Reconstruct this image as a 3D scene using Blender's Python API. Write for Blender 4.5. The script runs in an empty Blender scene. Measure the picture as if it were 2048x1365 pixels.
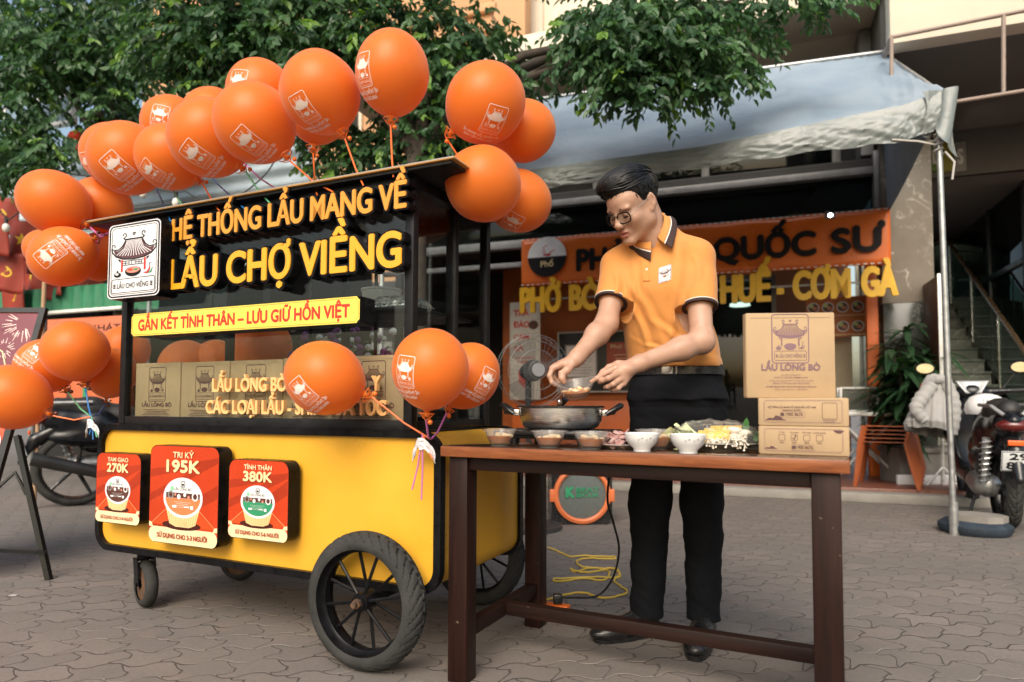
import bpy, bmesh, math, random
import numpy as np
from mathutils import Vector as V, Matrix, Quaternion, noise as mnoise
S = bpy.context.scene
COL = S.collection
random.seed(7); RNG = np.random.default_rng(11)
PI = math.pi
# ------------------------------------------------------------------ camera, light, exposure
FPX, PITCH, ROLL, SHY, CAMH = 1314.7, .0461, .0036, 67.9, .855
_F = V((0, math.cos(PITCH), math.sin(PITCH))); _U0 = V((0, -math.sin(PITCH), math.cos(PITCH))); _R0 = V((1, 0, 0))
CR = _R0*math.cos(ROLL) + _U0*math.sin(ROLL); CU = -_R0*math.sin(ROLL) + _U0*math.cos(ROLL)
CO = V((0, 0, CAMH))
cam = bpy.data.cameras.new('camera'); camo = bpy.data.objects.new('camera', cam); COL.objects.link(camo)
m = Matrix((CR, CU, -_F)).transposed().to_4x4(); m.translation = CO
camo.matrix_world = m
cam.sensor_width = 36; cam.lens = 36*FPX/2048; cam.shift_y = SHY/2048
cam.clip_start = .05; cam.clip_end = 300
cam.dof.use_dof = True; cam.dof.focus_distance = 2.35; cam.dof.aperture_fstop = 2.2
S.camera = camo
SUN_EL, SUN_AZ = math.radians(41), math.radians(194)     # azimuth clockwise from +Y: behind the camera, to its left
w = bpy.data.worlds.new("World"); S.world = w; w.use_nodes = True
nt = w.node_tree; sky = nt.nodes.new('ShaderNodeTexSky'); sky.sky_type = 'NISHITA'; sky.sun_disc = False
sky.sun_elevation = SUN_EL; sky.sun_rotation = SUN_AZ; sky.air_density = 1.6; sky.dust_density = 5; sky.ozone_density = 1
nt.links.new(sky.outputs[0], nt.nodes['Background'].inputs[0]); nt.nodes['Background'].inputs[1].default_value = .12
sl = bpy.data.lights.new('sun', 'SUN'); slo = bpy.data.objects.new('sun', sl); COL.objects.link(slo)
sl.energy = 1.3; sl.angle = math.radians(40); sl.color = (1, .96, .91)
_sd = V((math.sin(SUN_AZ)*math.cos(SUN_EL), math.cos(SUN_AZ)*math.cos(SUN_EL), math.sin(SUN_EL)))
slo.rotation_euler = (-_sd).to_track_quat('-Z', 'Y').to_euler(); slo.location = _sd*30
S.view_settings.view_transform = 'Standard'; S.view_settings.look = 'None'; S.view_settings.gamma = 1
S.view_settings.use_curve_mapping = False; S.view_settings.exposure = .78
S.render.engine = 'CYCLES'; S.cycles.use_denoising = True; S.cycles.max_bounces = 8; S.cycles.transparent_max_bounces = 24
S.cycles.caustics_reflective = False; S.cycles.caustics_refractive = False; S.cycles.sample_clamp_indirect = 6

# ------------------------------------------------------------------ measuring helpers (photo is 2048 x 1365)
def ray(px, py):
    return _F + CR*((px-1024)/FPX) + CU*((682.5+SHY-py)/FPX)
def at(px, py, Y):
    d = ray(px, py); return CO + d*(Y/d.y)
def ground(px, py, z=0):
    d = ray(px, py); return CO + d*((z-CAMH)/d.z)
def onplane(px, py, P, n):
    d = ray(px, py); return CO + d*((P-CO).dot(n)/d.dot(n))
def pix(P):
    q = V(P)-CO; z = q.dot(_F); return (1024+FPX*q.dot(CR)/z, 682.5+SHY-FPX*q.dot(CU)/z)
class Frame:
    """a yawed local frame standing on the ground"""
    def __init__(s, x, y, yaw, z=0):
        s.o = V((x, y, z)); s.yaw = yaw
        s.e1 = V((math.cos(yaw), math.sin(yaw), 0)); s.e2 = V((-math.sin(yaw), math.cos(yaw), 0))
    def p(s, x, y, z=0): return s.o + s.e1*x + s.e2*y + V((0, 0, z))
    def xz(s, px, py, y):                       # where the sight line meets the local plane y
        q = onplane(px, py, s.o + s.e2*y, s.e2) - s.o
        return q.dot(s.e1), q.z
    def xy(s, px, py, z):
        q = ground(px, py, s.o.z+z) - s.o
        return q.dot(s.e1), q.dot(s.e2)

# ------------------------------------------------------------------ materials
def nodes(name):
    m = bpy.data.materials.new(name); m.use_nodes = True
    return m, m.node_tree, m.node_tree.nodes['Principled BSDF'], m.node_tree.nodes['Material Output']
def nn(nt, t, **k):
    n = nt.nodes.new(t)
    for a, b in k.items():
        if a.startswith('i_'): n.inputs[a[2:].replace('_', ' ')].default_value = b
        elif a.startswith('n_'): n.inputs[int(a[2:])].default_value = b
        else: setattr(n, a, b)
    return n
def math_(nt, op, a, b=None, c=None):
    n = nt.nodes.new('ShaderNodeMath'); n.operation = op
    for i, x in enumerate((a, b, c)):
        if x is None: continue
        if hasattr(x, 'links') or hasattr(x, 'is_linked'): nt.links.new(x, n.inputs[i])
        else: n.inputs[i].default_value = x
    return n.outputs[0]
def mixc(nt, f, a, b):
    n = nt.nodes.new('ShaderNodeMix'); n.data_type = 'RGBA'
    for i, x in ((0, f), (6, a), (7, b)):
        if hasattr(x, 'is_linked'): nt.links.new(x, n.inputs[i])
        else: n.inputs[i].default_value = (*x, 1) if isinstance(x, tuple) and len(x) == 3 else x
    return n.outputs[2]
_MC = {}
def M(name, col, rough=.5, metal=0, var=.12, scale=6, bump=0, bscale=60, rvar=.12, spec=.5, sheen=0, coat=0, sss=0, emit=0, alt=None, stretch=None):
    """principled surface with uneven colour, gloss and fine relief"""
    if name in _MC: return _MC[name]
    m, nt, p, out = nodes(name); L = nt.links.new
    tc = nn(nt, 'ShaderNodeTexCoord'); mp = nn(nt, 'ShaderNodeMapping'); L(tc.outputs['Object'], mp.inputs[0])
    if stretch: mp.inputs['Scale'].default_value = stretch
    nz = nn(nt, 'ShaderNodeTexNoise', i_Scale=scale, i_Detail=6, i_Roughness=.6); L(mp.outputs[0], nz.inputs['Vector'])
    rp = nn(nt, 'ShaderNodeMapRange', n_1=.3, n_2=.7); L(nz.outputs[0], rp.inputs[0])
    b = alt or tuple(min(1, c*(1+var)+.01*var) for c in col); a = col if alt else tuple(c*(1-var) for c in col)
    L(mixc(nt, rp.outputs[0], a, b), p.inputs['Base Color'])
    r2 = nn(nt, 'ShaderNodeMapRange', n_1=.3, n_2=.7, n_3=max(.02, rough-rvar), n_4=min(1, rough+rvar)); L(nz.outputs[0], r2.inputs[0])
    L(r2.outputs[0], p.inputs['Roughness'])
    p.inputs['Metallic'].default_value = metal; p.inputs['Specular IOR Level'].default_value = spec
    if sheen: p.inputs['Sheen Weight'].default_value = sheen
    if coat: p.inputs['Coat Weight'].default_value = coat; p.inputs['Coat Roughness'].default_value = .08
    if sss:
        p.inputs['Subsurface Weight'].default_value = sss; p.inputs['Subsurface Radius'].default_value = (.012, .005, .003); p.inputs['Subsurface Scale'].default_value = 1
    if emit: p.inputs['Emission Color'].default_value = (*col, 1); p.inputs['Emission Strength'].default_value = emit
    if bump:
        n2 = nn(nt, 'ShaderNodeTexNoise', i_Scale=bscale, i_Detail=5); L(mp.outputs[0], n2.inputs['Vector'])
        bp = nn(nt, 'ShaderNodeBump', i_Strength=bump, i_Distance=.004); L(n2.outputs[0], bp.inputs['Height']); L(bp.outputs[0], p.inputs['Normal'])
    _MC[name] = m; return m
def glassy(name, tint, gl_rough=.02, ior=1.45, body=None, amount=0, maxr=1):
    """thin clear sheet: see-through, mirror-like at grazing angles, optionally milky"""
    if name in _MC: return _MC[name]
    m, nt, p, out = nodes(name); L = nt.links.new
    tr = nn(nt, 'ShaderNodeBsdfTransparent'); tr.inputs[0].default_value = (*tint, 1)
    gl = nn(nt, 'ShaderNodeBsdfGlossy', i_Roughness=gl_rough); lw = nn(nt, 'ShaderNodeLayerWeight'); f0 = ((ior-1)/(ior+1))**2; fr = math_(nt, 'ADD', f0, math_(nt, 'MULTIPLY', math_(nt, 'POWER', lw.outputs['Facing'], 5), 1-f0))
    base = tr.outputs[0]
    if body:
        df = nn(nt, 'ShaderNodeBsdfDiffuse'); df.inputs[0].default_value = (*body, 1)
        tl = nn(nt, 'ShaderNodeBsdfTranslucent'); tl.inputs[0].default_value = (*body, 1)
        a = nn(nt, 'ShaderNodeMixShader', n_0=.4); L(df.outputs[0], a.inputs[1]); L(tl.outputs[0], a.inputs[2])
        mx = nn(nt, 'ShaderNodeMixShader', n_0=amount); L(base, mx.inputs[1]); L(a.outputs[0], mx.inputs[2]); base = mx.outputs[0]
    mx = nn(nt, 'ShaderNodeMixShader'); L(math_(nt, 'MULTIPLY', fr, maxr), mx.inputs[0]); L(base, mx.inputs[1]); L(gl.outputs[0], mx.inputs[2]); L(mx.outputs[0], out.inputs[0])
    _MC[name] = m; return m

# ------------------------------------------------------------------ mesh building
class B:
    def __init__(s): s.bm = bmesh.new(); s.mi = 0
    def add(s, vs, fs, mat=None):
        vv = [s.bm.verts.new(mat @ V(v) if mat else v) for v in vs]
        for f in fs:
            try: q = s.bm.faces.new([vv[i] for i in f]); q.material_index = s.mi
            except ValueError: pass
        return s
    def box(s, lo, hi, bev=0, mat=None, seg=2):
        x0, y0, z0 = lo; x1, y1, z1 = hi
        vs = [(x, y, z) for x in (x0, x1) for y in (y0, y1) for z in (z0, z1)]
        fs = [(0, 1, 3, 2), (4, 6, 7, 5), (0, 4, 5, 1), (2, 3, 7, 6), (0, 2, 6, 4), (1, 5, 7, 3)]
        if not bev: return s.add(vs, fs, mat)
        t = B(); t.add(vs, fs)
        bmesh.ops.bevel(t.bm, geom=t.bm.edges[:], offset=min(bev, abs(x1-x0)*.45, abs(y1-y0)*.45, abs(z1-z0)*.45), segments=seg, affect='EDGES', profile=.5)
        return s.merge(t, mat)
    def merge(s, t, mat=None):
        t.bm.verts.index_update()
        s.add([v.co for v in t.bm.verts], [[v.index for v in f.verts] for f in t.bm.faces], mat); t.bm.free(); return s
    def cyl(s, p0, p1, r0, r1=None, n=14, caps=True, mat=None):
        r1 = r0 if r1 is None else r1; p0 = V(p0); p1 = V(p1); d = (p1-p0).normalized()
        a = d.orthogonal().normalized(); b = d.cross(a)
        c = [(math.cos(2*PI*i/n), math.sin(2*PI*i/n)) for i in range(n)]
        vs = [p0+(a*x+b*y)*r0 for x, y in c]+[p1+(a*x+b*y)*r1 for x, y in c]
        fs = [(i, (i+1) % n, n+(i+1) % n, n+i) for i in range(n)]
        if caps: fs += [tuple(range(n-1, -1, -1)), tuple(range(n, 2*n))]
        return s.add(vs, fs, mat)
    def tube(s, pts, r, n=8, closed=False, mat=None, flat=1):
        pts = [V(p) for p in pts]; k = len(pts); rs = r if isinstance(r, (list, tuple)) else [r]*k
        vs = []; a = None
        for i, p in enumerate(pts):
            q0 = pts[i-1] if i or closed else p; q1 = pts[(i+1) % k] if i < k-1 or closed else p
            d = (q1-q0).normalized() if (q1-q0).length > 1e-9 else V((0, 0, 1))
            a = (a - d*a.dot(d)) if a else d.orthogonal()
            a = a.normalized() if a.length > 1e-6 else d.orthogonal().normalized(); b = d.cross(a)
            vs += [p+(a*math.cos(2*PI*j/n)+b*math.sin(2*PI*j/n)*flat)*rs[i] for j in range(n)]
        fs = [(i*n+j, i*n+(j+1) % n, ((i+1) % k)*n+(j+1) % n, ((i+1) % k)*n+j) for i in range(k if closed else k-1) for j in range(n)]
        if not closed: fs += [tuple(range(n-1, -1, -1)), tuple(range((k-1)*n, k*n))]
        return s.add(vs, fs, mat)
    def lathe(s, prof, n=32, mat=None, wob=None):
        k = len(prof); vs = []; 
        for i, (r, z) in enumerate(prof):
            for j in range(n):
                t = 2*PI*j/n; rr = r*(wob(t, z) if wob else 1); vs.append((rr*math.cos(t), rr*math.sin(t), z))
        fs = [(i*n+j, i*n+(j+1) % n, (i+1)*n+(j+1) % n, (i+1)*n+j) for i in range(k-1) for j in range(n)]
        t = B(); t.add(vs, fs); bmesh.ops.remove_doubles(t.bm, verts=t.bm.verts[:], dist=1e-6)
        return s.merge(t, mat)
    def prism(s, poly, d0, d1, mat=None):          # polygon in (x, z) extruded along y
        n = len(poly); vs = [(x, d0, z) for x, z in poly]+[(x, d1, z) for x, z in poly]
        return s.add(vs, [tuple(range(n)), tuple(range(2*n-1, n-1, -1))]+[(i, n+i, n+(i+1) % n, (i+1) % n) for i in range(n)], mat)
    def ring(s, outer, inner, d0, d1, mat=None):
        n = len(outer); vs = [(x, y, z) for y in (d0, d1) for pl in (outer, inner) for x, z in pl]; fs = []
        for i in range(n):
            j = (i+1) % n
            fs += [(i, j, n+j, n+i), (2*n+i, 3*n+i, 3*n+j, 2*n+j), (i, 2*n+i, 2*n+j, j), (n+i, n+j, 3*n+j, 3*n+i)]
        return s.add(vs, fs, mat)
    def ell(s, c, r, n=20, k=12, mat=None):
        r = (r, r, r) if not hasattr(r, '__len__') else r
        T = Matrix.Translation(c) @ Matrix.Diagonal((*r, 1)); T = mat @ T if mat else T
        return s.lathe([(math.sin(PI*i/k), -math.cos(PI*i/k)) for i in range(k+1)], n, T)
    def grid(s, f, nu, nv, mat=None, closeu=False):
        vs = [f(i/nu, j/nv) for i in range(nu if closeu else nu+1) for j in range(nv+1)]; R = nu if closeu else nu+1
        return s.add(vs, [(i*(nv+1)+j, ((i+1) % R)*(nv+1)+j, ((i+1) % R)*(nv+1)+j+1, i*(nv+1)+j+1) for i in range(nu) for j in range(nv)], mat)
    def obj(s, name, mats, parent=None, smooth=40, nrm=True):
        if nrm: bmesh.ops.recalc_face_normals(s.bm, faces=s.bm.faces[:])
        me = bpy.data.meshes.new(name); s.bm.to_mesh(me); s.bm.free()
        return mobj(name, me, mats, parent, smooth)
def mobj(name, me, mats, parent=None, smooth=40):
    for q in (mats if isinstance(mats, (list, tuple)) else [mats]): me.materials.append(q)
    if smooth and len(me.polygons):
        me.polygons.foreach_set('use_smooth', [True]*len(me.polygons)); me.set_sharp_from_angle(angle=math.radians(smooth))
    o = bpy.data.objects.new(name, me); COL.objects.link(o)
    if parent: o.parent = parent
    return o
def tag(o, label, cat, group=None):
    o['label'] = label; o['category'] = cat
    if group: o['group'] = group
    return o
def thing(name, label, cat, loc=(0, 0, 0), rz=0, group=None):
    o = bpy.data.objects.new(name, None); COL.objects.link(o); o.empty_display_size = .05
    o.location = loc; o.rotation_euler = (0, 0, rz); return tag(o, label, cat, group)
def struct(o, kind='structure'): o['kind'] = kind; return o
def copy_tree(o, parent=None):
    c = o.copy(); COL.objects.link(c)
    if parent: c.parent = parent
    for ch in list(o.children): copy_tree(ch, c)
    return c
def rrect(x0, z0, x1, z1, r, k=6):
    r = min(r, (x1-x0)*.499, (z1-z0)*.499); o = []
    for cx, cz, a in ((x1-r, z0+r, -PI/2), (x1-r, z1-r, 0), (x0+r, z1-r, PI/2), (x0+r, z0+r, PI)):
        o += [(cx+r*math.cos(a+PI/2*i/k), cz+r*math.sin(a+PI/2*i/k)) for i in range(k+1)]
    return o
# ------------------------------------------------------------------ lettering and printed artwork
_TX = {}
def text_mesh(s, bold=.0, extrude=0, bevel=0):
    k = (s, bold, extrude, bevel)
    if k in _TX: return _TX[k]
    c = bpy.data.curves.new('t', 'FONT'); c.body = s; c.offset = bold; c.extrude = extrude; c.bevel_depth = bevel; c.resolution_u = 5
    o = bpy.data.objects.new('t', c); COL.objects.link(o)
    me = bpy.data.meshes.new_from_object(o.evaluated_get(bpy.context.evaluated_depsgraph_get()))
    vs = np.zeros(len(me.vertices)*3); me.vertices.foreach_get('co', vs); vs = vs.reshape(-1, 3)
    fs = [tuple(p.vertices) for p in me.polygons]
    bpy.data.objects.remove(o); bpy.data.curves.remove(c); bpy.data.meshes.remove(me)
    if len(vs): vs[:, 0] -= vs[:, 0].min()
    vs = vs/.70                                           # capitals are one unit high
    _TX[k] = (vs, fs); return _TX[k]
class Draw:
    """flat printed artwork in (u, v), stacked in thin ink layers"""
    def __init__(s): s.L = []
    def poly(s, pts, c): s.L.append((c, [(x, y) for x, y in pts], [tuple(range(len(pts)))])); return s
    def stroke(s, pts, w, c, closed=False):
        P = [V((x, y)) for x, y in pts]; n = len(P); vs = []
        ws = w if isinstance(w, (list, tuple)) else [w]*n
        for i in range(n):
            a = P[i-1] if i or closed else P[i]; b = P[(i+1) % n] if i < n-1 or closed else P[i]
            d = (b-a).normalized() if (b-a).length > 1e-9 else V((1, 0)); nv = V((-d.y, d.x))*ws[i]*.5
            vs += [tuple(P[i]+nv), tuple(P[i]-nv)]
        fs = [(2*i, 2*i+1, 2*((i+1) % n)+1, 2*((i+1) % n)) for i in range(n if closed else n-1)]
        s.L.append((c, vs, fs)); return s
    def rect(s, x0, y0, x1, y1, c, r=0): return s.poly(rrect(x0, y0, x1, y1, r) if r else [(x0, y0), (x1, y0), (x1, y1), (x0, y1)], c)
    def frame(s, x0, y0, x1, y1, w, c, r=.01): return s.stroke(rrect(x0, y0, x1, y1, r), w, c, True)
    def ell(s, cx, cy, rx, ry, c, n=28, a0=0, a1=2*PI):
        return s.poly([(cx+rx*math.cos(a0+(a1-a0)*i/n), cy+ry*math.sin(a0+(a1-a0)*i/n)) for i in range(n if a1-a0 > 6.28 else n+1)], c)
    def spiral(s, cx, cy, r, a0, turns, w, c, n=18):
        return s.stroke([(cx+r*(1-.8*i/n)*math.cos(a0+turns*2*PI*i/n), cy+r*(1-.8*i/n)*math.sin(a0+turns*2*PI*i/n)) for i in range(n+1)], w, c)
    def text(s, t, cx, y, cap, c, width=None, bold=.012, left=False):
        vs, fs = text_mesh(t, min(bold, .008))
        if not len(vs): return s
        sx = (width/vs[:, 0].max()) if width else cap
        w = vs[:, 0].max()*sx; x0 = cx if left else cx-w/2; k = bold-.008
        for dx, dy in (((-k, 0), (k, 0), (0, k), (0, -k)) if k > .004 else ((0, 0),)):
            s.L.append((c, [(x0+a*sx+dx*cap, y+(b+dy)*cap) for a, b, _ in vs], fs))
        return s
    def lines(s, cx, y, w, n, gap, c, th=None):                 # rows of print too small to read
        for i in range(n):
            ww = w*(.62+.38*abs(math.sin(i*2.3+1))); x = cx-ww/2
            while x < cx+ww/2:
                k = w*(.03+.05*abs(math.sin(x*913+i))); s.rect(x, y-i*gap, min(x+k, cx+ww/2), y-i*gap+(th or gap*.42), c); x += k+w*.012
        return s
    def put(s, other, cx, cy, sc, cmap=None):
        for c, vs, fs in other.L: s.L.append(((cmap or {}).get(c, c), [(cx+x*sc, cy+y*sc) for x, y in vs], fs))
        return s
    def obj(s, name, f, cols, parent=None, lift=.00003, base=.0005):
        """f(u, v, h) gives the point at height h over the surface"""
        keys = sorted({c for c, _, _ in s.L}); b = B()
        for i, (c, vs, fs) in enumerate(s.L):
            b.mi = keys.index(c); b.add([f(x, y, base+lift*i) for x, y in vs], fs)
        return b.obj(name, [cols[k] for k in keys], parent, smooth=0, nrm=False)
def raised(txt, cap, width, y0, y1, x, z, mat, bold=.012, bevel=.0, b=None):
    """solid letters standing on the plane y0, front at y1 (< y0), baseline z, left end x"""
    own = b is None; b = b or B()
    vs, fs = text_mesh(txt, min(bold, .008), .1, bevel); k = max(0, bold-.008)
    sx = (width-2*k*cap)/vs[:, 0].max(); zs = vs[:, 2]; lo, hi = zs.min(), zs.max()
    n = 1 if k < .003 else 4 if k < .04 else 10
    for i in range(n):                                 # overlapping copies make the heavier stroke
        dx, dz = (0, 0) if n == 1 else (k*math.cos(2*PI*i/n), k*.8*math.sin(2*PI*i/n))
        b.add([(x+k*cap+a*sx+dx*cap, y0+(y1-y0)*(c-lo)/(hi-lo)-.0002*i, z+(bb+dz)*cap) for a, bb, c in vs], fs)
    return b
def logo(simple=False):
    """hot-pot stall under a temple roof in a rounded frame, 1 wide, 1.36 high"""
    d = Draw()
    if not simple: d.rect(-.5, -.68, .5, .68, 'paper', .09)
    d.frame(-.47, -.65, .47, .65, .028, 'ink', .08)
    if not simple: d.frame(-.43, -.61, .43, .61, .012, 'ink', .06)
    d.frame(-.41, -.58, .41, -.33, .014, 'ink', .03)
    top = [(-.41, .20)]+[(-.41+.82*i/20, .20+.31*math.cos((i/20-.5)*2*PI*.5)**2.6*(1 if 1 else 0)) for i in range(21)][1:-1]+[(.41, .20)]
    roof = [(-.40, .21), (-.30, .19), (-.22, .25), (-.15, .36), (.15, .36), (.22, .25), (.30, .19), (.40, .21), (.34, .10), (.20, .05), (0, .03), (-.20, .05), (-.34, .10)]
    d.poly(roof, 'roof')
    if not simple:
        for i in range(-6, 7):
            t = i/6.5; d.stroke([(t*.14, .355), (t*.2, .22), (t*.36, .075+.05*t*t)], .014, 'paper')
    d.stroke([(-.43, .25), (-.42, .18), (-.34, .09), (-.2, .035), (0, .015), (.2, .035), (.34, .09), (.42, .18), (.43, .25)], .026, 'ink')
    for sx in (-1, 1):
        d.stroke([(sx*.16, .37), (sx*.22, .27), (sx*.30, .21), (sx*.38, .22)], .022, 'ink')
        d.spiral(sx*.385, .275, .055, -PI/2, sx*.95, .016, 'ink'); d.spiral(sx*.19, .47, .05, -PI/2, sx*-.95, .018, 'ink')
        d.rect(sx*.22-.018, -.2, sx*.22+.018, .02, 'post'); d.poly([(sx*.25, .03), (sx*.31, .04), (sx*.25, -.03)], 'ink')
    d.stroke([(-.2, .42), (-.17, .385), (.17, .385), (.2, .42)], .026, 'ink'); d.spiral(0, .47, .035, 0, 1.3, .014, 'ink')
    if not simple:
        for y in (-.01, -.085): d.stroke([(-.2, y), (.2, y)], .012, 'ink')
        for x in (-.15, -.08, -.03, .05, .11, .16): d.stroke([(x, -.01), (x, -.085)], .01, 'ink')
        d.stroke([(-.2, -.047), (-.08, -.047)], .01, 'ink'); d.stroke([(.02, -.047), (.16, -.047)], .01, 'ink')
    d.ell(0, -.2, .155, .10, 'ink', 24, PI, 2*PI); d.ell(0, -.19, .15, .065, 'ink'); 
    if not simple: d.ell(0, -.185, .132, .052, 'soup'); d.ell(.05, -.18, .05, .018, 'green'); d.ell(-.05, -.175, .05, .02, 'post')
    d.ell(-.3, -.25, .07, .045, 'ink'); d.ell(-.31, -.235, .035, .02, 'paper'); d.ell(-.3, -.19, .018, .018, 'ink')
    d.stroke([(.2, -.25), (.27, -.26), (.31, -.2), (.32, -.14)], [.01, .04, .03, .01], 'post'); d.stroke([(.28, -.27), (.34, -.25), (.37, -.17)], [.01, .03, .01], 'green')
    d.stroke([(.31, -.14), (.31, -.09), (.35, -.1)], .012, 'ink')
    d.text('LẨU CHỢ VIỀNG', 0, -.5, .085, 'ink', .6, .01)
    for sx in (-.355, .355):
        for k in range(3): d.rect(sx-.022, -.495+.03*k, sx+.022, -.478+.03*k, 'ink')
    return d
LOGO, LOGO_S = logo(), logo(True)
# ================================================================== GROUND
def paver_mat():
    m, nt, p, out = nodes('zigzag_pavers'); L = nt.links.new
    geo = nn(nt, 'ShaderNodeNewGeometry'); mp = nn(nt, 'ShaderNodeMapping'); mp.inputs['Rotation'].default_value = (0, 0, math.radians(-6)); L(geo.outputs['Position'], mp.inputs[0])
    wn = nn(nt, 'ShaderNodeTexNoise', i_Scale=9, i_Detail=2); L(geo.outputs['Position'], wn.inputs['Vector'])
    sx = nn(nt, 'ShaderNodeSeparateXYZ'); L(mp.outputs[0], sx.inputs[0])
    jit = math_(nt, 'MULTIPLY', math_(nt, 'SUBTRACT', wn.outputs[0], .5), .05)
    a, bb = .165, .122
    u = math_(nt, 'ADD', math_(nt, 'DIVIDE', sx.outputs[0], a), jit); v = math_(nt, 'ADD', math_(nt, 'DIVIDE', sx.outputs[1], bb), jit)
    def tri(x): return math_(nt, 'ABSOLUTE', math_(nt, 'SUBTRACT', math_(nt, 'FRACT', x), .5))
    def soft(x, k): return math_(nt, 'MULTIPLY', math_(nt, 'MAXIMUM', math_(nt, 'MINIMUM', math_(nt, 'MULTIPLY', math_(nt, 'SUBTRACT', x, .25), 2.2), .30), -.30), k)
    v2 = math_(nt, 'ADD', v, soft(tri(math_(nt, 'MULTIPLY', u, 1.0)), .45))
    row = math_(nt, 'FLOOR', v2)
    u2 = math_(nt, 'ADD', math_(nt, 'ADD', u, math_(nt, 'MULTIPLY', row, .34)), soft(tri(v2), .42))
    du = math_(nt, 'MULTIPLY', math_(nt, 'SUBTRACT', .5, math_(nt, 'ABSOLUTE', math_(nt, 'SUBTRACT', math_(nt, 'FRACT', u2), .5))), a)
    dv = math_(nt, 'MULTIPLY', math_(nt, 'SUBTRACT', .5, math_(nt, 'ABSOLUTE', math_(nt, 'SUBTRACT', math_(nt, 'FRACT', v2), .5))), bb)
    jd = math_(nt, 'MINIMUM', du, dv)
    n1 = nn(nt, 'ShaderNodeTexNoise', i_Scale=1.3, i_Detail=8, i_Roughness=.65); L(geo.outputs['Position'], n1.inputs['Vector'])
    n2 = nn(nt, 'ShaderNodeTexNoise', i_Scale=70, i_Detail=4); L(geo.outputs['Position'], n2.inputs['Vector'])
    n3 = nn(nt, 'ShaderNodeTexNoise', i_Scale=5, i_Detail=4); L(geo.outputs['Position'], n3.inputs['Vector'])
    jw = math_(nt, 'ADD', .0012, math_(nt, 'MULTIPLY', n3.outputs[0], .005))
    joint = nn(nt, 'ShaderNodeMapRange', n_3=1, n_4=0); L(jd, joint.inputs[0]); L(math_(nt, 'MULTIPLY', jw, .5), joint.inputs[1]); L(math_(nt, 'MULTIPLY', jw, 1.5), joint.inputs[2])
    cid = nn(nt, 'ShaderNodeCombineXYZ'); L(math_(nt, 'FLOOR', u2), cid.inputs[0]); L(row, cid.inputs[1]); wnz = nn(nt, 'ShaderNodeTexWhiteNoise', noise_dimensions='2D'); L(cid.outputs[0], wnz.inputs['Vector'])
    c = mixc(nt, wnz.outputs[0], (.190, .166, .148), (.238, .203, .178))
    r1 = nn(nt, 'ShaderNodeMapRange', n_1=.35, n_2=.65); L(n1.outputs[0], r1.inputs[0]); c = mixc(nt, math_(nt, 'MULTIPLY', r1.outputs[0], .75), c, (.140, .130, .116))
    r2 = nn(nt, 'ShaderNodeMapRange', n_1=.58, n_2=.72); L(n3.outputs[0], r2.inputs[0]); c = mixc(nt, math_(nt, 'MULTIPLY', r2.outputs[0], .45), c, (.25, .185, .155))
    r3 = nn(nt, 'ShaderNodeMapRange', n_1=.35, n_2=.65); L(n2.outputs[0], r3.inputs[0]); c = mixc(nt, math_(nt, 'MULTIPLY', r3.outputs[0], .35), c, (.12, .105, .095))
    n4 = nn(nt, 'ShaderNodeTexNoise', i_Scale=2.6, i_Detail=3); L(geo.outputs['Position'], n4.inputs['Vector']); r4 = nn(nt, 'ShaderNodeMapRange', n_1=.45, n_2=.6); L(n4.outputs[0], r4.inputs[0])
    jc = mixc(nt, r4.outputs[0], (.03, .026, .023), (.30, .26, .22))
    ud = math_(nt, 'LESS_THAN', du, dv); jc = mixc(nt, math_(nt, 'MULTIPLY', ud, .8), jc, (.035, .032, .028)); c = mixc(nt, math_(nt, 'MULTIPLY', joint.outputs[0], .68), c, jc); L(c, p.inputs['Base Color'])
    p.inputs['Roughness'].default_value = .72; p.inputs['Specular IOR Level'].default_value = .35
    h = math_(nt, 'SUBTRACT', math_(nt, 'ADD', math_(nt, 'MULTIPLY', n2.outputs[0], .12), math_(nt, 'MULTIPLY', wnz.outputs[0], .25)), joint.outputs[0])
    bp = nn(nt, 'ShaderNodeBump', i_Strength=.6, i_Distance=.005); L(h, bp.inputs['Height']); L(bp.outputs[0], p.inputs['Normal'])
    return m
b = B(); b.add([(-60, -20, 0), (60, -20, 0), (60, 70, 0), (-60, 70, 0)], [(0, 1, 2, 3)]); struct(b.obj('ground', paver_mat(), None, 0))
# ================================================================== FOOD CART
blackal = M('black_aluminium', (.012, .012, .013), .38, 0, .2, 30, .05, 200, spec=.18)
trimm = M('black_trim', (.006, .006, .007), .32, 0, .3, 20, spec=.12)
yellow = M('yellow_panel', (.74, .39, .034), .36, 0, .07, 3.5, .05, 9, spec=.4, rvar=.16)
gold = M('roof_edge', (.36, .19, .05), .45, 0, .2, 9)
letter_y = M('letter_yellow', (.80, .38, .02), .35, 0, .05, 4)
letter_o = M('letter_amber', (.68, .29, .03), .35, 0, .06, 4)
letter_p = M('letter_peach', (.86, .50, .20), .4, 0, .05, 4)
rubber = M('rubber', (.020, .021, .022), .75, 0, .35, 9, .4, 90, alt=(.055, .054, .05), spec=.2)
chrome = M('steel', (.55, .54, .52), .25, .95, .15, 12)
rust = M('rusty_steel', (.20, .10, .05), .7, .3, .4, 30, .3, alt=(.05, .04, .035))
glass = glassy('cabinet_glass', (.90, .93, .92), .01, 1.45)
CF = Frame(-.227, 2.116, -.43); CL, CD, ZB, ZT, ZR = 1.702, .66, .241, .770, 1.640
cart = thing('food_cart', 'yellow hot pot cart with black glazed cabinet and large lettering', 'food cart', CF.o, CF.yaw)
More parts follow.
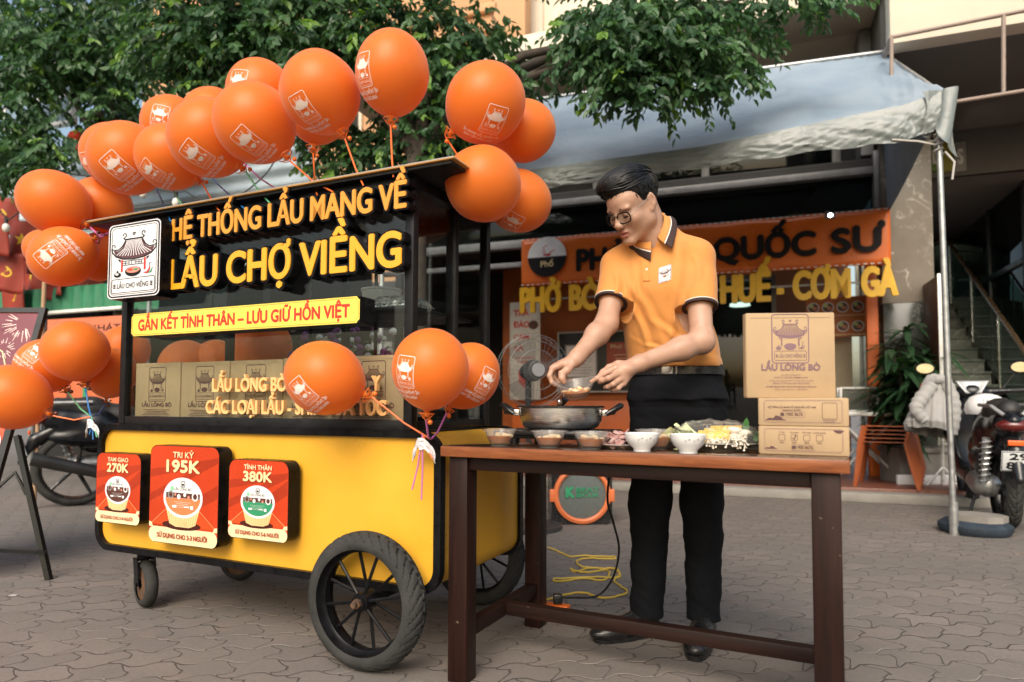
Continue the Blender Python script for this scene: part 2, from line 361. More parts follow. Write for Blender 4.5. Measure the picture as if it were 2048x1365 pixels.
# --- body: a rounded yellow shell between two black rings
b = B(); b.prism(rrect(-CL+.012, ZB+.012, -.012, ZT-.010, .075, 10), .018, CD-.018); body = b.obj('body', yellow, cart)
b = B()
for y0, y1 in ((0, .03), (CD-.03, CD)):
    b.ring(rrect(-CL, ZB, 0, ZT, .085, 10), rrect(-CL+.026, ZB+.026, -.026, ZT-.024, .062, 10), y0, y1)
bmesh.ops.bevel(b.bm, geom=[e for e in b.bm.edges if e.calc_face_angle(0) > .9], offset=.006, segments=2, affect='EDGES')
b.obj('edge_trim', trimm, cart)
# --- cabinet
X0, X1, Y0, Y1 = -1.584, -.118, .008, .585
b = B(); p = .034
for x in (X0, X1-p):
    for y in (Y0, Y1-p): b.box((x, y, ZT), (x+p, y+p, ZR), .003)
for x in (X0+p*.5-.008, X1-p*.5-.008): b.box((x, Y0+p, ZT), (x+.016, Y1-p, ZT+.03), .002)
for y in (Y0, Y1-p):
    b.box((X0+p, y+.004, ZT-.004), (X1-p, y+p-.004, ZT+.034), .003); b.box((X0+p, y+.004, ZR-.055), (X1-p, y+p-.004, ZR), .003)
for x in (X0, X1-p): b.box((x+.004, Y0+p, ZR-.045), (x+p-.004, Y1-p, ZR), .003)
b.box((X0, Y0, ZT-.008), (X1, Y1, ZT-.005)); b.box((X1-p-.012, .30, ZT+.03), (X1-.004, .325, ZR-.045), .002)
b.box((-.86, Y1-p+.002, ZT+.034), (-.83, Y1-.004, ZR-.055), .002)
b.box((X0+p, Y0+.008, ZR-.125), (X1-p, Y0+.024, ZR-.055), .002)
b.obj('cabinet_frame', blackal, cart)
for nm, lo, hi in (('front_pane', (X0+p, Y0+.014, ZT+.034), (X1-p, Y0+.019, ZR-.125)), ('side_pane', (X1-p*.5-.0025, Y0+p, ZT+.03), (X1-p*.5+.0025, Y1-p, ZR-.045)), ('side_pane', (X0+p*.5-.0025, Y0+p, ZT+.03), (X0+p*.5+.0025, Y1-p, ZR-.045))):
    B().box(lo, hi).obj(nm, glass, cart)
b = B(); b.box((-1.78, -.035, ZR+.001), (.06, .66, ZR+.007), .002); roof = b.obj('roof', [gold], cart)
b = B(); b.box((-1.765, -.025, ZR-.010), (.045, .65, ZR+.0005), .002); b.obj('roof_lining', blackal, roof)
b = B(); b.box((-1.775, -.030, ZR+.0075), (.055, .655, ZR+.012), .002); b.obj('roof_sheet', M('grey_sheet', (.30, .31, .32), .5), roof)
# --- shelf and tubes inside
b = B(); b.box((-.62, .06, 1.185), (X1-p-.006, .50, 1.197), .002)
b.obj('shelf', blackal, cart)
for y in (.08, .48): b = B(); b.cyl((-.615, y, ZT), (-.615, y, 1.6), .008); b.obj('shelf_post', blackal, cart)
# --- casters and wheels
def tyre(r, wd, mat, name, parent, grooves=0):
    b = B(); prof = []
    for k in range(17):                          # round section from one bead over the tread to the other
        t = PI*(k/16*1.25-.125); prof.append((r-wd*.42+wd*.42*math.sin(t), -wd*.5*math.cos(t)/math.cos(.0)))
    def f(u, v):
        k = min(15, int(v*16)); t = v*16-k; rr = prof[k][0]*(1-t)+prof[k+1][0]*t; y = prof[k][1]*(1-t)+prof[k+1][1]*t; a = 2*PI*u
        s = abs(y)/(wd*.5)
        if grooves and v > .2 and v < .8:
            ph = (grooves*u + 1.6*s*s + (.5 if y > 0 else 0)) % 1
            if ph < .2 and s < .92: rr -= .008
            if s < .06: rr -= .006
        return (rr*math.cos(a), y, rr*math.sin(a))
    b.grid(f, 288 if grooves else 64, 32, closeu=True); return b.obj(name, mat, parent, smooth=50)
def cart_wheel(x, y, side):
    c = bpy.data.objects.new('wheel', None); COL.objects.link(c); c.parent = cart; c.location = (x, y, .222); c.empty_display_size = .05
    t = tyre(.222, .092, rubber, 'tyre', c, 34)
    b = B(); b.lathe([(.168, -.038), (.180, -.038), (.175, -.02), (.163, -.012), (.163, .012), (.175, .02), (.180, .038), (.168, .038), (.165, .02), (.156, .012), (.156, -.012), (.165, -.02), (.168, -.038)], 64, Matrix.Rotation(PI/2, 4, 'X'))
    b.obj('rim', trimm, c)
    for k in range(12):                          # ribbed steel bars
        a = 2*PI*k/12+.2; d = V((math.cos(a), 0, math.sin(a))); o = V((0, (.018 if k % 2 else -.018), 0))
        b = B(); pts = [d*(.026+(.159-.026)*i/40)+o*(1-i/40*.7) for i in range(41)]
        b.tube(pts, [.0052+.0009*(i % 2) for i in range(41)], 6); b.obj('spoke', trimm, c)
    b = B(); b.cyl((0, -.034, 0), (0, .034, 0), .03, n=24); b.cyl((0, side*.034, 0), (0, side*.040, 0), .023, n=24); b.obj('hub', trimm, c)
    b = B(); b.cyl((0, side*.04, 0), (0, side*.052, 0), .0155, n=6); b.cyl((0, side*.052, 0), (0, side*.066, 0), .0095, n=14); b.obj('axle_nut', rust, c)
cart_wheel(-.243, -.058, -1); cart_wheel(-.243, CD+.058, 1)
b = B(); b.box((-.265, -.02, .21), (-.22, CD+.02, .238), .004); b.obj('axle', trimm, cart)
def caster(x, y, rz, label=None):
    c = bpy.data.objects.new('caster', None); COL.objects.link(c); c.parent = cart; c.location = (x, y, 0); c.rotation_euler.z = rz; c.empty_display_size = .05
    b = B(); b.box((-.045, -.045, .225), (.045, .045, .2405), .002); b.cyl((0, 0, .2), (0, 0, .226), .028)
    for s in (-1, 1): b.prism([(-.03, .20), (.03, .20), (.048, .098), (.02, .08), (-.0, .098)], s*.034-.002, s*.034+.002)
    b.box((-.03, -.036, .195), (.03, .036, .2), .001); b.cyl((.03, -.042, .098), (.03, .042, .098), .008); b.box((-.062, -.02, .13), (-.03, .02, .142), .003)
    b.obj('fork', trimm, c)
    t = tyre(.098, .052, rubber, 'tyre', c); t.location = (.03, 0, .098)
    b = B(); b.lathe([(.02, -.022), (.072, -.016), (.077, 0), (.072, .016), (.02, .022)], 32, Matrix.Translation((.03, 0, .098)) @ Matrix.Rotation(PI/2, 4, 'X')); b.obj('hub', rust, c)
caster(-1.52, .10, -.35); caster(-1.50, .56, .3)
# --- signs and lettering
def cxz(px, py, y): return CF.xz(px, py, y)
def box_sign(name, x0, z0, x1, z1, d, r, label, y0=-.001):
    b = B(); b.prism(rrect(x0, z0, x1, z1, r, 8), -d, y0); bmesh.ops.bevel(b.bm, geom=[e for e in b.bm.edges if e.calc_face_angle(0) > 1.2], offset=.002, segments=1, affect='EDGES')
    o = b.obj(name, trimm, cart)
    if label: o['label'] = label
    return o
INK = {'paper': M('sign_white', (.78, .77, .78), .35), 'ink': M('ink_black', (.010, .009, .010), .6, spec=.2), 'roof': M('ink_maroon', (.10, .03, .035), .5), 'post': M('ink_red', (.55, .03, .02), .5), 'soup': M('ink_pink', (.65, .25, .18), .5), 'green': M('ink_green', (.03, .25, .12), .5),
       'red': M('print_red', (.52, .045, .008), .28, 0, .12, 3), 'dred': M('print_dark_red', (.36, .03, .006), .28), 'lred': M('print_bright_red', (.65, .07, .012), .28), 'cream': M('print_cream', (.80, .68, .40), .3, 0, .10, 4), 'gold': M('print_gold', (.82, .66, .36), .3, 0, .14, 25),
       'tub': M('print_tub', (.75, .58, .28), .35), 'tubd': M('print_tub_rib', (.55, .38, .14), .35), 'shadow': M('print_shadow', (.06, .008, .004), .3), 'rim': M('print_rim', (.75, .72, .74), .35), 'brown': M('print_brown', (.09, .03, .02), .4), 'orange': M('print_orange', (.80, .20, .07), .4), 'pgreen': M('print_green', (.03, .28, .13), .4),
       'lime': M('print_lime', (.25, .60, .35), .4), 'yel': M('board_yellow', (.86, .66, .10), .35), 'tred': M('board_red', (.60, .03, .015), .4), 'pink': M('balloon_ink', (.88, .74, .66), .55), 'kraft': M('box_ink', (.10, .045, .045), .7), 'purple': M('box_ink_pale', (.21, .12, .14), .7), 'white': M('print_white', (.8, .8, .8), .4), 'grey': M('print_grey', (.25, .24, .23), .5)}
def tub_art(d, cx, cy, r, lid, ink):
    K = .72; Y = lambda y: cy+y*r*K
    d.ell(cx-.05*r, cy-.98*r, .98*r, .17*r, 'shadow')
    d.poly([(cx-.90*r, cy-.25*r), (cx-.66*r, cy-.94*r), (cx-.34*r, cy-1.04*r), (cx+.34*r, cy-1.04*r), (cx+.66*r, cy-.94*r), (cx+.90*r, cy-.25*r)], 'tub')
    for i in range(-6, 7):
        t = i/7; d.stroke([(cx+t*.87*r, cy-.4*r), (cx+t*.70*r, cy-1.02*r+.09*r*t*t)], .03*r, 'tubd')
    d.ell(cx, cy, 1.0*r, K*r, 'rim', 40); d.ell(cx, Y(.02), .89*r, .87*K*r, 'white', 40)
    d.ell(cx, Y(.02), .89*r, .87*K*r, lid, 30, PI+.05, 2*PI-.05)
    d.rect(cx-.86*r, Y(-.02), cx+.86*r, Y(.24), 'brown')
    for x, y, q, c in ((-.62, .12, .15, 'grey'), (-.62, .12, .09, 'brown'), (-.2, .05, .09, 'white'), (.1, .15, .07, 'rim'), (.3, .04, .06, 'soup'), (.62, .1, .16, 'rim'), (.62, .1, .10, 'brown'), (-.38, .15, .05, 'soup')): d.ell(cx+x*r, Y(y), q*r, q*r, c, 14)
    d.text('LẨU LÒNG BÒ', cx, Y(.36), .09*r, ink, .85*r, .02); d.frame(cx-.10*r, Y(.54), cx+.10*r, Y(.80), .03*r, 'ink', .03*r); d.rect(cx-.06*r, Y(.60), cx+.06*r, Y(.70), 'ink')
    d.ell(cx-.55*r, Y(.44), .09*r, .09*r, 'lime', 14)
    d.lines(cx, Y(-.22), .9*r, 4, .06*r, 'white', .010*r); d.rect(cx-.5*r, Y(-.5), cx-.28*r, Y(-.38), 'white'); d.rect(cx+.1*r, Y(-.46), cx+.35*r, Y(-.41), 'white'); d.rect(cx+.42*r, Y(-.54), cx+.56*r, Y(-.36), 'white')
def price_sign(px, D, name1, price, cap, lid, label):
    (xa, _), (xb, _) = cxz(px[0], px[4], -D), cxz(px[1], px[4], -D)
    zt = (cxz(px[0]+8, px[2], -D)[1]); zb = cxz(px[1]-20, px[3], -D)[1]
    w, h = xb-xa, zt-zb; r = .028 if w < .2 else .034
    o = box_sign('price_sign', xa, zb, xb, zt, D, r, label)
    d = Draw(); k = w/2; d.poly(rrect(-k+.002, 0.002, k-.002, h-.002, r, 8), 'red')
    for i, t in enumerate((.2, .55, .8)): d.poly([(-k+.004, h*t-.05), (-k+.004, h*t-.02), (k-.004, h*t+.16 if h*t+.16 < h-.04 else h-.04), (k-.004, h*t+.11 if h*t+.11 < h-.06 else h-.06)], 'dred')
    d.poly([(-k*.94, h*.185), (-.42*k, h*.34), (.42*k, h*.34), (k*.94, h*.185)], 'lred')
    for s in (-1, 1): d.stroke([(s*k*.93, h*.19), (s*.35*k, h*.40)], .004, 'orange')
    d.poly([(x-0, z) for x, z in rrect(-k+.002, .002, k-.002, h*.155, r, 8) if z < h*.15-.0001 and (z < r or True)][:0] or rrect(-k+.002, .002, k-.002, h*.165, min(r, h*.08), 8), 'cream')
    for s in (-1, 1): d.poly([(s*(k-.003), h*.16), (s*(k-.003), h*.21), (s*(k-.018), h*.2), (s*(k-.024), h*.16)], 'cream')
    tub_art(d, 0, h*.475, w*.285, lid, 'ink')
    d.text(name1, 0, h*.88, h*.058, 'cream', w*(.30 if len(name1) < 7 else .46), .03); d.text(price, 0, h*.735, h*.118, 'gold', w*.48, .06)
    d.text(cap, 0, h*.06, h*.046, 'dred', w*.72, .035)
    d.obj('printed_face', lambda u, v, q: ((xa+xb)/2+u, -D-q, zb+v), INK, o)
price_sign((192, 281, 905, 1051, 980), .055, 'TAM GIAO', '270K', 'SỬ DỤNG CHO 3-4 NGƯỜI', 'brown', 'small red price sign with brown tub lid marked 270K')
price_sign((299, 437, 890, 1098, 1000), .060, 'TRI KỶ', '195K', 'SỬ DỤNG CHO 2-3 NGƯỜI', 'orange', 'larger red price sign with orange tub lid marked 195K')
price_sign((457, 577, 918, 1086, 1000), .055, 'TÌNH THÂN', '380K', 'SỬ DỤNG CHO 5-6 NGƯỜI', 'pgreen', 'red price sign with green tub lid marked 380K')
# logo sign box
D = .085; xa, zt = cxz(219, 452, -D); xb, zb = cxz(319, 592, -D); xa = cxz(216, 520, -D)[0]; zb = cxz(225, 600, -D)[1]; zt = cxz(310, 437, -D)[1]
lg = box_sign('logo_sign', xa, zb, xb, zt, D, .03, 'white logo sign with a temple roof over a hot pot', -.0)
sw, sh = xb-xa, zt-zb
LOGO.obj('printed_face', lambda u, v, q: ((xa+xb)/2+u*sw*.985, -D-q, (zt+zb)/2+v*sh*.985/1.36), INK, lg)
# main lettering
def letters(txt, pa, pb, za, zc, y0, y1, mat, name, backing=.014, label=None, bold=.04):
    xa = cxz(*pa, y1)[0]; xb = cxz(*pb, y1)[0]; cap = zc-za
    o = raised(txt, cap, xb-xa, y0, y1, xa, za, mat, bold).obj(name, mat, cart, smooth=30)
    if backing:                                  # the wider black tray behind each letter
        raised(txt, cap, xb-xa+cap*.17, y0+.02, y1+.006, xa-cap*.085, za, mat, bold+.085).obj('letter_backing', trimm, o, smooth=30)
    if label: o['label'] = label
zl = (cxz(345, 487, -.035)[1]+cxz(812, 407, -.035)[1])/2
letters('HỆ THỐNG LẨU MANG VỀ', (343, 465), (813, 385), zl, zl+.085, -.004, -.036, letter_o, 'lettering')
zl2 = (cxz(340, 582, -.035)[1]+cxz(795, 527, -.035)[1])/2
letters('LẨU CHỢ VIỀNG', (338, 550), (803, 495), zl2, zl2+.116, -.004, -.036, letter_y, 'lettering')
letters('LẨU LÒNG BÒ', (424, 772), (573, 768), cxz(430, 783, -.01)[1], cxz(430, 783, -.01)[1]+.05, .0212, .006, letter_p, 'lettering', 0)
letters('Y', (742, 768), (761, 768), cxz(745, 781, -.01)[1], cxz(745, 781, -.01)[1]+.05, .0212, .006, letter_p, 'lettering', 0)
letters('CÁC LOẠI LẨU - SHIP HỎA TỐC', (411, 820), (772, 820), cxz(420, 827, -.01)[1], cxz(420, 827, -.01)[1]+.05, .0212, .006, letter_p, 'lettering', 0)
# slogan board
D = .075; xa = cxz(263, 650, -D)[0]; xb = cxz(720, 615, -D)[0]; zt = (cxz(265, 633, -D)[1]+cxz(718, 587, -D)[1])/2; zb = (cxz(263, 675, -D)[1]+cxz(720, 645, -D)[1])/2
sb = box_sign('slogan_board', xa, zb, xb, zt, D, .004, None, .006)
d = Draw(); w, h = xb-xa, zt-zb
def notch(i, r): return [(i, i+r), (i+r*.6, i+r*.6), (i+r, i), (w-i-r, i), (w-i-r*.6, i+r*.6), (w-i, i+r), (w-i, h-i-r), (w-i-r*.6, h-i-r*.6), (w-i-r, h-i), (i+r, h-i), (i+r*.6, h-i-r*.6), (i, h-i-r)]
d.poly(notch(.001, .012), 'yel'); d.stroke(notch(.006, .012), .0016, 'tred', True)
d.text('GẮN KẾT TÌNH THÂN – LƯU GIỮ HỒN VIỆT', w/2, h*.25, h*.47, 'tred', w*.925, .055)
d.obj('printed_face', lambda u, v, q: (xa+u, -D-q, zb+v), INK, sb)
# ------------------------------------------------------------------ boxes in the cabinet
kraft = M('kraft_card', (.43, .30, .17), .75, 0, .07, 14, .12, 300)
def box_front(d, w, h, c='kraft'):
    d.put(LOGO_S, 0, h*.655, w*.40, {k: c for k in ('ink', 'roof', 'post', 'paper', 'soup', 'green')}); 
    for i in range(-5, 6):
        t = i/5.5; d.stroke([(t*.14*w*.4, h*.655+.345*w*.4), (t*.36*w*.4, h*.655+(.08+.04*t*t)*w*.4)], .006*w, 'kbg')
    d.text('LẨU LÒNG BÒ', 0, h*.30, h*.062, c, w*.66, .03); d.lines(0, h*.245, w*.62, 8, h*.026, c, h*.009); return d
INK['kbg'] = kraft
def parcel(name, label, w, h, dp, loc, rz, group=None):
    t = thing(name, label, 'box', loc, rz, group)
    b = B(); b.box((-w/2, 0, 0), (w/2, dp, h), .0025); b.obj('carton', kraft, t)
    b = B()
    for x in (-w/2-.0012, w/2-.0): b.box((x, .004, .004), (x+.0012, dp-.004, h-.001))
    b.box((-w/2+.012, -.0012, h-.0135), (w/2-.012, -.0002, h-.0125)) if dp < h else None
    b.obj('side_flap', kraft, t, 0)
    return t
side = ['left end of the row', 'second from the left', 'in the middle of the row', 'second from the right, behind the low balloon', 'right end of the row']
ed = [X0+p+.015+i*(X1-X0-2*p-.03)/5 for i in range(6)]
for i in range(5):
    w = ed[i+1]-ed[i]-.004; c = (ed[i]+ed[i+1])/2; h = .262+random.uniform(-.003, .003)
    t = parcel('cardboard_box', 'upright carton behind the cart glass, '+side[i], w, h, .075, CF.p(c, .045+random.uniform(0, .006), ZT-.004), CF.yaw+random.uniform(-.012, .012), 'cartons lined up in the cart cabinet')
    box_front(Draw(), w, h).obj('print', lambda u, v, q: (u, -q, v), INK, t)
# things on and behind the shelf
foil = M('foil', (.62, .63, .62), .28, .85, .2, 60, .9, 70)
plast = glassy('clear_plastic', (.93, .93, .92), .12, 1.35, (.8, .78, .74), .42)
def on_cart(x, y, z): return CF.p(x, y, z)
for i, (x, lab) in enumerate(((-.50, 'foil wrapped food tray on the cart shelf, left of two'), (-.27, 'foil wrapped food tray on the cart shelf by the right post'))):
    b = B(); rr = random.Random(i)
    b.grid(lambda u, v: ((u-.5)*.19, (v-.5)*.17, .012+.036*(1-(2*u-1)**6)*(1-(2*v-1)**6)+.006*mnoise.noise(V((u*9, v*9, i)))), 26, 24); b.box((-.09, -.08, 0), (.09, .08, .02), .006)
    o = b.obj('foil_tray', foil, None, 0); o.location = on_cart(x, .16, 1.197); o.rotation_euler.z = CF.yaw; tag(o, lab, 'food tray', 'foil trays on the cart shelf')
b = B(); b.lathe([(0, 0), (.062, 0), (.068, .01), (.078, .115), (.082, .118), (.082, .125), (.074, .125), (.066, .012), (0, .01)], 32); o = b.obj('white_tub', M('white_plastic', (.72, .71, .68), .4), None); o.location = on_cart(-.50, .36, 1.197); tag(o, 'white plastic tub behind the foil trays on the cart shelf', 'tub')
# ================================================================== BALLOONS
def balloon_mat():
    m, nt, p, out = nodes('balloon_latex'); L = nt.links.new
    p.inputs['Base Color'].default_value = (.84, .22, .030, 1); p.inputs['Roughness'].default_value = .38; p.inputs['Specular IOR Level'].default_value = .35
    p.inputs['Subsurface Weight'].default_value = .35; p.inputs['Subsurface Radius'].default_value = (.06, .02, .005); p.inputs['Subsurface Scale'].default_value = 1
    p.inputs['Sheen Weight'].default_value = .25; p.inputs['Sheen Roughness'].default_value = .4
    t = nn(nt, 'ShaderNodeBsdfTranslucent'); t.inputs[0].default_value = (.95, .33, .04, 1); mx = nn(nt, 'ShaderNodeMixShader', n_0=.30); L(p.outputs[0], mx.inputs[1]); L(t.outputs[0], mx.inputs[2]); L(mx.outputs[0], out.inputs[0])
    n = nn(nt, 'ShaderNodeTexNoise', i_Scale=14, i_Detail=3); bp = nn(nt, 'ShaderNodeBump', i_Strength=.02, i_Distance=.01); L(n.outputs[0], bp.inputs['Height']); L(bp.outputs[0], p.inputs['Normal'])
    return m
latex = balloon_mat()
cup = M('clear_cup_orange', (.75, .17, .02), .3); cupd = M('dark_cup', (.10, .03, .015), .4)
STICK = {'o': M('stick_orange', (.80, .16, .03), .35), 'b': M('stick_blue', (.02, .16, .45), .35), 'g': M('stick_green', (.12, .42, .22), .35), 'p': M('stick_purple', (.55, .16, .42), .35)}
PRINT = Draw(); PRINT.put(LOGO_S, 0, 0, 1, {k: 'pink' for k in ('ink', 'roof', 'post', 'paper', 'soup', 'green')})
PRINT.text('HỆ THỐNG LẨU MANG VỀ', .22, -.92, .15, 'pink', 1.75, .035).text('HÀNG ĐẦU VIỆT NAM', .26, -1.16, .15, 'pink', 1.45, .035)
RB = .7
def balloon(px, py, r, Y, label, ax=90, tilt=0, asp=1.0, pr=None, stick=None, col='o', group='orange balloons', dy=0, dark=False):
    """r pixel half width, asp length/width, ax the way the neck points on screen (degrees, 90 = down)"""
    c = at(px, py, Y); R = r*(c-CO).dot(_F)/FPX
    a = math.radians(ax); n = (CR*math.cos(a) - CU*math.sin(a) + _F*math.sin(math.radians(tilt))).normalized()   # towards the neck
    s1 = n.cross(_F).normalized(); s2 = n.cross(s1)
    Q = Matrix((s1, s2, -n)).transposed().to_4x4(); Q.translation = c
    t = thing('balloon', label, 'balloon', c, 0, group)
    loc = Q.copy(); loc.translation = V((0, 0, 0))
    LT = R*asp
    def rad(z):                                   # z in -1 (neck) .. 1
        q = math.sqrt(max(0, 1-z*z)); return q*(1-.13*max(0, -z)**2.2*1.0)
    b = B(); prof = [(R*rad(math.cos(PI*i/28)), LT*math.cos(PI*i/28)) for i in range(27)]
    zz = -LT; prof += [(R*.105, zz*.999), (R*.055, zz-.05*R), (R*.05, zz-.10*R), (R*.10, zz-.16*R), (R*.085, zz-.175*R), (0, zz-.165*R)]
    b.lathe(prof, 44, loc); b.obj('skin', latex, t, 60)
    # cup under the knot, and its stick
    kn = loc @ V((0, 0, -LT-.14*R))
    b = B(); cm = loc @ Matrix.Translation((0, 0, -LT-.17*R))
    for j in range(4):
        q = PI/2*j+.4; b.tube([cm @ V((0, 0, -.09*R)), cm @ V((.10*R*math.cos(q), .10*R*math.sin(q), -.03*R)), cm @ V((.2*R*math.cos(q), .2*R*math.sin(q), .09*R))], .0016, 6)
    b.tube([cm @ V((.2*R*math.cos(2*PI*j/16), .2*R*math.sin(2*PI*j/16), .09*R)) for j in range(16)], .0016, 5, True)
    b.ell(cm @ V((.11*R, 0, -.13*R)), .0085, 10, 6); b.obj('balloon_cup', cupd if dark else cup, t)
    if stick:
        e = at(*stick) if len(stick) == 3 else V(stick[3]); e = e-c
        p0 = cm @ V((0, 0, -.08*R)); mid = (p0+e)/2 + V((0, 0, -.012)) + n*.01
        B().tube([p0, p0*.55+mid*.45, mid, mid*.45+e*.55, e], .0033, 8).obj('stick', STICK[col], t)
    if pr:
        qx, qy, rot, sz = pr; d = loc.inverted() @ (ray(qx, qy)).normalized(); o = loc.inverted() @ (CO-c)
        k = V((1/R, 1/R, 1/LT)); dd = V([d[i]*k[i] for i in range(3)]); oo = V([o[i]*k[i] for i in range(3)])
        A, Bq, Cq = dd.dot(dd), 2*dd.dot(oo), oo.dot(oo)-1; disc = Bq*Bq-4*A*Cq
        tt = (-Bq-math.sqrt(max(disc, 0)))/(2*A); hit = o+d*tt; hn = V((hit[0]/R**2, hit[1]/R**2, hit[2]/LT**2)).normalized()
        li = loc.inverted().to_3x3(); upv = li @ (CU*math.cos(math.radians(rot)) + CR*math.sin(math.radians(rot))); fw = hn
        # artwork runs along the skin: keep its own up direction relative to the neck
        v_ = (upv-fw*upv.dot(fw)).normalized(); u_ = v_.cross(fw)
        sc = sz*1.38*R
        def f(u, v, h):
            ang = math.hypot(u, v)*sc/R; q = fw*math.cos(ang) + ((u_*u+v_*v)/max(1e-6, math.hypot(u, v)))*math.sin(ang)
            z = max(-.985, min(1, q.z)); rr = rad(z)/max(1e-4, math.sqrt(max(1e-8, 1-z*z)))
            return loc @ (V((q.x*R*rr, q.y*R*rr, z*LT)) + q*h)
        PR_SUB.obj('print', f, INK, t, lift=.00004, base=.0009)
    return t
# artwork cut into short pieces so it hugs the skin
def subdiv(D, mx):
    o = Draw()
    for c, vs, fs in D.L:
        bm = bmesh.new(); vv = [bm.verts.new((x, y, 0)) for x, y in vs]
        for f in fs:
            try: bm.faces.new([vv[i] for i in f])
            except ValueError: pass
        bmesh.ops.triangulate(bm, faces=bm.faces[:])
        for _ in range(3):
            e = [e for e in bm.edges if e.calc_length() > mx]
            if not e: break
            bmesh.ops.subdivide_edges(bm, edges=e, cuts=1); bmesh.ops.triangulate(bm, faces=bm.faces[:])
        bm.verts.index_update(); o.L.append((c, [(v.co.x, v.co.y) for v in bm.verts], [tuple(q.index for q in f.verts) for f in bm.faces])); bm.free()
    return o
PR_SUB = subdiv(PRINT, .3)
def cartY(px, off): return onplane(px, 400, CF.p(0, off), CF.e2).y
G1 = 'orange balloons over the cart roof'
UP = [ # px, py, r, plane offset behind the cart front, axis, asp, label, print, stick end, colour
 (785, 148, 73, -.02, 92, 1.16, 'highest orange balloon, at the right end of the roof arch', (724, 142, 8, .42), (787, 355), 'o'),
 (636, 196, 76, .34, 95, 1.22, 'orange balloon mostly hidden behind the second highest one', None, (634, 390), 'o'),
 (642, 188, 78, -.06, 62, 1.05, 'second highest front balloon, logo tilted left, at right of the arch', (607, 220, -14, .40), (727, 372), 'o'),
 (522, 190, 66, .30, 70, 1.05, 'rear orange balloon with its logo half hidden, top middle of the arch', (474, 166, 10, .44), None, 'g'),
 (511, 248, 79, -.05, 47, 1.03, 'orange balloon with centred logo, front middle of the arch', (497, 286, -34, .40), (667, 385), 'o'),
 (428, 240, 62, .30, 60, 1.0, 'rear orange balloon showing only a plain rim, left of the middle', None, (582, 398), 'p'),
 (419, 278, 78, -.04, 42, 1.0, 'orange balloon in front, third of the arch from its left', (391, 312, -36, .40), (540, 407), 'g'),
 (345, 252, 58, .30, 55, 1.02, 'rear orange balloon with an upright logo, left of the arch', (318, 232, 12, .42), (489, 418), 'b'),
 (342, 315, 66, -.01, 40, 1.0, 'orange balloon tucked between two front ones, logo at its left edge', (302, 344, -32, .38), (441, 425), 'o'),
 (256, 318, 72, -.04, 30, 1.02, 'front orange balloon at the left end of the arch', (232, 334, -36, .40), (385, 440), 'g'),
 (230, 310, 62, .16, 28, 1.0, 'orange balloon hidden behind the left end of the arch', (176, 330, 0, .42), (342, 444), 'b')]
for px, py, r, off, ax, asp, lab, pr, st, col in UP:
    Y = cartY(px, off); e = None
    if st:
        q = onplane(st[0], st[1], CF.p(0, -.014), CF.e2); e = (0, 0, 0, q)
    balloon(px, py, r, Y, lab, ax, 0, asp, pr, e, col, G1)
# right corner bunch
tip = CF.p(.04, .3, ZR-.02)
for px, py, r, Y, ax, asp, lab, pr in (
 (1045, 263, 61, 2.50, 165, 1.1, 'plain orange balloon, right of the upper one at the roof corner', None),
 (970, 208, 78, 2.30, 140, 1.07, 'orange balloon with level logo, uppermost of the roof corner bunch', (988, 244, 6, .40)),
 (1036, 402, 62, 2.48, 200, 1.1, 'orange balloon with logo on its underside, lowest of the corner bunch', (1025, 446, 24, .40)),
 (965, 368, 75, 2.28, 205, 1.04, 'large plain orange balloon, front of the roof corner bunch', None)):
    balloon(px, py, r, Y, lab, ax, 0, asp, pr, (0, 0, 0, tip), 'o', 'orange balloons at the right roof corner')
# left roof corner bunch
tip = CF.p(-1.78, .05, ZR-.03)
for px, py, r, Y, ax, asp, lab, pr, dk in (
 (95, 500, 40, 3.25, 20, 1.1, 'orange balloon mostly hidden, back of the left corner bunch', None, 1),
 (203, 512, 44, 3.20, -60, 1.2, 'orange balloon peeking out beside the logo sign', None, 1),
 (205, 412, 54, 3.15, 40, 1.1, 'plain orange balloon behind, right of the oval one', None, 1),
 (110, 406, 62, 2.95, 35, 1.14, 'plain oval orange balloon, highest of the left corner bunch', None, 1),
 (128, 513, 58, 2.90, -30, 1.14, 'orange balloon with its logo sideways, lowest of the left corner bunch', (98, 508, -128, .46), 1)):
    balloon(px, py, r, Y, lab, ax, 0, asp, pr, (0, 0, 0, tip), 'p', 'orange balloons at the left roof corner', dark=True)
# lower left bunch by the sandwich board
tip = CF.p(-1.72, -.02, .80)
for px, py, r, Y, ax, asp, lab, pr, col in (
 (222, 747, 48, 3.12, 100, 1.05, 'plain orange balloon half behind the cart post, lower left', None, 'b'),
 (92, 733, 55, 3.0, 50, 1.0, 'orange balloon with tilted logo, lower left, between two plain ones', (72, 703, 35, .44), 'g'),
 (151, 703, 61, 2.88, 75, 1.0, 'plain round orange balloon, front top of the lower left bunch', None, 'b'),
 (27, 795, 64, 2.80, 25, 1.12, 'plain orange balloon cut by the left picture edge', None, 'o')):
    balloon(px, py, r, Y, lab, ax, 0, asp, pr, (0, 0, 0, tip), col, 'orange balloons at the lower left', dark=True)
# bunch at the right front corner of the cart body
tip = CF.p(-.03, -.012, .745)
for px, py, r, Y, ax, asp, lab, pr, col in (
 (936, 753, 62, 2.20, 120, 1.12, 'orange balloon with slanted logo, right of the pair in front of the side glass', (975, 762, 30, .42), 'p'),
 (861, 739, 77, 2.00, 95, 1.07, 'large orange balloon with upright logo in front of the right cabinet post', (808, 745, 8, .42), 'p'),
 (651, 757, 74, 2.14, 22, 1.1, 'orange balloon lying over the lettering in front of the cartons', (602, 784, -38, .40), 'o')):
    balloon(px, py, r, Y, lab, ax, 0, asp, pr, (0, 0, 0, tip), col, 'orange balloons at the front right of the cart')
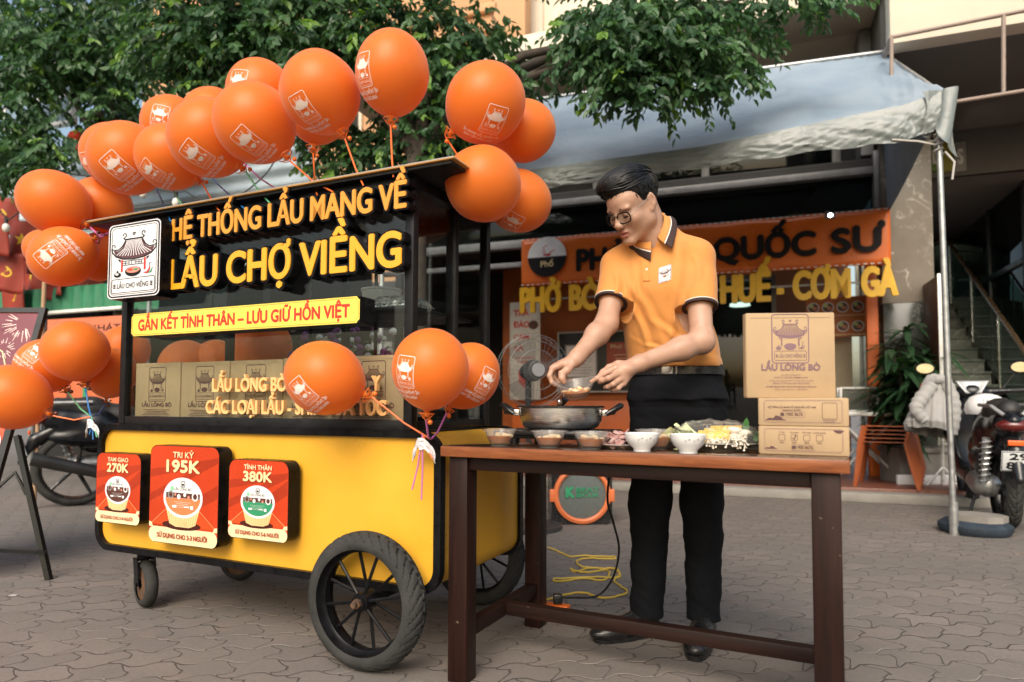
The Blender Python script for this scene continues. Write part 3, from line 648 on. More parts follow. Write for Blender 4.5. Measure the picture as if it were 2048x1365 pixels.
# bunch behind the cart, seen through the glass
for px, py, r, off, lab in ((250, 700, 46, .75, 'orange balloon behind the cart seen through the left of the glass'), (372, 735, 52, .80, 'dim orange balloon above the second carton, behind the cart'), (432, 728, 46, .9, 'small dim orange balloon between two others behind the cart'), (522, 695, 60, .85, 'largest dim orange balloon behind the cart, above the middle carton')):
    Y = cartY(px, off); balloon(px, py, r, Y, lab, 100, 0, 1.05, None, (0, 0, 0, CF.p(-1.0, .67, .7)), 'o', 'orange balloons behind the cart', dark=True)
# tape and spare stick ends
tape = M('white_tape', (.72, .70, .72), .5)
for P, lab in ((CF.p(-.045, -.02, .735), 'crumpled white tape with purple stick ends on the cart front corner'), (CF.p(-1.69, -.02, .775), 'crumpled white tape with blue stick ends on the left cart corner')):
    t = thing('stick_tape', lab, 'tape', P, CF.yaw); rr = random.Random(len(lab)); b = B()
    b.grid(lambda u, v: ((u-.5)*.085+.006*mnoise.noise(V((u*6, v*6, 1))), -.01-.016*math.cos((u-.5)*3)+.012*mnoise.noise(V((u*5, v*5, 4))), (v-.5)*.034-.05*(u-.5)**2*4+.012*mnoise.noise(V((u*5, v*5, 9)))), 18, 8)
    b.obj('wrap', tape, t); cs = ('p', 'p', 'o') if 'purple' in lab else ('b', 'g', 'b')
    for k, c in enumerate(cs):
        e = V(((-.035, .0, .04)[k], -.022, (-.15, -.18, -.05)[k])) if 'purple' in lab else V(((.02, .045, -.005)[k], -.02, (-.07, -.06, -.05)[k]))
        B().tube([(0, -.018, .03), (e*.5)+V((0, -.006, 0)), e], .0026, 8).obj('stick', STICK[c], t)
# ================================================================== TABLE AND WHAT STANDS ON IT
TF = Frame(-.224, 2.067, -.455); TL, TD, TH = 1.142, .672, .7285
def wood(name, c1, c2, rough, coat=0, axis=(1.2, 22, 22)):
    m, nt, p, out = nodes(name); L = nt.links.new
    tc = nn(nt, 'ShaderNodeTexCoord'); mp = nn(nt, 'ShaderNodeMapping'); mp.inputs['Scale'].default_value = axis; L(tc.outputs['Object'], mp.inputs[0])
    nz = nn(nt, 'ShaderNodeTexNoise', i_Scale=2.2, i_Detail=8, i_Roughness=.65, i_Distortion=.6); L(mp.outputs[0], nz.inputs['Vector'])
    n2 = nn(nt, 'ShaderNodeTexNoise', i_Scale=3, i_Detail=3); L(tc.outputs['Object'], n2.inputs['Vector'])
    r = nn(nt, 'ShaderNodeMapRange', n_1=.32, n_2=.68); L(nz.outputs[0], r.inputs[0]); c = mixc(nt, r.outputs[0], c1, c2)
    n3 = nn(nt, 'ShaderNodeTexNoise', i_Scale=45, i_Detail=2); L(tc.outputs['Object'], n3.inputs['Vector'])
    sc = nn(nt, 'ShaderNodeMapRange', n_1=.74, n_2=.78); L(n3.outputs[0], sc.inputs[0])
    c = mixc(nt, math_(nt, 'MULTIPLY', sc.outputs[0], .5), c, (.20, .14, .10)); L(c, p.inputs['Base Color']); p.inputs['Specular IOR Level'].default_value = .22
    r2 = nn(nt, 'ShaderNodeMapRange', n_1=.3, n_2=.7, n_3=max(.02, rough-.06), n_4=rough+.12); L(n2.outputs[0], r2.inputs[0]); L(r2.outputs[0], p.inputs['Roughness'])
    bp = nn(nt, 'ShaderNodeBump', i_Strength=.08, i_Distance=.002); L(nz.outputs[0], bp.inputs['Height']); L(bp.outputs[0], p.inputs['Normal'])
    p.inputs['Coat Weight'].default_value = coat; p.inputs['Coat Roughness'].default_value = .06
    return m
w_top = wood('varnished_top', (.035, .017, .010), (.075, .030, .016), .16, .7)
w_edge = wood('edge_wood', (.15, .045, .018), (.30, .10, .035), .3, .2, (3, 20, 30))
w_leg = wood('dark_leg_wood', (.009, .0032, .0024), (.026, .0085, .0055), .42, .0, (18, 18, 1.2))
w_rail = wood('dark_rail_wood', (.007, .003, .0024), (.021, .008, .0055), .48, .0)
table = thing('wooden_table', 'dark reddish wooden table with square legs carrying the food', 'table', TF.o, TF.yaw)
b = B(); b.box((0, 0, TH-.034), (TL, TD, TH-.0015), .003); b.obj('table_edge', w_edge, table)
b = B(); b.box((.0035, .0035, TH-.004), (TL-.0035, TD-.0035, TH), .0008); b.obj('tabletop', w_top, table)
lw = .066
for x in (.02, TL-.02-lw):
    for y in (.02, TD-.02-lw): B().box((x, y, 0), (x+lw, y+lw, TH-.0342), .004).obj('leg', w_leg, table)
b = B()
for y in (.032, TD-.032-.024): b.box((.02+lw, y, TH-.075), (TL-.02-lw, y+.024, TH-.0345), .002)
for x in (.03, TL-.03-.024): b.box((x, .02+lw, TH-.075), (x+.024, TD-.02-lw, TH-.0345), .002)
b.obj('apron', w_rail, table)
for x in (.032, TL-.032-.042): B().box((x, .02+lw, .125), (x+.042, TD-.02-lw, .168), .003).obj('side_stretcher', w_rail, table)
B().box((.074, TD*.5-.021, .127), (TL-.074, TD*.5+.021, .170), .003).obj('stretcher', w_rail, table)
def tab(px, y): return V((TF.xz(px, 860, y)[0], y, TH))
def tw(v): return TF.p(*v)
clearp = glassy('clear_tub_plastic', (.95, .95, .94), .15, 1.4, (.85, .82, .78), .16)
soup = M('orange_soup', (.52, .15, .012), .12, 0, .25, 25, .1, 60, coat=.5)
tofu = M('pale_food', (.75, .58, .34), .4, 0, .25, 30, .3, 80)
def soup_tub(name, label, loc, r=.054, h=.05, parent_rot=None, tilt=None, seed=0, squeeze=0, level=.60):
    t = thing(name, label, 'food tub', loc, 0, None)
    rr = random.Random(seed); base = r*.60
    def wob(a, z): return 1+.012*math.cos(24*a)*(1 if .006 < z < h*.8 else 0)
    sq = Matrix.Diagonal((1+squeeze, 1-squeeze*.6, 1, 1)); Rm = tilt or Matrix.Identity(4)
    q = Rm @ sq
    if squeeze:                                  # thumb and finger dent the rim
        def dent(bm):
            for v in bm.verts:
                k = max(0, v.co.z/h); a = math.atan2(v.co.y, v.co.x); v.co.z += k*k*(-.020*math.exp(-((a+PI/2)/.5)**2) + .010*math.exp(-((a-.25)/.5)**2)+.010*math.exp(-((abs(a)-PI)/.5)**2))
    pr = [(0, 0), (base*.86, 0), (base*.88, .005), (base, .007), (r*.97, h-.004), (r*1.06, h-.003), (r*1.07, h), (r*.95, h), (base*.96, .010), (0, .009)]
    b = B(); b.lathe(pr, 96, None, wob)
    if squeeze: dent(b.bm)
    bmesh.ops.transform(b.bm, matrix=q, verts=b.bm.verts[:]); b.obj('tub', clearp, t)
    b = B(); k = level; rl = base*.93+(r*.93-base*.93)*k
    b.lathe([(0, .0105), (base*.93, .011), (rl, h*k), (rl*.6, h*k+.002), (0, h*k+.001)], 32)
    bmesh.ops.transform(b.bm, matrix=q, verts=b.bm.verts[:]); b.obj('broth', soup, t)
    b = B()
    for i in range(9):
        a = rr.uniform(0, 2*PI); d = rr.uniform(0, .62)*r; c = V((d*math.cos(a), d*math.sin(a), h*k+rr.uniform(-.004, .005)))
        b.ell((0, 0, 0), (rr.uniform(.008, .017), rr.uniform(.006, .011), rr.uniform(.004, .008)), 10, 6, Matrix.Translation(c) @ Matrix.Rotation(rr.uniform(0, 6), 4, 'Z'))
    bmesh.ops.transform(b.bm, matrix=q, verts=b.bm.verts[:]); b.obj('pieces', tofu, t)
    return t
G2 = 'clear tubs of soup'
for i, (px, y, lab) in enumerate(((1000, .075, 'clear tub of orange soup at the left end of the table'), (1098, .06, 'clear tub of orange soup, second from the left end of the table'), (1182, .055, 'clear tub of orange soup in front of the plate of meat'), (1312, .155, 'wider clear tub standing behind the two white bowls'))):
    soup_tub('soup_tub', lab, tw(tab(px, y)), .052 if i < 3 else .058, .052 if i < 3 else .058, seed=i)['group'] = G2
china = M('white_china', (.78, .78, .77), .12, 0, .03, 5, coat=.5)
for px, y, lab in ((1284, .055, 'white china bowl with small leaf pattern in front of a clear tub'), (1376, .045, 'white china bowl in front of the vegetable platter')):
    t = thing('china_bowl', lab, 'bowl', tw(tab(px, y)), 0, 'white bowls on the table')
    b = B(); b.lathe([(0, .006), (.021, .006), (.021, 0), (.024, 0), (.025, .008), (.040, .022), (.047, .040), (.0485, .050), (.0472, .051), (.0455, .040), (.038, .024), (.022, .012), (0, .011)], 48); b.obj('bowl', china, t)
    d = Draw(); rr = random.Random(px)
    for i in range(4):
        u = -.3+i*.5; d.stroke([(u-.12, .02), (u-.05, .2), (u+.03, .1), (u+.1, .25)], .025, 'grey'); d.ell(u+.12, .25, .05, .09, 'grey', 10); d.ell(u-.12, .0, .04, .06, 'grey', 10)
    d.obj('leaf_print', lambda u, v, q: V((math.sin(u)*(.0445+.008*v+q), -math.cos(u)*(.0445+.008*v+q), .033+v*.02)), INK, t)
# plate of sliced meat
P = tw(tab(1243, .15)); t = thing('meat_plate', 'white plate heaped with raw sliced meat behind the china bowl', 'plate', P)
b = B(); b.lathe([(0, .003), (.045, .003), (.05, 0), (.055, .003), (.085, .013), (.086, .015), (.055, .007), (0, .006)], 40); b.obj('plate', china, t)
meat = M('raw_meat', (.30, .12, .11), .35, 0, .4, 35, .5, 90, alt=(.52, .36, .32)); b = B(); rr = random.Random(3)
for i in range(34):
    a = rr.uniform(0, 2*PI); d = .055*math.sqrt(rr.random()); z = .008+.040*max(0, 1-(d/.06)**2)*rr.uniform(.6, 1)
    T = Matrix.Translation((d*math.cos(a), d*math.sin(a), z)) @ Matrix.Rotation(rr.uniform(0, 6), 4, 'Z') @ Matrix.Rotation(rr.uniform(-.7, .7), 4, 'X')
    b.grid(lambda u, v: ((u-.5)*.05*(1-.5*(2*v-1)**2), (v-.5)*.034, .006*math.sin(u*5+i)+.004*math.cos(v*4+i)), 8, 6, T)
mo = b.obj('meat', meat, t, 60); so = mo.modifiers.new('s', 'SOLIDIFY'); so.thickness = .003
# vegetable platter under film
P = tw(tab(1428, .20)); t = thing('vegetable_platter', 'plate of corn, mushrooms and greens under cling film', 'vegetable platter', P, TF.yaw)
b = B(); b.lathe([(0, .004), (.06, .004), (.065, 0), (.075, 0), (.078, .005), (.118, .020), (.124, .022), (.123, .025), (.08, .010), (0, .009)], 48, Matrix.Diagonal((1.05, .8, 1, 1))); b.obj('plate', M('grey_plate', (.22, .21, .18), .3), t)
rr = random.Random(8); corn = M('corn', (.80, .52, .06), .35, 0, .2, 40); mush = M('mushroom', (.80, .74, .62), .45, 0, .1, 30); cab = M('cabbage', (.62, .66, .36), .45, 0, .25, 18, .3, 60); leafg = M('herb_leaf', (.05, .17, .04), .4, 0, .35, 20)
b = B()
for i in range(3):
    A = V((-.035+.012*i, -.045+.028*i, .036+.006*i)); Bq = A+V((.085, .005*i, .004)); dr = (Bq-A).normalized(); n1 = dr.orthogonal().normalized(); n2 = dr.cross(n1)
    b.cyl(A, Bq, .019, .017, 16)
    for k in range(15):
        for j in range(12):
            a = 2*PI*(j+.5*(k % 2))/12; c = A+(Bq-A)*((k+.5)/15)+(n1*math.cos(a)+n2*math.sin(a))*(.0185-.0015*k/15); b.ell(c, (.0032, .0036, .0036), 6, 4)
b.obj('corn', corn, t)
b = B()
for i in range(70):
    x = rr.uniform(-.015, .095); y = rr.uniform(-.085, -.055); z = rr.uniform(.022, .034)+.012*rr.random()
    e = V((x+rr.uniform(-.008, .012), y-rr.uniform(.004, .02), z-rr.uniform(.0, .022))); b.tube([V((x, y+.05, z+.012)), V((x, y, z)), e], .0012, 5); b.ell(e, (.0034, .0034, .0026), 8, 5)
for i in range(9):
    b.ell((rr.uniform(.02, .085), rr.uniform(-.04, .05), rr.uniform(.03, .06)), (.022, .013, .009), 12, 7, None)
b.obj('mushrooms', mush, t)
b = B()
for i in range(11):
    T = Matrix.Translation((-.085+rr.uniform(-.025, .03), rr.uniform(-.07, .05), .018+rr.uniform(0, .03))) @ Matrix.Rotation(rr.uniform(0, 6), 4, 'Z') @ Matrix.Rotation(rr.uniform(-.9, .2), 4, 'Y')
    b.grid(lambda u, v: ((u-.5)*.075, (v-.5)*.06*(.5+u), .012*math.sin(v*9+i)*u+.02*(u-.5)**2), 12, 12, T)
b.obj('cabbage', cab, t, 60)
def leaf_blade(b, p, d, up, ln, wd, droop=.3, k=5):
    d = V(d).normalized(); s = d.cross(V(up)); s = s.normalized() if s.length > 1e-4 else d.orthogonal().normalized(); n = s.cross(d); vs = []
    for i in range(k+1):
        t = i/k; c = V(p)+d*(ln*t)-n*(droop*ln*t*t); ww = wd*.5*math.sin(PI*min(1, t*.86+.10))**.8*(1 if i < k else 0); vs += [c-s*ww, c+n*(-.18*ww), c+s*ww]
    b.add(vs, [f for i in range(k) for f in ((3*i, 3*i+1, 3*i+4, 3*i+3), (3*i+1, 3*i+2, 3*i+5, 3*i+4))])
b = B()
for i in range(46):
    a = rr.uniform(-.5, 2.2); x0 = rr.uniform(-.05, .08); leaf_blade(b, (x0, rr.uniform(-.02, .05), rr.uniform(.035, .062)), (math.cos(a)*.7+.4, rr.uniform(-.6, .6), rr.uniform(-.15, .25)), (0, 0, 1), rr.uniform(.04, .085), rr.uniform(.008, .02))
leaf_blade(b, (.085, -.01, .05), (.15, 0, 1), (0, -1, 0), .045, .018, -.1); leaf_blade(b, (.11, -.01, .03), (.6, 0, .8), (0, -1, 0), .04, .022, .1); leaf_blade(b, (.12, -.03, .02), (1, -.2, .1), (0, 0, 1), .05, .022); leaf_blade(b, (.12, -.0, .012), (1, .3, -.05), (0, 0, 1), .05, .03)
b.obj('greens', leafg, t, 60)
film = glassy('cling_film', (.97, .97, .97), .06, 1.5, (.8, .8, .8), .10)
b = B(); b.grid(lambda u, v: (1.05*.122*math.cos(2*PI*u)*math.sin(PI/2*v)**.8, .8*.122*math.sin(2*PI*u)*math.sin(PI/2*v)**.8, .022+.062*math.cos(PI/2*v)**.8*(1+.0*u)+.010*mnoise.noise(V((7*math.cos(2*PI*u)*v, 7*math.sin(2*PI*u)*v, 2)))+.006*mnoise.noise(V((19*math.cos(2*PI*u)*v, 19*math.sin(2*PI*u)*v, 6)))), 60, 20, closeu=True); b.obj('cling_film', film, t, 0)
# induction stove and pot
sp = tab(1118, .31); P = tw(sp); t = thing('portable_stove', 'black table stove on stubby feet under the steel pot', 'stove', P, TF.yaw)
blk = M('black_plastic', (.013, .013, .014), .25, 0, .2, 20)
b = B(); b.box((-.185, -.135, .028), (.185, .135, .046), .008); b.box((-.165, -.118, .018), (.165, .118, .030), .004); b.obj('stove_top', blk, t)
for x in (-.12, .12):
    for y in (-.10, .10): B().cyl((x, y, .02), (x, y, 0), .020, .014, 16).obj('foot', blk, t)
P2 = P+V((0, 0, .0465)); P2.x += .006; t = thing('hot_pot', 'shallow stainless steel pot with black side handles on the stove', 'pot', P2, TF.yaw+.25)
ss = M('brushed_steel', (.72, .70, .67), .30, 1, .08, 10, stretch=(1, 1, 60)); 
b = B(); b.lathe([(0, 0), (.105, 0), (.126, .010), (.137, .030), (.139, .070), (.143, .073), (.143, .0755), (.137, .075), (.134, .03), (.122, .012), (0, .004)], 64); b.obj('pot_body', ss, t)
b = B(); b.lathe([(0, .055), (.136, .055)], 48); b.obj('broth', M('pot_broth', (.20, .08, .02), .05, coat=.6), t)
b = B(); b.lathe([(.1435, .0725), (.147, .074), (.147, .078), (.137, .0795), (.136, .077)], 64); b.obj('rim_band', blk, t)
for s in (-1, 1):
    b = B(); b.box((s*.150-.012, -.016, .045), (s*.150+.010, .016, .066), .003); b.obj('handle_bracket', ss, t)
    b = B(); b.tube([(s*.155, -.038, .052), (s*.185, -.036, .070), (s*.200, -.018, .080), (s*.200, .018, .080), (s*.185, .036, .070), (s*.155, .038, .052)], [.008, .009, .010, .010, .009, .008], 10); b.box((s*.170-.02, -.036, .050), (s*.170+.012, .036, .062), .004); b.obj('handle', blk, t)
b = B(); b.tube([(-.02, .03, .058), (.004, .0, .088), (.020, -.018, .104)], [.010, .011, .012], 12); b.obj('lid_handle', blk, t)
b = B(); b.ell((.0, -.03, .092), .0105, 16, 10); b.obj('handle_tip', chrome, t)
# cartons on the table
kw = .245
def kraft_side(b): pass
P = TF.p(*tab(1607, .135)); 
def flat_box(px0, px1, y, z, h, label):
    xa, _ = TF.xz(px0, 880, y); xb, _ = TF.xz(px1, 880, y); w = xb-xa
    t = parcel('cardboard_box', label, w, h, .235, TF.p((xa+xb)/2, y, z), TF.yaw, 'cartons stacked on the table')
    return t, w, h
def mount(d, x, y, s):
    d.poly([(x-.05*s, y), (x-.03*s, y+.012*s), (x-.012*s, y+.010*s), (x, y+.024*s), (x+.02*s, y+.018*s), (x+.03*s, y+.007*s), (x+.05*s, y)], 'kraft')
def side_art(w, h, dp, t):
    d = Draw(); d.frame(.02, .008, dp-.02, h-.008, .0008, 'purple', .004)
    for s in (-1, 1): d.stroke([(dp/2+s*.055, h*.9), (dp/2+s*.05, h*.6), (dp/2+s*.03, h*.5), (dp/2+s*.02, h*.75)], .004, 'kraft'); d.stroke([(dp/2+s*.055, h*.55), (dp/2+s*.045, h*.4)], .003, 'kraft')
    d.stroke([(dp/2, h*.9), (dp/2, h*.45)], .004, 'kraft'); d.lines(dp/2, h*.28, .1, 2, h*.1, 'purple', h*.05)
    d.obj('side_print', lambda u, v, q: (w/2+.0012+q, u, v), INK, t)
t, w, h = flat_box(1518, 1698, .105, TH+.0005, .074, 'lowest flat carton of the table stack, with four tick boxes')
d = Draw(); d.frame(-w*.43, .010, w*.43, h-.008, .0006, 'purple', .006); d.frame(-w*.44, .008, w*.44, h-.006, .0005, 'purple', .008); mount(d, -w*.36, .014, .34); d.poly([(w*.33, h-.009), (w*.455, h-.009), (w*.43, h-.014), (w*.41, h-.017), (w*.37, h-.016)], 'kraft')
for i, (n1, n2) in enumerate((('Tri kỷ', '195K'), ('Tam giao', '270K'), ('Tình thân', '380K'), ('Lương duyên', '750K'))):
    cx = w*(-.235+.14*i); d.frame(cx-.0075, h*.50, cx+.0075, h*.50+.015, .0009, 'kraft', .002); d.text(n1, cx, h*.76, .004, 'kraft', None, .01); d.text(n2, cx, h*.40, .004, 'kraft', None, .01)
d.stroke([(w*-.115, h*.60), (w*-.097, h*.53), (w*-.075, h*.70)], .0025, 'kraft'); d.text('1900 8676', w*.02, h*.215, .0085, 'kraft', w*.18, .02); d.ell(-w*.10, h*.265, .0048, .0048, 'kraft'); d.frame(-w*.125, h*.165, w*.125, h*.365, .0006, 'purple', .006)
d.obj('print', lambda u, v, q: (u, -q, v), INK, t); side_art(w, h, .235, t)
t, w, h = flat_box(1518, 1698, .107, TH+.0755, .073, 'middle flat carton of the table stack, with a phone number')
d = Draw(); d.frame(-w*.43, .010, w*.43, h-.008, .0006, 'purple', .006); d.frame(-w*.44, .008, w*.44, h-.006, .0005, 'purple', .008); mount(d, -w*.30, .014, .55)
d.text('HỆ THỐNG LẨU MANG VỀ HÀNG ĐẦU VIỆT NAM', -w*.12, h*.63, .005, 'kraft', w*.54, .02); d.text('TAKEAWAY HOTPOT', -w*.12, h*.53, .0045, 'kraft', w*.22, .02)
d.text('1900 8676', -w*.09, h*.36, .0085, 'kraft', w*.19, .02); d.ell(-w*.225, h*.41, .0048, .0048, 'kraft'); d.frame(-w*.25, h*.30, w*.03, h*.51, .0006, 'purple', .006); d.frame(w*.22, h*.26, w*.38, h*.82, .001, 'kraft', .003); d.lines(w*.30, h*.2, w*.16, 2, h*.06, 'purple', h*.02)
d.obj('print', lambda u, v, q: (u, -q, v), INK, t); side_art(w, h, .235, t)
# the upright one on top
z = TH+.1492; q0 = at(1494, 787, 1.80); q1 = at(1671, 787, 1.80-.02); w = (q1-q0).length; hh = at(1582, 626, 1.79).z-z
t = parcel('cardboard_box', 'tall upright carton with a large temple logo, on table stack', w, hh, .034, ((q0.x+q1.x)/2, 1.79, z), -.10, 'cartons stacked on the table')
bd = Draw(); bd.put(LOGO_S, 0, hh*.695, w*.44, {k: 'purple' for k in ('ink', 'roof', 'post', 'paper', 'soup', 'green')})
for i in range(-5, 6):
    tt = i/5.5; bd.stroke([(tt*.14*w*.44, hh*.695+.345*w*.44), (tt*.36*w*.44, hh*.695+(.08+.04*tt*tt)*w*.44)], .007*w, 'kbg')
bd.text('LẨU LÒNG BÒ', 0, hh*.325, hh*.072, 'purple', w*.66, .05)
for i, (tx, ww, cp) in enumerate((('Sản xuất và đóng gói tại', .22, .010), ('CÔNG TY CỔ PHẦN MAMMA FOOD', .38, .013), ('Thương nhân chịu trách nhiệm và phân phối sản phẩm', .5, .010), ('CÔNG TY CỔ PHẦN CHỢ VIỀNG FOOD', .42, .014), ('', 0, 0), ('Điện thoại liên hệ: 1900 8676', .36, .010))):
    yy = hh*(.265-.034*i)
    if tx: bd.text(tx, 0, yy, hh*cp*1.3, 'purple', w*ww, .01)
    else: bd.lines(0, yy, w*.6, 1, .003, 'purple', hh*.008)
bd.obj('print', lambda u, v, q: (u, -q, v), INK, t)
# ================================================================== THE MAN BEHIND THE TABLE
class SDF:
    """distance field on a grid: shapes melt together, then one skin is drawn round them"""
    def __init__(s, lo, hi, h=.003):
        s.h = h; s.lo = np.array(lo, float); s.n = np.ceil((np.array(hi)-s.lo)/h).astype(int)+1
        s.F = np.full(s.n, .2, np.float32)
    def sub(s, lo, hi):
        a = np.clip(np.floor((np.array(lo)-s.lo)/s.h).astype(int), 0, s.n-1); b = np.clip(np.ceil((np.array(hi)-s.lo)/s.h).astype(int)+1, 1, s.n)
        g = [s.lo[i]+s.h*np.arange(a[i], b[i]) for i in range(3)]
        return tuple(slice(a[i], b[i]) for i in range(3)), np.meshgrid(*g, indexing='ij', sparse=True)
    def put(s, sl, d, k, op):
        A = s.F[sl]; d = d.astype(np.float32)
        if op == 'u':
            if k > 0: h = np.maximum(k-np.abs(A-d), 0)/k; s.F[sl] = np.minimum(A, d)-h*h*k*.25
            else: s.F[sl] = np.minimum(A, d)
        elif op == 's':
            d = -d; h = np.maximum(k-np.abs(A-d), 0)/max(k, 1e-6); s.F[sl] = np.maximum(A, d)+h*h*k*.25
    def cone(s, a, b, ra, rb, k=.02, op='u'):
        a = np.array(a, float); b = np.array(b, float); m = max(ra, rb)+k+2*s.h
        sl, (X, Y, Z) = s.sub(np.minimum(a, b)-m, np.maximum(a, b)+m); d = b-a; L2 = d@d+1e-12
        t = np.clip(((X-a[0])*d[0]+(Y-a[1])*d[1]+(Z-a[2])*d[2])/L2, 0, 1)
        q = np.sqrt((X-a[0]-t*d[0])**2+(Y-a[1]-t*d[1])**2+(Z-a[2]-t*d[2])**2)-(ra+(rb-ra)*t); s.put(sl, q, k, op)
    def chain(s, pts, rs, k=.01):
        for i in range(len(pts)-1): s.cone(pts[i], pts[i+1], rs[i], rs[i+1], k)
    def ell(s, c, r, R=None, k=.02, op='u'):
        c = np.array(c, float); r = np.array(r, float); m = r.max()+k+2*s.h; sl, (X, Y, Z) = s.sub(c-m, c+m)
        R = np.eye(3) if R is None else np.array(R); x, y, z = X-c[0], Y-c[1], Z-c[2]          # rows of R: local axes
        u = [(R[i][0]*x+R[i][1]*y+R[i][2]*z) for i in range(3)]
        k0 = np.sqrt(sum((u[i]/r[i])**2 for i in range(3))); k1 = np.sqrt(sum((u[i]/r[i]**2)**2 for i in range(3)))+1e-9
        s.put(sl, k0*(k0-1)/k1, k, op)
    def loft(s, secs, L, Fw, k=.02, pw=2.3):
        """secs: (centre, half width, half depth) up the body; L, Fw lateral and forward directions"""
        C = np.array([q[0] for q in secs], float); A = np.array([q[1] for q in secs]); D = np.array([q[2] for q in secs]); m = max(A.max(), D.max())+k+.02
        sl, (X, Y, Z) = s.sub(C.min(0)-[m, m, .03], C.max(0)+[m, m, .03]); z = np.broadcast_to(Z, np.broadcast(X, Y, Z).shape)
        g_ = np.linspace(0, 1, 90); k_ = np.exp(-(np.arange(-9, 10)/4.5)**2); k_ /= k_.sum(); u_ = (C[:, 2]-C[0, 2])/(C[-1, 2]-C[0, 2])
        sm = lambda q: np.convolve(np.pad(np.interp(g_, u_, q), 9, mode='edge'), k_, 'valid')
        C = np.stack([sm(C[:, 0]), sm(C[:, 1]), C[0, 2]+g_*(C[-1, 2]-C[0, 2])], 1); A, D = sm(A), sm(D)
        zz = C[:, 2]; cx = np.interp(z, zz, C[:, 0]); cy = np.interp(z, zz, C[:, 1]); a = np.interp(z, zz, A); b = np.interp(z, zz, D)
        x, y = X-cx, Y-cy; l = np.abs(x*L[0]+y*L[1]); f = np.abs(x*Fw[0]+y*Fw[1])
        q = ((l/a)**pw+(f/b)**pw)**(1/pw); d = (q-1)*np.minimum(a, b)
        d = np.maximum(d, np.maximum(zz[0]-z, z-zz[-1])); s.put(sl, d, k, 'u')
    def cut(s, p, n):
        """remove everything on the far side of a plane"""
        p = np.array(p, float); sl, (X, Y, Z) = s.sub(s.lo, s.lo+s.n*s.h); n = np.array(n, float)
        s.F = np.maximum(s.F, ((X-p[0])*n[0]+(Y-p[1])*n[1]+(Z-p[2])*n[2]).astype(np.float32))
    def disp(s, f):
        i = np.nonzero(np.abs(s.F) < .03); P = s.lo+s.h*np.stack(i, 1); s.F[i] += f(P[:, 0], P[:, 1], P[:, 2]).astype(np.float32)
    def mesh(s, name, smooth=1):
        F = s.F; I = F < 0; n = F.shape
        c8 = [(x, y, z) for x in (0, 1) for y in (0, 1) for z in (0, 1)]
        def cor(A, c): return A[c[0]:n[0]-1+c[0], c[1]:n[1]-1+c[1], c[2]:n[2]-1+c[2]]
        an = np.zeros(np.array(n)-1, bool); al = np.ones(np.array(n)-1, bool)
        for c in c8: an |= cor(I, c); al &= cor(I, c)
        act = np.argwhere(an & ~al); vid = np.full(np.array(n)-1, -1, np.int32); vid[tuple(act.T)] = np.arange(len(act))
        val = np.stack([F[act[:, 0]+c[0], act[:, 1]+c[1], act[:, 2]+c[2]] for c in c8], 1); P = np.zeros((len(act), 3)); cnt = np.zeros(len(act))
        for i in range(8):
            for j in range(i+1, 8):
                if sum(abs(a-b) for a, b in zip(c8[i], c8[j])) != 1: continue
                m = (val[:, i] < 0) != (val[:, j] < 0); t = np.where(m, val[:, i]/np.where(m, val[:, i]-val[:, j], 1), 0)[:, None]
                P += np.where(m[:, None], np.array(c8[i])*(1-t)+np.array(c8[j])*t, 0); cnt += m
        Vv = s.lo+s.h*(act+P/cnt[:, None]); Q = []
        for ax in range(3):
            o1, o2 = [(1, 2), (2, 0), (0, 1)][ax]
            A = np.take(I, range(n[ax]-1), ax); Bq = np.take(I, range(1, n[ax]), ax); e = np.argwhere(A != Bq)
            e = e[(e[:, o1] > 0) & (e[:, o2] > 0) & (e[:, o1] < n[o1]-1) & (e[:, o2] < n[o2]-1)]
            q = []
            for d1, d2 in ((1, 1), (0, 1), (0, 0), (1, 0)):
                g = e.copy(); g[:, o1] -= d1; g[:, o2] -= d2; q.append(vid[tuple(g.T)])
            q = np.stack(q, 1); inside = I[tuple(e.T)]; q[~inside] = q[~inside][:, ::-1]; Q.append(q)
        Q = np.concatenate(Q); me = bpy.data.meshes.new(name); me.from_pydata(Vv.tolist(), [], Q.tolist()); me.update(); return me
def P3(px, py, Y): return np.array(at(px, py, Y))
skin = M('skin', (.42, .24, .160), .44, 0, .10, 26, .22, 420, sss=.10, alt=(.50, .30, .21))
lip = M('lips', (.36, .14, .11), .4); polo = M('polo_cotton', (.60, .245, .055), .8, 0, .05, 8, .18, 900, sheen=.15)
brown = M('brown_knit', (.035, .016, .014), .8); wknit = M('white_knit', (.75, .72, .66), .8)
navy = M('trouser_cloth', (.0062, .007, .0092), .85, 0, .15, 12, .15, 500, spec=.15); leather = M('black_leather', (.012, .012, .013), .3, 0, .2, 30, .15, 120)
hairm = M('black_hair', (.006, .0055, .0055), .40, 0, .3, 40, spec=.28)
yaw = math.radians(27); Fw = np.array([-math.sin(yaw), -math.cos(yaw), 0]); Lf = np.array([math.cos(yaw), -math.sin(yaw), 0]); UZ = np.array([0, 0, 1.])
man = thing('person', 'man in orange polo shirt, dark trousers and glasses tipping a tub over the pot', 'person', (0.62, 2.47, 0))
man_inv = Matrix.Translation((-.62, -2.47, 0))
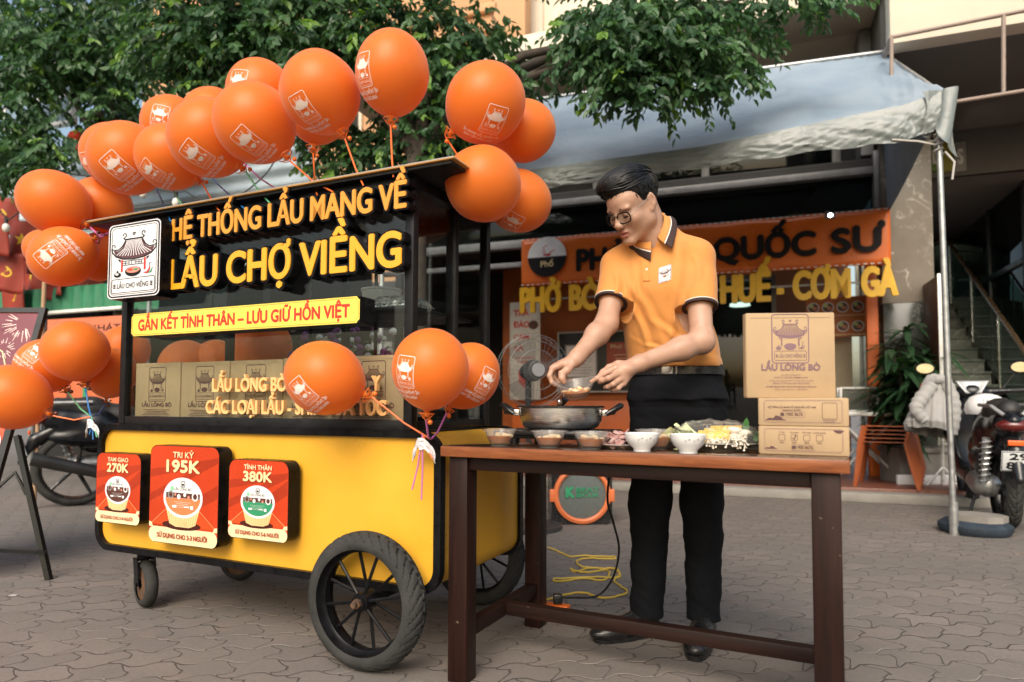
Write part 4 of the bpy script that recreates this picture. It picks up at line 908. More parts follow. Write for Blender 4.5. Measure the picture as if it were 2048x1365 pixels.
# joints
shL, elL, wrL = P3(1393, 519, 2.33), P3(1404, 683, 2.22), P3(1268, 731, 2.14)
shR, elR, wrR = P3(1236, 536, 2.46), P3(1213, 648, 2.34), P3(1149, 721, 2.20)
hipL, knL, anL = P3(1402, 800, 2.46), P3(1404, 1010, 2.42), P3(1408, 1232, 2.46)
hipR, knR, anR = P3(1310, 800, 2.47), P3(1300, 1010, 2.44), P3(1294, 1226, 2.50)
belt = P3(1353, 742, 2.46); nb = P3(1309, 470, 2.40)
H0 = P3(1268, 408, 2.33); hy, hp = math.radians(59), math.radians(31)
fh = np.array([-math.sin(hy), -math.cos(hy), 0]); HF = math.cos(hp)*fh-math.sin(hp)*UZ; HU = math.sin(hp)*fh+math.cos(hp)*UZ; HL = np.array([math.cos(hy), -math.sin(hy), 0])
tl = math.radians(6); HU, HL = HU*math.cos(tl)+HL*math.sin(tl), HL*math.cos(tl)-HU*math.sin(tl)
HR = np.array([HL, HF, HU])
def hd(l, f, u): return H0+HL*l+HF*f+HU*u
def torso(g):
    b0 = belt-UZ*.02; c = (shL+shR)/2; t = lambda q: b0+(np.array([c[0], c[1], c[2]])-b0)*q
    def at_z(z, q, off=0): p = t(q); return np.array([p[0]+Fw[0]*off, p[1]+Fw[1]*off, z])
    z0, z1 = b0[2], c[2]
    Z = lambda q: z0+(z1-z0)*q
    return [(at_z(Z(0), 0, 0), .163+g, .112+g), (at_z(Z(.06), .06, .004), .172+g, .122+g), (at_z(Z(.22), .22, .006), .168+g, .120+g), (at_z(Z(.48), .48, .004), .163+g, .118+g), (at_z(Z(.74), .74, .004), .168+g, .118+g), (at_z(Z(.88), .88, -.002), .160+g, .100+g), (at_z(Z(.98), .98, -.012), .125+g, .080+g), (at_z(Z(1.06), 1.05, -.014), .085+g, .062+g), (at_z(Z(1.12), 1.08, -.012), .045, .045)]
def hand_right(S_):
    # thumb in front of the rim, fingers folding down behind it
    W = wrR; Y = 2.185
    kn = [P3(1105, 737, 2.195), P3(1110, 733, 2.222), P3(1118, 733, 2.245), P3(1127, 736, 2.262)]
    cen = (W+kn[1])/2
    for q in kn: S_.cone(W+(q-W)*.12, q, .0165, .0108, .012)
    S_.ell(cen+np.array([0, 0, -.004]), (.027, .032, .015), None, .012)
    S_.chain([kn[0], P3(1099, 752, 2.188), P3(1104, 765, 2.187), P3(1111, 771, 2.190)], [.0100, .0088, .0080, .0068], .004)
    S_.chain([kn[1], P3(1106, 755, 2.215), P3(1116, 765, 2.222), P3(1124, 764, 2.218)], [.0104, .0090, .0082, .0070], .004)
    S_.chain([kn[2], P3(1118, 757, 2.240), P3(1130, 765, 2.236), P3(1139, 761, 2.228)], [.0100, .0088, .0080, .0068], .004)
    S_.chain([kn[3], P3(1130, 754, 2.255), P3(1138, 762, 2.25), P3(1146, 760, 2.245)], [.0088, .0076, .0070, .006], .004)
    S_.chain([W+(P3(1138, 737, 2.18)-W)*.4, P3(1134, 741, 2.168), P3(1124, 748, 2.158), P3(1124, 757, 2.152), P3(1127, 764, 2.153)], [.0145, .0128, .0112, .0100, .0082], .008)
def hand_left(S_):
    W = wrL
    kn = [P3(1232, 736, 2.105), P3(1236, 748, 2.098), P3(1241, 759, 2.100), P3(1247, 767, 2.108)]
    for q in kn: S_.cone(W+(q-W)*.12, q, .0165, .0112, .012)
    S_.ell((W+kn[1])/2, (.030, .028, .022), None, .012)
    S_.chain([kn[0], P3(1209, 748, 2.095), P3(1194, 757, 2.100), P3(1183, 764, 2.108)], [.0104, .0090, .0080, .0066], .004)
    S_.chain([kn[1], P3(1217, 757, 2.075), P3(1205, 762, 2.09), P3(1199, 765, 2.108)], [.0106, .0092, .0082, .0068], .004)
    S_.chain([kn[2], P3(1226, 769, 2.078), P3(1216, 774, 2.092), P3(1210, 775, 2.110)], [.0100, .0088, .0080, .0066], .004)
    S_.chain([kn[3], P3(1237, 777, 2.088), P3(1228, 780, 2.100), P3(1222, 780, 2.114)], [.0088, .0076, .0070, .006], .004)
    S_.chain([W+(P3(1240, 728, 2.15)-W)*.45, P3(1236, 729, 2.150), P3(1218, 736, 2.158), P3(1206, 745, 2.160), P3(1199, 752, 2.155)], [.0145, .0125, .0108, .0096, .0080], .008)
def build_body():
    S_ = SDF((.05, 2.0, .0), (.88, 2.66, 1.76), .0029)
    S_.loft([(c, a, b) for c, a, b in torso(-.022)], Lf, Fw, .03)
    S_.ell(belt-UZ*.08, (.13, .09, .10), [Lf, Fw, UZ], .05)
    for h_, k_, a_ in ((hipL, knL, anL), (hipR, knR, anR)): S_.chain([h_, k_, a_+UZ*.02], [.065, .05, .036], .02)
    for s_, e_, w_ in ((shL, elL, wrL), (shR, elR, wrR)):
        S_.ell(s_, (.05, .05, .05), None, .05); S_.cone(s_, e_, .048, .037, .03); m = e_+(w_-e_)*.30; S_.cone(e_, m, .037, .0372, .03); S_.cone(m, w_-(w_-e_)*.06, .0372, .0265, .03); S_.cone(w_-(w_-e_)*.08, w_, .0265, .0245, .015)
    S_.cone(elL+np.array([.004, .012, -.006]), elL, .030, .033, .02)
    hand_right(S_); hand_left(S_)
    # neck and head
    S_.cone(hd(0, -.052, -.03), nb-Fw*.035, .040, .046, .03)
    S_.cone(nb-UZ*.03, hd(0, -.022, -.055), .060, .054, .03); S_.cone(nb+Fw*.03-UZ*.02, hd(0, .012, -.09), .030, .024, .035)
    S_.ell(hd(0, -.012, .036), (.073, .093, .083), HR, .02); S_.ell(hd(0, .034, -.03), (.0570, .061, .085), HR, .03)
    S_.ell(hd(0, .050, .030), (.058, .046, .044), HR, .03)
    for s in (-1, 1):
        S_.cone(hd(s*.050, .004, -.062), hd(s*.013, .077, -.108), .0145, .0145, .028); S_.cone(hd(s*.058, -.005, -.02), hd(s*.050, .004, -.062), .016, .016, .03)
        S_.ell(hd(s*.038, .044, -.044), (.020, .032, .028), HR, .03)
        S_.ell(hd(s*.043, .063, -.032), (.020, .020, .016), HR, .025); S_.ell(hd(s*.030, .083, .010), (.024, .010, .007), HR, .014)
        S_.ell(hd(s*.031, .099, -.011), (.017, .013, .010), HR, .012, 's'); S_.ell(hd(s*.0305, .0778, -.012), (.0135, .0135, .0125), HR, .004)
        S_.ell(hd(s*.0115, .0985, -.046), (.0078, .0095, .0072), HR, .007)
        S_.ell(hd(s*.076, -.010, -.004), (.0085, .017, .030), np.array([HL*.94+HF*s*.34, HF*.94-HL*s*.34, HU]), .006); S_.ell(hd(s*.086, -.006, .001), (.006, .009, .017), HR, .004, 's'); S_.ell(hd(s*.0745, .0, -.03), (.006, .009, .010), HR, .006)
    S_.cone(hd(0, .086, .006), hd(0, .1075, -.040), .0075, .0105, .016); S_.ell(hd(0, .106, -.043), (.0095, .010, .0085), HR, .008)
    S_.ell(hd(0, .083, -.074), (.025, .014, .016), HR, .015); S_.ell(hd(0, .0950, -.0695), (.0235, .0085, .0062), HR, .004); S_.ell(hd(0, .0930, -.0845), (.0205, .0098, .0080), HR, .004)
    S_.cone(hd(-.021, .1, -.0768), hd(.021, .1, -.0768), .0030, .0030, .002, 's'); S_.ell(hd(0, .082, -.107), (.016, .013, .012), HR, .014)
    me = S_.mesh('body'); P = np.empty(len(me.vertices)*3); me.vertices.foreach_get('co', P); P = P.reshape(-1, 3)
    D = P-H0; l, f, u = D@HL, D@HF, D@HU
    isl = ((l/.024)**2+((u+.0775)/.0145)**2 < 1) & (f > .083)
    fi = np.empty(len(me.polygons), np.int32); q = np.array([p.vertices[0] for p in me.polygons]); fi[:] = isl[q]
    o = mobj('body', me, [skin, lip], man, 0); me.polygons.foreach_set('material_index', fi); me.polygons.foreach_set('use_smooth', [True]*len(me.polygons))
    o.data.transform(man_inv); return o
body_o = build_body()
def fin(me, name, mats, parent):
    me.polygons.foreach_set('use_smooth', [True]*len(me.polygons)); o = mobj(name, me, mats, parent, 0); me.transform(man_inv); return o
def folds(dirs, amp):
    def f(x, y, z):
        o = 0
        for (a, b, c, ph, w) in dirs:
            s = a*x+b*y+c*z+1.1*np.sin(9*x+5*z+ph)+.9*np.sin(7*y-11*z+2*ph); o = o+w*np.sin(s+ph)**3
        return amp*o
    return f
# shirt
def sleeve_end(s_, e_, q): return s_+(e_-s_)*q
seL, seR = sleeve_end(shL, elL, .60), sleeve_end(shR, elR, .64); dL = (elL-shL)/np.linalg.norm(elL-shL); dR = (elR-shR)/np.linalg.norm(elR-shR)
S_ = SDF((.20, 2.14, .90), (.88, 2.66, 1.52), .003)
S_.loft(torso(0), Lf, Fw, .02)
for s_, e_, d_, nm in ((shL, seL, dL, 'L'), (shR, seR, dR, 'R')): S_.cone(s_+UZ*.0-d_*.0, e_+d_*.02, .0600, .0585, .06)
S_.cone(nb+UZ*.01, (shL+UZ*.018), .050, .040, .06); S_.cone(nb+UZ*.01, (shR+UZ*.018), .050, .040, .06)
def drape(x, y, z):
    # pulls between the armpits, the placket and the belt, laid out in the chest plane
    l = x*Lf[0]+y*Lf[1]; o = 0
    for (p0, p1, w_, am) in SEG:
        a_ = np.array([p0@Lf, p0[2]]); c_ = np.array([p1@Lf, p1[2]]); d_ = c_-a_; L2 = d_@d_; t = np.clip(((l-a_[0])*d_[0]+(z-a_[1])*d_[1])/L2, 0, 1)
        bow = .014*np.sin(PI*t); q = ((l-a_[0]-t*d_[0])*(-d_[1])+(z-a_[1]-t*d_[1])*d_[0])/math.sqrt(L2)-bow; e_ = np.hypot(l-a_[0]-t*d_[0], z-a_[1]-t*d_[1])
        env = np.sin(PI*np.clip(t, .02, .98))**.6*np.exp(-(np.maximum(0, e_-.05)/.02)**2); o = o-am*env*(np.exp(-(q/w_)**2)-.6*np.exp(-((q-1.7*w_)/w_)**2))
    return o
SEG = [(P3(*a_, 2.36), P3(*c_, 2.36), w_, am) for a_, c_, w_, am in (((1246, 590), (1300, 715), .012, .007), ((1252, 560), (1330, 690), .014, .005), ((1378, 585), (1322, 720), .013, .007), ((1384, 600), (1372, 725), .012, .006), ((1262, 520), (1268, 640), .010, .004), ((1355, 480), (1340, 610), .014, .004), ((1410, 640), (1432, 722), .010, .006), ((1300, 640), (1390, 718), .012, .005), ((1285, 690), (1345, 722), .008, .005), ((1350, 700), (1425, 716), .008, .005), ((1225, 540), (1236, 600), .010, .005), ((1395, 520), (1412, 580), .010, .004))]
S_.disp(drape); S_.disp(folds(((16, 4, 6, .3, .6), (30, 10, -12, 1.7, .5)), .0016))
# sewn shoulder and sleeve seams
for q_ in (((1352, 446), (1372, 470), (1374, 520), (1366, 585)),): pass
S_.disp(lambda x, y, z: -.007*np.exp(-((z-(belt[2]+.025))/.022)**2)*(.6+.4*np.sin(40*x+13*y)))
S_.cut(belt+UZ*.010, (0, 0, -1))
S_.cone(nb+UZ*.018+Fw*.004, hd(0, .0, -.06), .057, .066, .012, 's'); S_.cone(nb+UZ*.02+Fw*.05-UZ*.03, nb+Fw*.075+UZ*.02, .018, .03, .01, 's')
# sleeve mouths
for e_, d_ in ((seL, dL), (seR, dR)):
    sl, (X, Y, Z) = S_.sub(e_-.11, e_+.13); pl = (X-e_[0])*d_[0]+(Y-e_[1])*d_[1]+(Z-e_[2])*d_[2]; rad = np.sqrt((X-e_[0]-pl*d_[0])**2+(Y-e_[1]-pl*d_[1])**2+(Z-e_[2]-pl*d_[2])**2)
    ins = (rad < .085) & (pl > -.05); S_.F[sl] = np.where(ins, np.maximum(S_.F[sl], pl), S_.F[sl]).astype(np.float32)
shirt = fin(S_.mesh('shirt'), 'shirt', polo, man)
# striped cuffs
for e_, d_ in ((seL, dL), (seR, dR)):
    b = B(); a = V(d_); r0 = .0606
    for i, (p0, p1, mi, rr) in enumerate(((-.026, -.009, 0, r0), (-.009, -.006, 1, r0+.0008), (-.006, .003, 2, r0+.0003))):
        b.mi = mi; b.cyl(V(e_)+a*p0, V(e_)+a*p1, rr+.001, rr, 40, False)
    b.mi = 2; b.cyl(V(e_)+a*.003, V(e_)+a*.001, r0+.0003, .046, 40, False)
    bmesh.ops.transform(b.bm, matrix=man_inv, verts=b.bm.verts[:]); b.obj('cuff', [polo, wknit, brown], shirt)
# trousers
S_ = SDF((.30, 2.26, .05), (.92, 2.72, 1.02), .0035)
S_.loft([(belt-UZ*.10, .176, .128), (belt-UZ*.03, .168, .118), (belt+UZ*.012, .164, .112)], Lf, Fw, .02)
S_.ell(belt-UZ*.14, (.165, .125, .11), [Lf, Fw, UZ], .05)
for h_, k_, a_ in ((hipL, knL, anL), (hipR, knR, anR)): S_.chain([h_, k_, a_-UZ*.03], [.094, .072, .060], .03)
S_.disp(folds(((6, 4, 38, 1.3, .5), (22, -18, 30, .2, .5), (-20, 25, 26, 2.4, .4), (50, 20, 60, 1, .2)), .0045))
S_.cut((0, 0, .074), (0, 0, -1))
trousers = fin(S_.mesh('trousers'), 'trousers', navy, man)
# belt
def belt_pt(a, z, r):
    ca, sa = math.cos(a), math.sin(a); A, D = .167+r, .116+r; q = (abs(ca/A)**2.3+abs(sa/D)**2.3)**(-1/2.3)
    return man_inv @ (V(belt)+V(Lf)*(q*ca)+V(Fw)*(q*sa)+V((0, 0, z)))
b = B(); b.grid(lambda u, v: belt_pt(2*PI*u, (-.018, -.018, .018, .018)[min(3, int(v*3+.01))], (.001, .0055, .0055, .001)[min(3, int(v*3+.01))]), 90, 3, closeu=True); bl = b.obj('belt', leather, trousers, 30)
b = B(); a0 = math.radians(93)
b.grid(lambda u, v: belt_pt(a0+(u-.5)*.36, (v-.5)*.040, .0085-.0015*((2*u-1)**4+(2*v-1)**4)), 12, 8); b.grid(lambda u, v: belt_pt(a0-.27+(u-.5)*.05, (v-.5)*.040, .0085), 4, 6)
o = b.obj('buckle', chrome, bl); so = o.modifiers.new('s', 'SOLIDIFY'); so.thickness = .003; so.offset = -1
sock = M('black_sock', (.010, .010, .011), .9)
for a_ in (anL, anR):
    b = B(); b.tube([man_inv @ V(a_+UZ*.10), man_inv @ V(a_), man_inv @ V(a_-UZ*.05+Fw*.012)], [.042, .036, .036], 16); b.obj('sock', sock, man)
# shoes
def shoe(an, dirv, ln):
    d = np.array([dirv[0], dirv[1], 0.]); d /= np.linalg.norm(d); s = np.array([-d[1], d[0], 0]); R = [s, d, UZ]
    heel = np.array([an[0], an[1], 0])-d*.045
    S_ = SDF(np.minimum(heel, heel+d*ln)-[.10, .10, .01], np.maximum(heel, heel+d*ln)+[.10, .10, .16], .003)
    S_.chain([heel+d*.035+UZ*.045, heel+d*.10+UZ*.048, heel+d*.19+UZ*.036, heel+d*(ln-.05)+UZ*.030], [.034, .037, .041, .034], .03)
    S_.cone(heel+d*.04+UZ*.05, heel+d*.06+UZ*.10, .034, .036, .03); S_.ell(heel+d*.20+UZ*.03, (.046, .085, .030), R, .02); S_.ell(heel+d*.05+UZ*.03, (.036, .05, .032), R, .02)
    S_.cut(heel+UZ*.014, (0, 0, -1)); me = S_.mesh('shoe'); o = fin(me, 'shoe', leather, man)
    b = B(); out = []
    for i in range(40):
        a = 2*PI*i/40; q = math.sin(a); w_ = .044+.005*max(0, q); out.append(V(heel)+V(d)*(ln*.5+(ln*.515)*q-.005)+V(s)*(w_*math.copysign(abs(math.cos(a))**.72, math.cos(a))*(1-.12*(q < 0))))
    vs = [man_inv @ (p+V((0, 0, z))) for z in (.0005, .017) for p in out]; n = 40
    b.add(vs, [tuple(range(n)), tuple(range(2*n-1, n-1, -1))]+[(i, n+i, n+(i+1) % n, (i+1) % n) for i in range(n)]); b.obj('sole', blk, o)
    b = B()
    for i in range(4):
        c = V(heel+d*(.105+.02*i)+UZ*(.086-.007*i)); b.tube([man_inv @ (c-V(s)*.018-V((0, 0, .006))), man_inv @ (c+V((0, 0, .002))), man_inv @ (c+V(s)*.018-V((0, 0, .006)))], .002, 6)
    b.tube([man_inv @ V(heel+d*.10+UZ*.088), man_inv @ V(heel+d*.11+s*.02+UZ*.106), man_inv @ V(heel+d*.13+s*.03+UZ*.09)], .0016, 6); b.obj('laces', leather, o)
shoe(anR, np.array(ground(1232, 1279))-np.array([anR[0], anR[1], 0]), .270); shoe(anL, np.array(ground(1393, 1312))-np.array([anL[0], anL[1], 0]), .285)
# things laid on the shirt: placket, buttons, badge
from mathutils.bvhtree import BVHTree
def surf(o):
    return BVHTree.FromPolygons([v.co for v in o.data.vertices], [tuple(p.vertices) for p in o.data.polygons])
bv = surf(shirt)
# fold-down collar
bv_s = surf(shirt)
nax = V(hd(0, -.02, -.05)-nb).normalized(); nf = V(Fw)-nax*V(Fw).dot(nax); nf.normalize(); nl = V(Lf)-nax*V(Lf).dot(nax); nl = (nl-nf*nl.dot(nf)).normalized()
cc = V(nb)+nax*.012
def over(p, h):
    q = man_inv @ p; r = bv_s.find_nearest(q)
    d = (q-r[0]).dot(r[1])
    return q if d > h else q+r[1]*(h-d)
def collar(u, v):
    a = (u-.5)*2; front = abs(a)**2.6; th = math.radians(168)*a; c, s = math.cos(th), math.sin(th); dr = nl*s-nf*c       # a = 0 at the nape
    top = cc + dr*(.0600+.002*front) + nax*(.040-.034*front) + nf*(.012*front)
    mid = cc + dr*(.074+.004*front) + nax*(.040-.040*front) + nf*(.024*front)
    low = cc + dr*(.088+.012*front) + nax*(.004-.040*front) + nf*(.030*front) + nl*(.022*front**3*(1 if a > 0 else -1))
    p = top*(1-v)**2+mid*2*v*(1-v)+low*v*v
    return over(p, .0025+.007*math.sin(PI*min(1, v*1.1)))
b = B()
for v0, v1, mi in ((0, .62, 0), (.62, .68, 1), (.68, 1, 2)):
    b.mi = mi; b.grid(lambda u, v: collar(u, v0+(v1-v0)*v), 80, 6)
o = b.obj('collar', [polo, wknit, brown], shirt, 60, nrm=False); so = o.modifiers.new('s', 'SOLIDIFY'); so.thickness = .002; so.offset = 0
def hit(px, py, h=.0015):
    o_ = man_inv @ CO; r = bv.ray_cast(o_, ray(px, py).normalized()); 
    return (r[0]+r[1]*h) if r[0] else man_inv @ at(px, py, 2.3)
b = B(); b.grid(lambda u, v: hit(1282+5*v+13*u, 496+66*v, .0032), 4, 20)
for u_ in (0, 1): b.tube([hit(1282+5*v+13*u_, 496+66*v, .0022) for v in [i/20 for i in range(21)]], .0016, 6)
b.tube([hit(1287+13*u_, 562, .0022) for u_ in (0, .25, .5, .75, 1)], .0016, 6); o = b.obj('placket', polo, shirt, 50, nrm=False)
b = B()
for px, py in ((1292, 508), (1294, 540)):
    c = hit(px, py, .002); n_ = (man_inv @ CO-c).normalized(); b.cyl(c, c+n_*.003, .0052, .0045, 14)
b.obj('button', wknit, shirt)
e0 = hit(1330, 549); ux = (hit(1340, 546)-hit(1320, 552)); ux = (ux-V((0, 0, ux.z))*.0).normalized(); vz = (hit(1331, 535)-hit(1330, 563)).normalized(); sc = .046
LB = subdiv(LOGO, .2)
LB.obj('badge', lambda u, v, q: (lambda p: p)(hit(*pix(man_inv.inverted() @ (e0+ux*u*sc*1.0+vz*v*sc)), .0016+q)), INK, shirt)
# glasses
gm = M('glasses_frame', (.004, .004, .005), .3, spec=.3); b = B()
def gl_pt(s, a): 
    ca, sa = math.cos(a), math.sin(a); q = (abs(ca)**3.2+abs(sa)**3.2)**(-1/3.2); return hd(s*(.0325+.0255*q*ca*1), .1035-.010*((q*ca*1+1)*.5)**2, -.019+.0185*q*sa)
for s in (-1, 1):
    b.tube([man_inv @ V(gl_pt(s, 2*PI*i/28)) for i in range(28)], .0025, 6, True)
b.tube([man_inv @ V(hd(-.009, .105, -.010)), man_inv @ V(hd(0, .1085, -.007)), man_inv @ V(hd(.009, .105, -.010))], .0016, 6)
glasses = b.obj('glasses', gm, man)
b = B()
for s in (-1, 1): b.tube([man_inv @ V(hd(s*q, f, u)) for q, f, u in ((.058, .092, -.008), (.0695, .06, -.003), (.0765, .0, .010), (.080, -.015, .012), (.078, -.028, -.004))], .0014, 6)
b.obj('temple_arm', chrome, glasses)
b = B()
for s in (-1, 1): b.add([man_inv @ V(gl_pt(s, 2*PI*i/28)) for i in range(28)], [tuple(range(28))])
b.obj('lens', glassy('lens', (.92, .95, .95), .02, 1.5), glasses, 0)
b = B()
for s in (-1, 1):      # lowered lids with lashes, and brows
    b.tube([man_inv @ V(hd(s*(.0305+.0125*math.cos(a)), .0775+.0135*abs(math.sin(a))**.6, -.0175-.002*math.sin(a))) for a in [PI*i/8 for i in range(9)]], .0019, 5)
    b.tube([man_inv @ V(hd(s*x, y, z)) for x, y, z in ((.016, .0955, .0085), (.026, .0965, .0125), (.038, .0895, .0135), (.048, .078, .0095))], [.0006, .0024, .0022, .0006], 6)
b.obj('brow', hairm, man)
# hair: a cap with a swept volume, then locks over it
S_ = SDF(H0-.16, H0+.17, .003)
S_.ell(hd(0, -.016, .044), (.080, .100, .088), HR, .02); S_.ell(hd(-.004, .030, .098), (.066, .066, .034), HR, .03); S_.ell(hd(-.026, .062, .085), (.048, .040, .030), HR, .03)
def inpl(l, f, u): return hd(l, f, u)
S_.ell(hd(0, .100, -.066), (.090, .082, .112), HR, .010, 's')                 # the face
for s in (-1, 1): S_.ell(hd(s*.085, .004, -.040), (.03, .024, .046), HR, .006, 's'); S_.ell(hd(s*.085, .045, -.058), (.03, .034, .062), HR, .006, 's')      # round the ears
S_.ell(hd(0, -.03, -.130), (.12, .12, .07), HR, .01, 's')
hair = fin(S_.mesh('hair'), 'hair', hairm, man); hb = surf(hair); rr = random.Random(5); b = B()
hc = man_inv @ V(hd(0, -.01, .03))
for i in range(760):
    th = rr.uniform(0, 2*PI); el = rr.uniform(.05, 1.45) if i > 230 else rr.uniform(.7, 1.5)
    d0 = V(HL)*(math.cos(th)*math.cos(el))+V(HF)*(math.sin(th)*math.cos(el))+V(HU)*math.sin(el)
    p = hb.ray_cast(hc+d0*.3, -d0)[0]
    if p is None: continue
    fw_ = V(HF)*rr.uniform(.8, 1)+V(HL)*rr.uniform(-.62, -.22)+V(HU)*rr.uniform(-.05, .08) if el > .5 else V(HU)*-1+V(HF)*rr.uniform(-.5, .4)
    ln = rr.uniform(.055, .10) if el > .5 else rr.uniform(.012, .026); pts = []; j_ = rr.random()
    for k in range(7):
        r = hb.find_nearest(p); n_ = r[1]; pts.append(r[0]+n_*(.0008+.0016*math.sin(PI*k/6)*(1 if el > .5 else .3)+(.0012*j_ if k else 0)))
        t_ = fw_-n_*fw_.dot(n_); p = r[0]+(t_.normalized() if t_.length > 1e-5 else fw_)*(ln/6)
        if (V(HU)).dot(p-hc) < -.06: break
    if len(pts) > 3: b.tube(pts, [(.0018+.0012*j_)*(1-.85*(k/(len(pts)-1))**2)*(.5+.5*min(1, k)) for k in range(len(pts))], 5, flat=.6)
b.obj('locks', hairm, hair, 60)
# the tub he is tipping
c = at(1152, 779, 2.155); tb = soup_tub('soup_tub', 'clear tub of orange soup squeezed in the man\'s hands over the pot', c-V((0, 0, .026)), .062, .052, seed=21, squeeze=.10, tilt=Matrix.Rotation(math.radians(-6), 4, 'Y') @ Matrix.Rotation(math.radians(14), 4, 'X'), level=.42); tb['group'] = 'clear tubs of soup'
# ================================================================== STREET FRONT BEHIND
SF = Frame(*at(1790, 900, 6.9).xy, -.348)
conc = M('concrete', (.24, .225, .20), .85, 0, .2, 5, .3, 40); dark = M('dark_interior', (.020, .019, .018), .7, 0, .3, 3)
def stone(name, a, bcol, vein, vs=2.2, rough=.22):
    m, nt, p, out = nodes(name); L = nt.links.new; tc = nn(nt, 'ShaderNodeTexCoord')
    mp = nn(nt, 'ShaderNodeMapping'); mp.inputs['Rotation'].default_value = (.5, .35, .6); L(tc.outputs['Object'], mp.inputs[0])
    n1 = nn(nt, 'ShaderNodeTexNoise', i_Scale=2.0, i_Detail=7, i_Roughness=.65); L(mp.outputs[0], n1.inputs['Vector'])
    n2 = nn(nt, 'ShaderNodeTexNoise', i_Scale=vs, i_Detail=5, i_Roughness=.55, i_Distortion=1.2); L(mp.outputs[0], n2.inputs['Vector'])
    v = math_(nt, 'ABSOLUTE', math_(nt, 'SUBTRACT', n2.outputs[0], .5)); r = nn(nt, 'ShaderNodeMapRange', n_1=.0, n_2=.022, n_3=1, n_4=0); L(v, r.inputs[0])
    r1 = nn(nt, 'ShaderNodeMapRange', n_1=.35, n_2=.65); L(n1.outputs[0], r1.inputs[0])
    gate = nn(nt, 'ShaderNodeMapRange', n_1=.45, n_2=.6); L(n1.outputs[0], gate.inputs[0])
    c = mixc(nt, math_(nt, 'MULTIPLY', r.outputs[0], gate.outputs[0]), mixc(nt, r1.outputs[0], a, bcol), vein); L(c, p.inputs['Base Color']); p.inputs['Roughness'].default_value = rough; return m
tanst = stone('tan_marble', (.20, .17, .14), (.27, .24, .20), (.65, .60, .54), 1.6, .35); blkst = stone('black_marble', (.012, .016, .014), (.05, .06, .05), (.35, .34, .31), 2.2)
stepst = stone('stair_marble', (.08, .09, .08), (.17, .175, .15), (.42, .41, .36), 5)
cream = M('cream_wall', (.74, .66, .53), .8, 0, .07, 3); creamp = M('cream_panel', (.62, .54, .38), .6, 0, .1, 3); greym = M('grey_metal', (.25, .25, .25), .5, .3, .2, 8); galv = M('galvanised_pipe', (.42, .43, .43), .38, .75, .2, 20)
dglass = glassy('dark_glass', (.22, .27, .26), .02, 1.5, (.01, .014, .013), .5); orangew = M('orange_wall', (.48, .13, .03), .6, 0, .15, 3); orangep = M('orange_paint', (.62, .13, .02), .45, 0, .08, 4)
soffit = M('soffit_grey', (.13, .125, .115), .7, 0, .12, 3); rtile = M('red_tile', (.16, .06, .04), .35, 0, .2, 7)
def sfb(name, mat, parent, boxes, bev=.004, sm=30):
    b = B()
    for lo, hi in boxes: b.box(lo, hi, bev)
    return b.obj(name, mat, parent, sm)
struct(sfb('shop_floor', rtile, None, [((-6.2, -1.05, .0), (5, 6, .11))], .006)); o = bpy.data.objects['shop_floor']; o.location = SF.o; o.rotation_euler.z = SF.yaw
struct(sfb('kerb', conc, None, [((-6.2, -1.25, .0), (5, -1.051, .085))], .012)); o = bpy.data.objects['kerb']; o.location = SF.o; o.rotation_euler.z = SF.yaw
shop = thing('noodle_shop', 'two storey noodle shop with a dark open front, orange walls and a marble pillar', 'shop', SF.o, SF.yaw)
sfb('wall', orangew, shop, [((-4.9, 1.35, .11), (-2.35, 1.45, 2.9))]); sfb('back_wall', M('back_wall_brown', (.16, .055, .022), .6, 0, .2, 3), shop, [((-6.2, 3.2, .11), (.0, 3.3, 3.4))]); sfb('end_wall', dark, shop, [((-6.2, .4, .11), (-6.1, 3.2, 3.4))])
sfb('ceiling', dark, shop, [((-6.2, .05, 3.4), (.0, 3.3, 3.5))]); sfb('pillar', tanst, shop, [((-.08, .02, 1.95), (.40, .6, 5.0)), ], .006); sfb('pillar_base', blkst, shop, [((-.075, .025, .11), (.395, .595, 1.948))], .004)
sfb('window_wall', dglass, shop, [((-5.6, .1, 2.98), (-.14, .13, 3.36))]); sfb('lintel_beam', greym, shop, [((-6.1, -.04, 2.86), (-.1, .09, 2.96)), ((-6.1, -.10, 2.60), (-.12, -.04, 2.66)), ((-.14, -.02, 2.97), (-.09, .1, 3.6)), ((-5.9, .0, 3.36), (-.1, .12, 3.44))])
sfb('green_strip', M('green_paint', (.04, .12, .06), .5), shop, [((-3.3, .05, 2.70), (-.16, .1, 2.82))]); sfb('orange_post', orangep, shop, [((-.22, .10, .11), (-.11, .22, 2.55))])
sfb('reflection_panel', creamp, shop, [((-1.1, 1.0, .9), (-.25, 1.06, 1.75))]); sfb('counter', orangep, shop, [((-4.6, .95, .11), (-2.5, 1.2, .92))]); sfb('glass_front', dglass, shop, [((-2.3, .9, .11), (-1.15, .94, 2.5))])  # cream panel is a sunlit wall's glass reflection put in as colour
sfb('door_frame', greym, shop, [((-2.34, .88, .11), (-2.28, .96, 2.5)), ((-1.15, .88, .11), (-1.10, .96, 2.5)), ((-2.28, .88, 2.44), (-1.15, .96, 2.5))])
